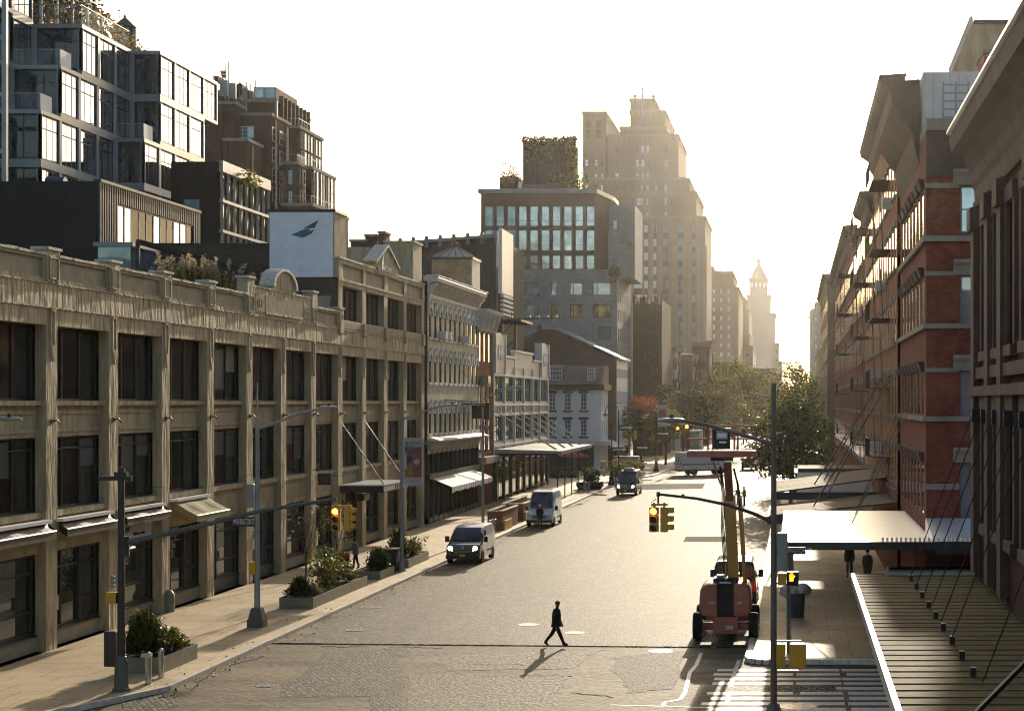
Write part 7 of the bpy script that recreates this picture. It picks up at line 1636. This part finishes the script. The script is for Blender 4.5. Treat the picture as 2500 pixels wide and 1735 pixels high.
b = MB(); b.box(-.03, .0, -.85, .85, .85, 2.75, 'van_white'); b.box(-.045, -.03, -.8, -.77, .9, 2.7, 'frame_grey'); b.box(-.045, -.03, .77, .8, .9, 2.7, 'frame_grey'); b.box(-.045, -.03, -.77, .77, 2.67, 2.7, 'frame_grey'); b.box(-.06, -.03, -.3, .3, .98, 1.05, 'frame_grey'); o = b.build('rear_door', t, world=False)
b = MB(); b.box(-.06, -.05, -.36, .36, 1.75, 2.35, 'logo_navy'); b.mesh([(-.07, .3, 1.82), (-.07, -.28, 1.9), (-.07, -.3, 2.02), (-.07, .05, 2.0), (-.07, -.3, 2.12), (-.07, -.28, 2.25), (-.07, .12, 2.28), (-.07, .3, 2.1), (-.07, .12, 2.1)], [(0, 1, 2, 3), (3, 4, 5, 6, 7, 8)], 'sign_white'); b.build('emblem', o, world=False)
b = MB(); b.box(.02, L - 1.45, -hw - .008, -hw - .002, 1.45, 1.52, 'stripe_red'); b.box(.02, L - 1.45, -hw - .008, -hw - .002, 1.36, 1.42, 'logo_navy'); b.box(-.04, -.005, -1.05, 1.05, 1.45, 1.50, 'stripe_red'); b.build('side_stripe', t, world=False)
b = MB(); b.box(.0, L - .1, -hw + .05, hw - .05, .55, .75, 'plastic_black'); b.box(-.2, .0, -1.05, 1.05, .55, .7, 'plastic_black'); b.build('chassis', t, world=False)
for sg in (-1, 1):
    for x in (1.9, L - 1.3):
        b = MB(); b.lathe([(.3, -.13), (.44, -.13), (.46, -.09), (.46, .09), (.44, .13), (.3, .13)], (x, sg*.95, .46), 'rubber', 18, 'y'); o = b.build('wheel', t, world=False, smooth=True); b = MB(); b.lathe([(.02, sg*.10), (.29, sg*.08), (.3, -sg*.1)], (x, sg*.95, .46), 'rim', 14, 'y'); b.build('rim', o, world=False)
    b = MB(); b.box(-.05, -.005, sg*.98 - .05, sg*.98 + .05, 1.5, 1.75, 'tail_red'); b.build('tail_light', t, world=False)
# step van standing behind the mail truck and a distant car
t = thing('box_truck', 'box truck with an open dark rear standing beyond the mail truck', 'truck', (XP(1690, 262), 262, 0)); X0, X1, Y = XP(1684, 262), XP(1712, 262), 262
b = MB(); b.box(X1 - .35, X1, Y, Y + 5, .8, ZP(1052, Y), 'paint_cream'); b.box(X0, X1 - .35, Y + .3, Y + 5, .8, ZP(1054, Y), 'glass_blue'); b.box(X0 - .02, X1, Y, Y + 5, ZP(1054, Y), ZP(1050, Y) + .05, 'paint_white'); b.build('box', t); b = MB(); b.box(X0 + .1, X1 - .1, Y + .2, Y + 6.5, .45, .78, 'plastic_black'); b.build('chassis', t)
for x in (X0 + .2, X1 - .2):
    b = MB(); b.lathe([(.3, -.15), (.45, -.12), (.45, .12), (.3, .15)], (x, Y + 1.2, .45), 'rubber', 14, 'x'); b.build('wheel', t)
t = van('small dark car far down the street right of the mail truck', (XP(1830, 246), 246, .0), R(180), 1.75, 4.4, 'van_black', None, False, 'sign_white', cat='car')
# ================================================================ orange boom lift
LX, LY = -2.78, 69.3
t = thing('boom_lift', 'orange telescopic boom lift with its platform raised over the street', 'boom lift', (LX, LY, .03)); z0 = .03
for sx in (-1, 1):
    for k, y in enumerate((0, 2.7)):
        b = MB(); b.lathe([(.25, -.19), (.5, -.19), (.55, -.12), (.55, .12), (.5, .19), (.25, .19)], (LX + sx*1.12, LY + y, .03 + .55), 'rubber', 22, 'x'); o = b.build('wheel', t, smooth=True)
        b = MB(); b.lathe([(.26, -.15), (.26, .15), (.1, .19), (.03, .19)] if sx > 0 else [(.03, -.19), (.1, -.19), (.26, -.15), (.26, .15)], (LX + sx*1.12, LY + y, .58), 'lift_cream', 14, 'x'); b.build('rim', o, smooth=True)
b = MB(); b.box(LX - .95, LX + .95, LY - .1, LY + .3, .42, .72, 'lift_orange'); b.box(LX - .5, LX + .5, LY - .42, LY - .1, .32, .98, 'lift_orange'); b.box(LX - .42, LX + .42, LY + .3, LY + 3.0, .4, .95, 'lift_orange'); b.box(LX - .95, LX + .95, LY + 2.5, LY + 2.9, .42, .72, 'lift_orange'); b.box(LX - .95, LX - .5, LY - .3, LY - .1, .78, .84, 'steel_bright'); b.box(LX + .5, LX + .95, LY - .3, LY - .1, .74, .8, 'steel_bright'); o = b.build('chassis', t, bevel=.03)
b = MB(); b.box(LX - .02, LX + .3, LY - .435, LY - .422, .5, .64, 'sign_white'); b.box(LX + .0, LX + .06, LY - .445, LY - .436, .52, .62, 'ink'); b.build('maker_plate', o)
b = MB(); b.box(LX + .09, LX + .27, LY - .441, LY - .4352, .585, .605, 'ink'); b.box(LX + .09, LX + .24, LY - .441, LY - .4352, .545, .565, 'ink'); b.build('plate_lines', o)
# counterweight: rounded body in two halves with dark centre
for sx in (-1, 1):
    prof = []; b = MB(); n = 10; pts = [(.34, 1.02), (.92, 1.02), (1.02, 1.18), (1.05, 1.5), (1.02, 2.0), (.93, 2.22), (.75, 2.32), (.34, 2.34)]
    vs = []; 
    for yi, (y, sc_) in enumerate(((-.38, .93), (-.22, 1.0), (.4, 1.0), (1.9, .98), (2.1, .9))):
        for (x, z) in pts: vs.append((LX + sx*(x*sc_ if x > .4 else x), LY + y, 1.02 + (z - 1.02)*(sc_*.5 + .5)))
    m_ = len(pts); fs = [(i*m_+k, i*m_+(k+1) % m_, (i+1)*m_+(k+1) % m_, (i+1)*m_+k) for i in range(4) for k in range(m_)] + [tuple(range(m_)), tuple(range(5*m_ - 1, 4*m_ - 1, -1))]
    b.mesh(vs, fs, 'lift_orange'); o = b.build('hood', t, smooth=True, ang=50)
    b = MB(); b.box(LX + sx*.46, LX + sx*.68, LY - .39, LY - .38, 1.5, 1.6, 'banner_grey'); b.build('warning_label', o)
b = MB(); b.box(LX - .33, LX + .33, LY - .3, LY + 1.9, 1.0, 2.15, 'signal_black'); b.box(LX - .5, LX + .5, LY - .1, LY + .9, 2.1, 2.5, 'signal_black'); b.box(LX - .25, LX + .25, LY - .25, LY - .1, 2.28, 2.36, 'steel_bright'); b.box(LX - .38, LX - .05, LY + .1, LY + .4, 2.5, 2.62, 'steel_bright'); b.box(LX + .3, LX + .4, LY + .2, LY + .4, 2.5, 2.75, 'frame_grey'); b.build('turntable', t, bevel=.03)
b = MB(); b.lathe([(.09, 0), (.09, .12), (.03, .16)], (LX + .72, LY + .5, 2.35), 'lamp_amber', 10); b.build('beacon', t)
b = MB(); b.tube([(LX + .02, LY - .2, 2.3), (LX + .02, LY - .2, 3.3)], .02, 'steel_bright', 5); b.build('whip_aerial', t)
bt, bm, be = Vector((LX + .32, LY + .6, 2.2)), Vector((XP(1782, 67.5), 67.6, ZP(1218, 67.6))), Vector((XP(1776, 67), 67, ZP(1132, 67)))
b = MB(); b.bar(bt, bm, .42, .52, 'lift_cream', up=(0, 1, 0)); b.bar(bt + Vector((-.225, 0, .2)), bt.lerp(bm, .98) + Vector((-.225, 0, 0)), .03, .5, 'frame_dark', up=(0, 1, 0)); b.build('boom', t)
b = MB(); b.bar(bt.lerp(bm, .9), be, .3, .36, 'corten', up=(0, 1, 0)); b.build('fly_boom', t)
b = MB(); b.tube([bt + Vector((.45, -.1, 0)), bt.lerp(bm, .55) + Vector((.42, 0, 0)), bm + Vector((.38, 0, .1))], .09, 'lift_cream', 8); b.tube([bm + Vector((.4, 0, -.3)), bm + Vector((.3, 0, .6)), be + Vector((.25, 0, -.2))], .05, 'signal_black', 6); b.tube([be + Vector((-.55, 0, .1)), be + Vector((-.3, 0, -.7)), be + Vector((-.2, 0, -.9))], .04, 'lift_orange', 6); b.build('hydraulic_ram', t)
for k in range(3):
    o_ = Vector((-.30 - .05*k, -.1, .1)); b = MB(); b.tube([bt + o_, bt.lerp(bm, .33) + o_ + Vector((.03, -.05, 0)), bt.lerp(bm, .66) + o_, bm + o_ + Vector((.1, 0, .1)), be + Vector((-.25 - .03*k, 0, -.1))], .022, 'signal_black', 5); b.build('hose', t)
for k in range(5):
    q = bt.lerp(bm, .12 + .19*k); b = MB(); b.bar(q - Vector((.235, 0, 0)), q + Vector((.235, 0, 0)), .56, .07, 'frame_dark', up=(0, 0, 1)); b.build('boom_collar', t)
PY = 66.3; pz = ZP(1108, PY); x0, x1 = XP(1677, PY), XP(1846, PY); pr = thing if 0 else None
b = MB(); b.box(x0, x1, PY, PY + .95, pz - .12, pz + .12, 'lift_orange'); b.box(x0 + .05, x1 - .05, PY + .05, PY + .9, pz + .12, pz + .135, 'galvanised'); b.box(x0 + .9, x1 - .9, PY + .3, PY + .7, pz - .28, pz - .12, 'frame_dark'); o = b.build('platform', t, bevel=.02)
b = MB()
for z in (.58, 1.1):
    for (p, q) in (((x0, PY), (x1, PY)), ((x0, PY + .93), (x1, PY + .93)), ((x0, PY), (x0, PY + .93)), ((x1, PY), (x1, PY + .93))): b.tube([(*p, pz + z), (*q, pz + z)], .025, 'lift_orange', 6)
for u in (0, .3, .37, .68, .73, 1):
    for y in (PY, PY + .93): b.tube([(x0 + (x1-x0)*u, y, pz + .1), (x0 + (x1-x0)*u, y, pz + (1.1 if u not in (1,) else .6))], .025, 'lift_orange', 6)
b.build('guard_rail', o)
b = MB(); xm = x0 + (x1-x0)*.52; b.box(xm - .38, xm + .28, PY - .14, PY + .14, pz + .2, pz + .95, 'signal_black'); b.box(xm - .40, xm + .30, PY - .12, PY + .16, pz + .95, pz + 1.0, 'steel_bright'); o2 = b.build('control_box', o, bevel=.02)
b = MB(); b.box(xm - .24, xm + .18, PY - .165, PY - .142, pz + .58, pz + .90, 'banner_grey'); b.box(xm - .14, xm + .14, PY - .165, PY - .142, pz + .42, pz + .50, 'sign_white'); b.build('notice', o2)
for k in range(5): 
    pass
b = MB(); b.box(xm - .2, xm + .14, PY - .172, PY - .166, pz + .84, pz + .87, 'frame_grey'); b.box(xm - .2, xm + .14, PY - .172, PY - .166, pz + .66, pz + .80, 'sign_white'); b.build('notice_lines', o2)
b = MB(); b.lathe([(.05, 0), (.05, .1), (.02, .13)], (x0, PY, pz + 1.0), 'lamp_amber', 8); b.build('beacon', o)
# ================================================================ people
def person(lab, loc, rz, ht=1.75, legs=((.0, .0), (.0, .0)), arms=((.0, .2), (.0, .2)), lean=0., top='cloth_black', bottom='cloth_black', skin='skin_dark', hat=None, hair='cloth_black', coat=None, group=None, spread=.1):
    t = thing('person', lab, 'person', loc, rz, group); k = ht/1.75; V = []; E = []; S = []      # forward is +X
    def add(p, r_, par=None, seg=None):
        V.append((Vector(p), r_)); i = len(V) - 1
        if par is not None: E.append((par, i)); S.append(seg)
        return i
    ln = lambda z: (z - .93)*math.tan(lean)
    pel = add((0, 0, .93), .125); wst = add((ln(1.08), 0, 1.08), .12, pel, top); che = add((ln(1.3), 0, 1.30), .145, wst, top); nk0 = add((ln(1.45), 0, 1.45), .075, che, top); nk = add((ln(1.52) + .01, 0, 1.52), .052, nk0, skin)
    hd = add((ln(1.6) + .03, 0, 1.60), .082, nk, skin); add((ln(1.68) + .025, 0, 1.68), .086, hd, skin)
    for sg, (a, kb) in zip((1, -1), legs):
        hip = add((0, sg*.09, .88), .10, pel, bottom); kn = Vector((.43*math.sin(a), sg*(.09 + spread*.15), .88 - .43*math.cos(a))); ki = add(kn, .078, hip, bottom); an = kn + Vector((.40*math.sin(a - kb), 0, -.40*math.cos(a - kb))); ai = add(an, .056, ki, bottom)
        fa = a - kb; pitch = min(.5, max(-.6, fa*1.2)) if abs(fa) > .1 else 0; add(an + Vector((-.05*math.cos(pitch), 0, -.05 - .05*math.sin(pitch)*0)), .038, ai, 'rubber'); toe = add(an + Vector((.17*math.cos(pitch), 0, -.045 + .17*math.sin(pitch))), .034, ai, 'rubber')
    for sg, (a, eb) in zip((1, -1), arms):
        sh = add((ln(1.42), sg*.19, 1.42), .074, che, top); el = Vector((ln(1.42) + .28*math.sin(a), sg*(.21 + spread*.3), 1.42 - .28*math.cos(a))); ei = add(el, .058, sh, top); wr = el + Vector((.25*math.sin(a + eb), 0, -.25*math.cos(a + eb))); wi = add(wr, .042, ei, top)
        d = Vector((math.sin(a + eb), 0, -math.cos(a + eb))); hn = add(wr + d*.07, .030, wi, skin); cr_ = Vector((0, 1, 0)); fw = Vector((math.cos(a + eb), 0, math.sin(a + eb)))
        for f_, (o_, l_) in enumerate(((-.024, .075), (-.008, .085), (.008, .08), (.024, .062))): f1 = add(wr + d*.10 + fw*o_, .0095, hn, skin); add(wr + d*(.10 + l_) + fw*(o_ + .01) - cr_*sg*.02, .008, f1, skin)
        f1 = add(wr + d*.06 + fw*.034, .011, hn, skin); add(wr + d*.10 + fw*.055, .009, f1, skin)
    mz = min(v.z - r_ for v, r_ in V); me = bpy.data.meshes.new('sk'); me.from_pydata([tuple(v*k - Vector((0, 0, mz*k))) for v, _ in V], E, []); o = bpy.data.objects.new('sk', me); C.objects.link(o)
    md = o.modifiers.new('s', 'SKIN'); md.branch_smoothing = .4
    for i, (v, r_) in enumerate(V): me.skin_vertices[0].data[i].radius = (r_*k, r_*k*(1.28 if i in (1, 2) else 1))
    me.skin_vertices[0].data[0].use_root = True; sb = o.modifiers.new('b', 'SUBSURF'); sb.levels = 1; sb.render_levels = 1
    bpy.context.view_layer.update(); m2 = bpy.data.meshes.new_from_object(o.evaluated_get(bpy.context.evaluated_depsgraph_get())); bpy.data.objects.remove(o)
    mats = [top, bottom, skin, 'rubber']; m2.materials.clear()
    for m_ in mats: m2.materials.append(MATS[m_])
    off = Vector((0, 0, mz*k)); segs = [((V[a][0]*k - off), (V[b_][0]*k - off), s_) for (a, b_), s_ in zip(E, S)]
    for p in m2.polygons:
        c = p.center; best = min(segs, key=lambda s_: (c - (s_[0].lerp(s_[1], max(0, min(1, (c - s_[0]).dot(s_[1] - s_[0])/max(1e-9, (s_[1] - s_[0]).length_squared)))))).length); p.material_index = mats.index(best[2])
    m2.shade_smooth(); ob = bpy.data.objects.new('body', m2); C.objects.link(ob); ob.parent = t
    zz_ = lambda z: z*k - mz*k; xh = (ln(1.64) + .028)*k
    b = MB(); n = 12; hm = hat or hair
    b.lathe([(.093*k, 0), (.10*k, .03*k), (.094*k, .075*k), (.06*k, .115*k), (.01, .128*k)], (xh - (.0 if hat else .012), 0, zz_(1.655)), hm, n); b.build('cap' if hat else 'hair', t, world=False, smooth=True)
    b = MB(); b.mesh([(xh + .082*k, -.014, zz_(1.625)), (xh + .082*k, .014, zz_(1.625)), (xh + .11*k, 0, zz_(1.60)), (xh + .08*k, 0, zz_(1.655))], [(0, 1, 3), (0, 3, 2), (1, 2, 3), (0, 2, 1)], skin)
    for sg in (-1, 1): b.lathe([(.012, 0), (.022, .012), (.012, .03)], (xh - .005, sg*.083*k, zz_(1.61)), skin, 6); b.box(xh + .078*k, xh + .087*k, sg*.03 - .01, sg*.03 + .01, zz_(1.642), zz_(1.652), 'ink')
    b.box(xh + .078*k, xh + .086*k, -.022, .022, zz_(1.572), zz_(1.58), 'cloth_maroon'); b.build('face', t, world=False)
    if coat is not None:
        b = MB(); secs = [(1.48, .10, .16), (1.41, .145, .225), (1.2, .175, .225), (1.0, .17, .21), (coat, .20, .235)]; vs = []
        for (z, rx, ry) in secs: vs += [((ln(z) + rx*math.cos(2*math.pi*i/14))*k, ry*math.sin(2*math.pi*i/14)*k, zz_(z)) for i in range(14)]
        b.mesh(vs, [(j*14 + i, j*14 + (i+1) % 14, (j+1)*14 + (i+1) % 14, (j+1)*14 + i) for j in range(4) for i in range(14)], top); b.build('jacket', t, world=False, smooth=True)
    return t
person('man in dark jacket and red cap walking across the empty crossing', (XP(1358, 67.4), 67.4, .0), R(-4), 1.80, ((-.46, .28), (.44, .06)), ((.12, .25), (-.10, .2)), .03, 'cloth_black', 'cloth_black', 'skin_dark', hat='cloth_red', coat=.80)
person('person in a dark coat pushing a stroller on the left pavement', (XP(868, 97), 97, .15), R(182), 1.68, ((.14, .05), (-.16, .1)), ((.55, .5), (.5, .5)), .06, 'cloth_grey', 'cloth_black', 'skin_light', coat=.82)
t = thing('stroller', 'dark baby stroller with a red hood beside the young tree', 'stroller', (XP(838, 95.5), 95.5, .15)); X, Y = XP(838, 95.5), 95.5
b = MB(); vs = []; n = 8
for (y, z, r_) in ((-.36, .95, .05), (-.3, 1.02, .25), (-.1, 1.08, .3), (.2, 1.06, .3)): vs += [(X + r_*math.cos(math.pi*i/(n-1)), Y + y, .15 + z - .28 + r_*math.sin(math.pi*i/(n-1))) for i in range(n)]
b.mesh(vs, [(j*n+i, j*n+i+1, (j+1)*n+i+1, (j+1)*n+i) for j in range(3) for i in range(n-1)], 'cloth_red'); b.build('hood', t)
b = MB(); b.box(X - .25, X + .25, Y - .35, Y + .4, .6, .78, 'cloth_black'); b.box(X - .25, X + .25, Y + .3, Y + .42, .7, 1.15, 'cloth_black'); b.box(X - .22, X + .22, Y - .2, Y + .35, .35, .5, 'cloth_navy'); b.build('seat', t, bevel=.03)
b = MB()
for sx in (-.26, .26): b.tube([(X + sx, Y - .45, .25), (X + sx, Y + .1, .7), (X + sx, Y + .62, 1.15)], .016, 'black_metal', 6); b.tube([(X + sx, Y + .45, .25), (X + sx, Y + .1, .7)], .016, 'black_metal', 6)
b.tube([(X - .26, Y + .62, 1.15), (X + .26, Y + .62, 1.15)], .018, 'black_metal', 6); b.build('frame', t)
for sx in (-.28, .28):
    for yy in (-.45, .45): b = MB(); b.lathe([(.04, -.025), (.11, -.025), (.11, .025), (.04, .025)], (X + sx, Y + yy, .26), 'rubber', 12, 'x'); b.build('wheel', t)
person('person with a pale helmet standing in front of the white high roof van', (XP(1318, 129.6), 129.6, .03), R(-85), 1.78, ((.05, .03), (-.05, .05)), ((.3, .9), (.25, .9)), .05, 'cloth_black', 'cloth_black', 'skin_light', hat='sign_white', coat=.85)
person('road worker in a yellow vest reaching sideways beside the boom far down the street', (XP(1803, 157.5), 157.5, .03), R(150), 1.75, ((.12, .05), (-.1, .1)), ((.2, .3), (1.2, .3)), .1, 'cloth_grey', 'cloth_navy', 'skin_dark', hat='hi_vis', coat=.88)
person('road worker in a bright vest standing with folded arms far down the street', (XP(1817, 157), 157, .03), R(185), 1.76, ((.05, .03), (-.05, .05)), ((.5, 1.4), (.5, 1.4)), .0, 'hi_vis', 'cloth_navy', 'skin_dark', hat='sign_white', coat=.88)
person('dark figure walking under the white sheet canopy nearer the curb', (XP(2074, 92), 92, .15), R(-95), 1.78, ((.2, .05), (-.2, .2)), ((.2, .2), (-.2, .2)), .02, 'cloth_black', 'cloth_navy', 'skin_dark', coat=.82)
person('dark figure in a long coat under the white sheet canopy nearer the wall', (XP(2118, 89), 89, .15), R(-88), 1.72, ((-.18, .2), (.16, .04)), ((-.15, .2), (.15, .2)), .02, 'cloth_grey', 'cloth_black', 'skin_light', coat=.62)
t = thing('folding_sign', 'white sandwich board outside the market building shops', 'sign', (XP(1246, 146), 146, .15)); X, Y = XP(1246, 146), 146
b = MB(); b.mesh([(X - .3, Y - .25, .2), (X + .3, Y - .25, .2), (X + .3, Y, 1.25), (X - .3, Y, 1.25), (X - .3, Y - .21, .2), (X + .3, Y - .21, .2), (X + .3, Y + .03, 1.25), (X - .3, Y + .03, 1.25)], [(0,1,2,3), (7,6,5,4), (0,4,5,1), (1,5,6,2), (2,6,7,3), (3,7,4,0)], 'sign_white'); b.build('board', t); b = MB(); b.mesh([(X - .3, Y + .3, .2), (X + .3, Y + .3, .2), (X + .3, Y + .04, 1.25), (X - .3, Y + .04, 1.25)], [(0,1,2,3)], 'cloth_grey'); b.build('back_board', t)
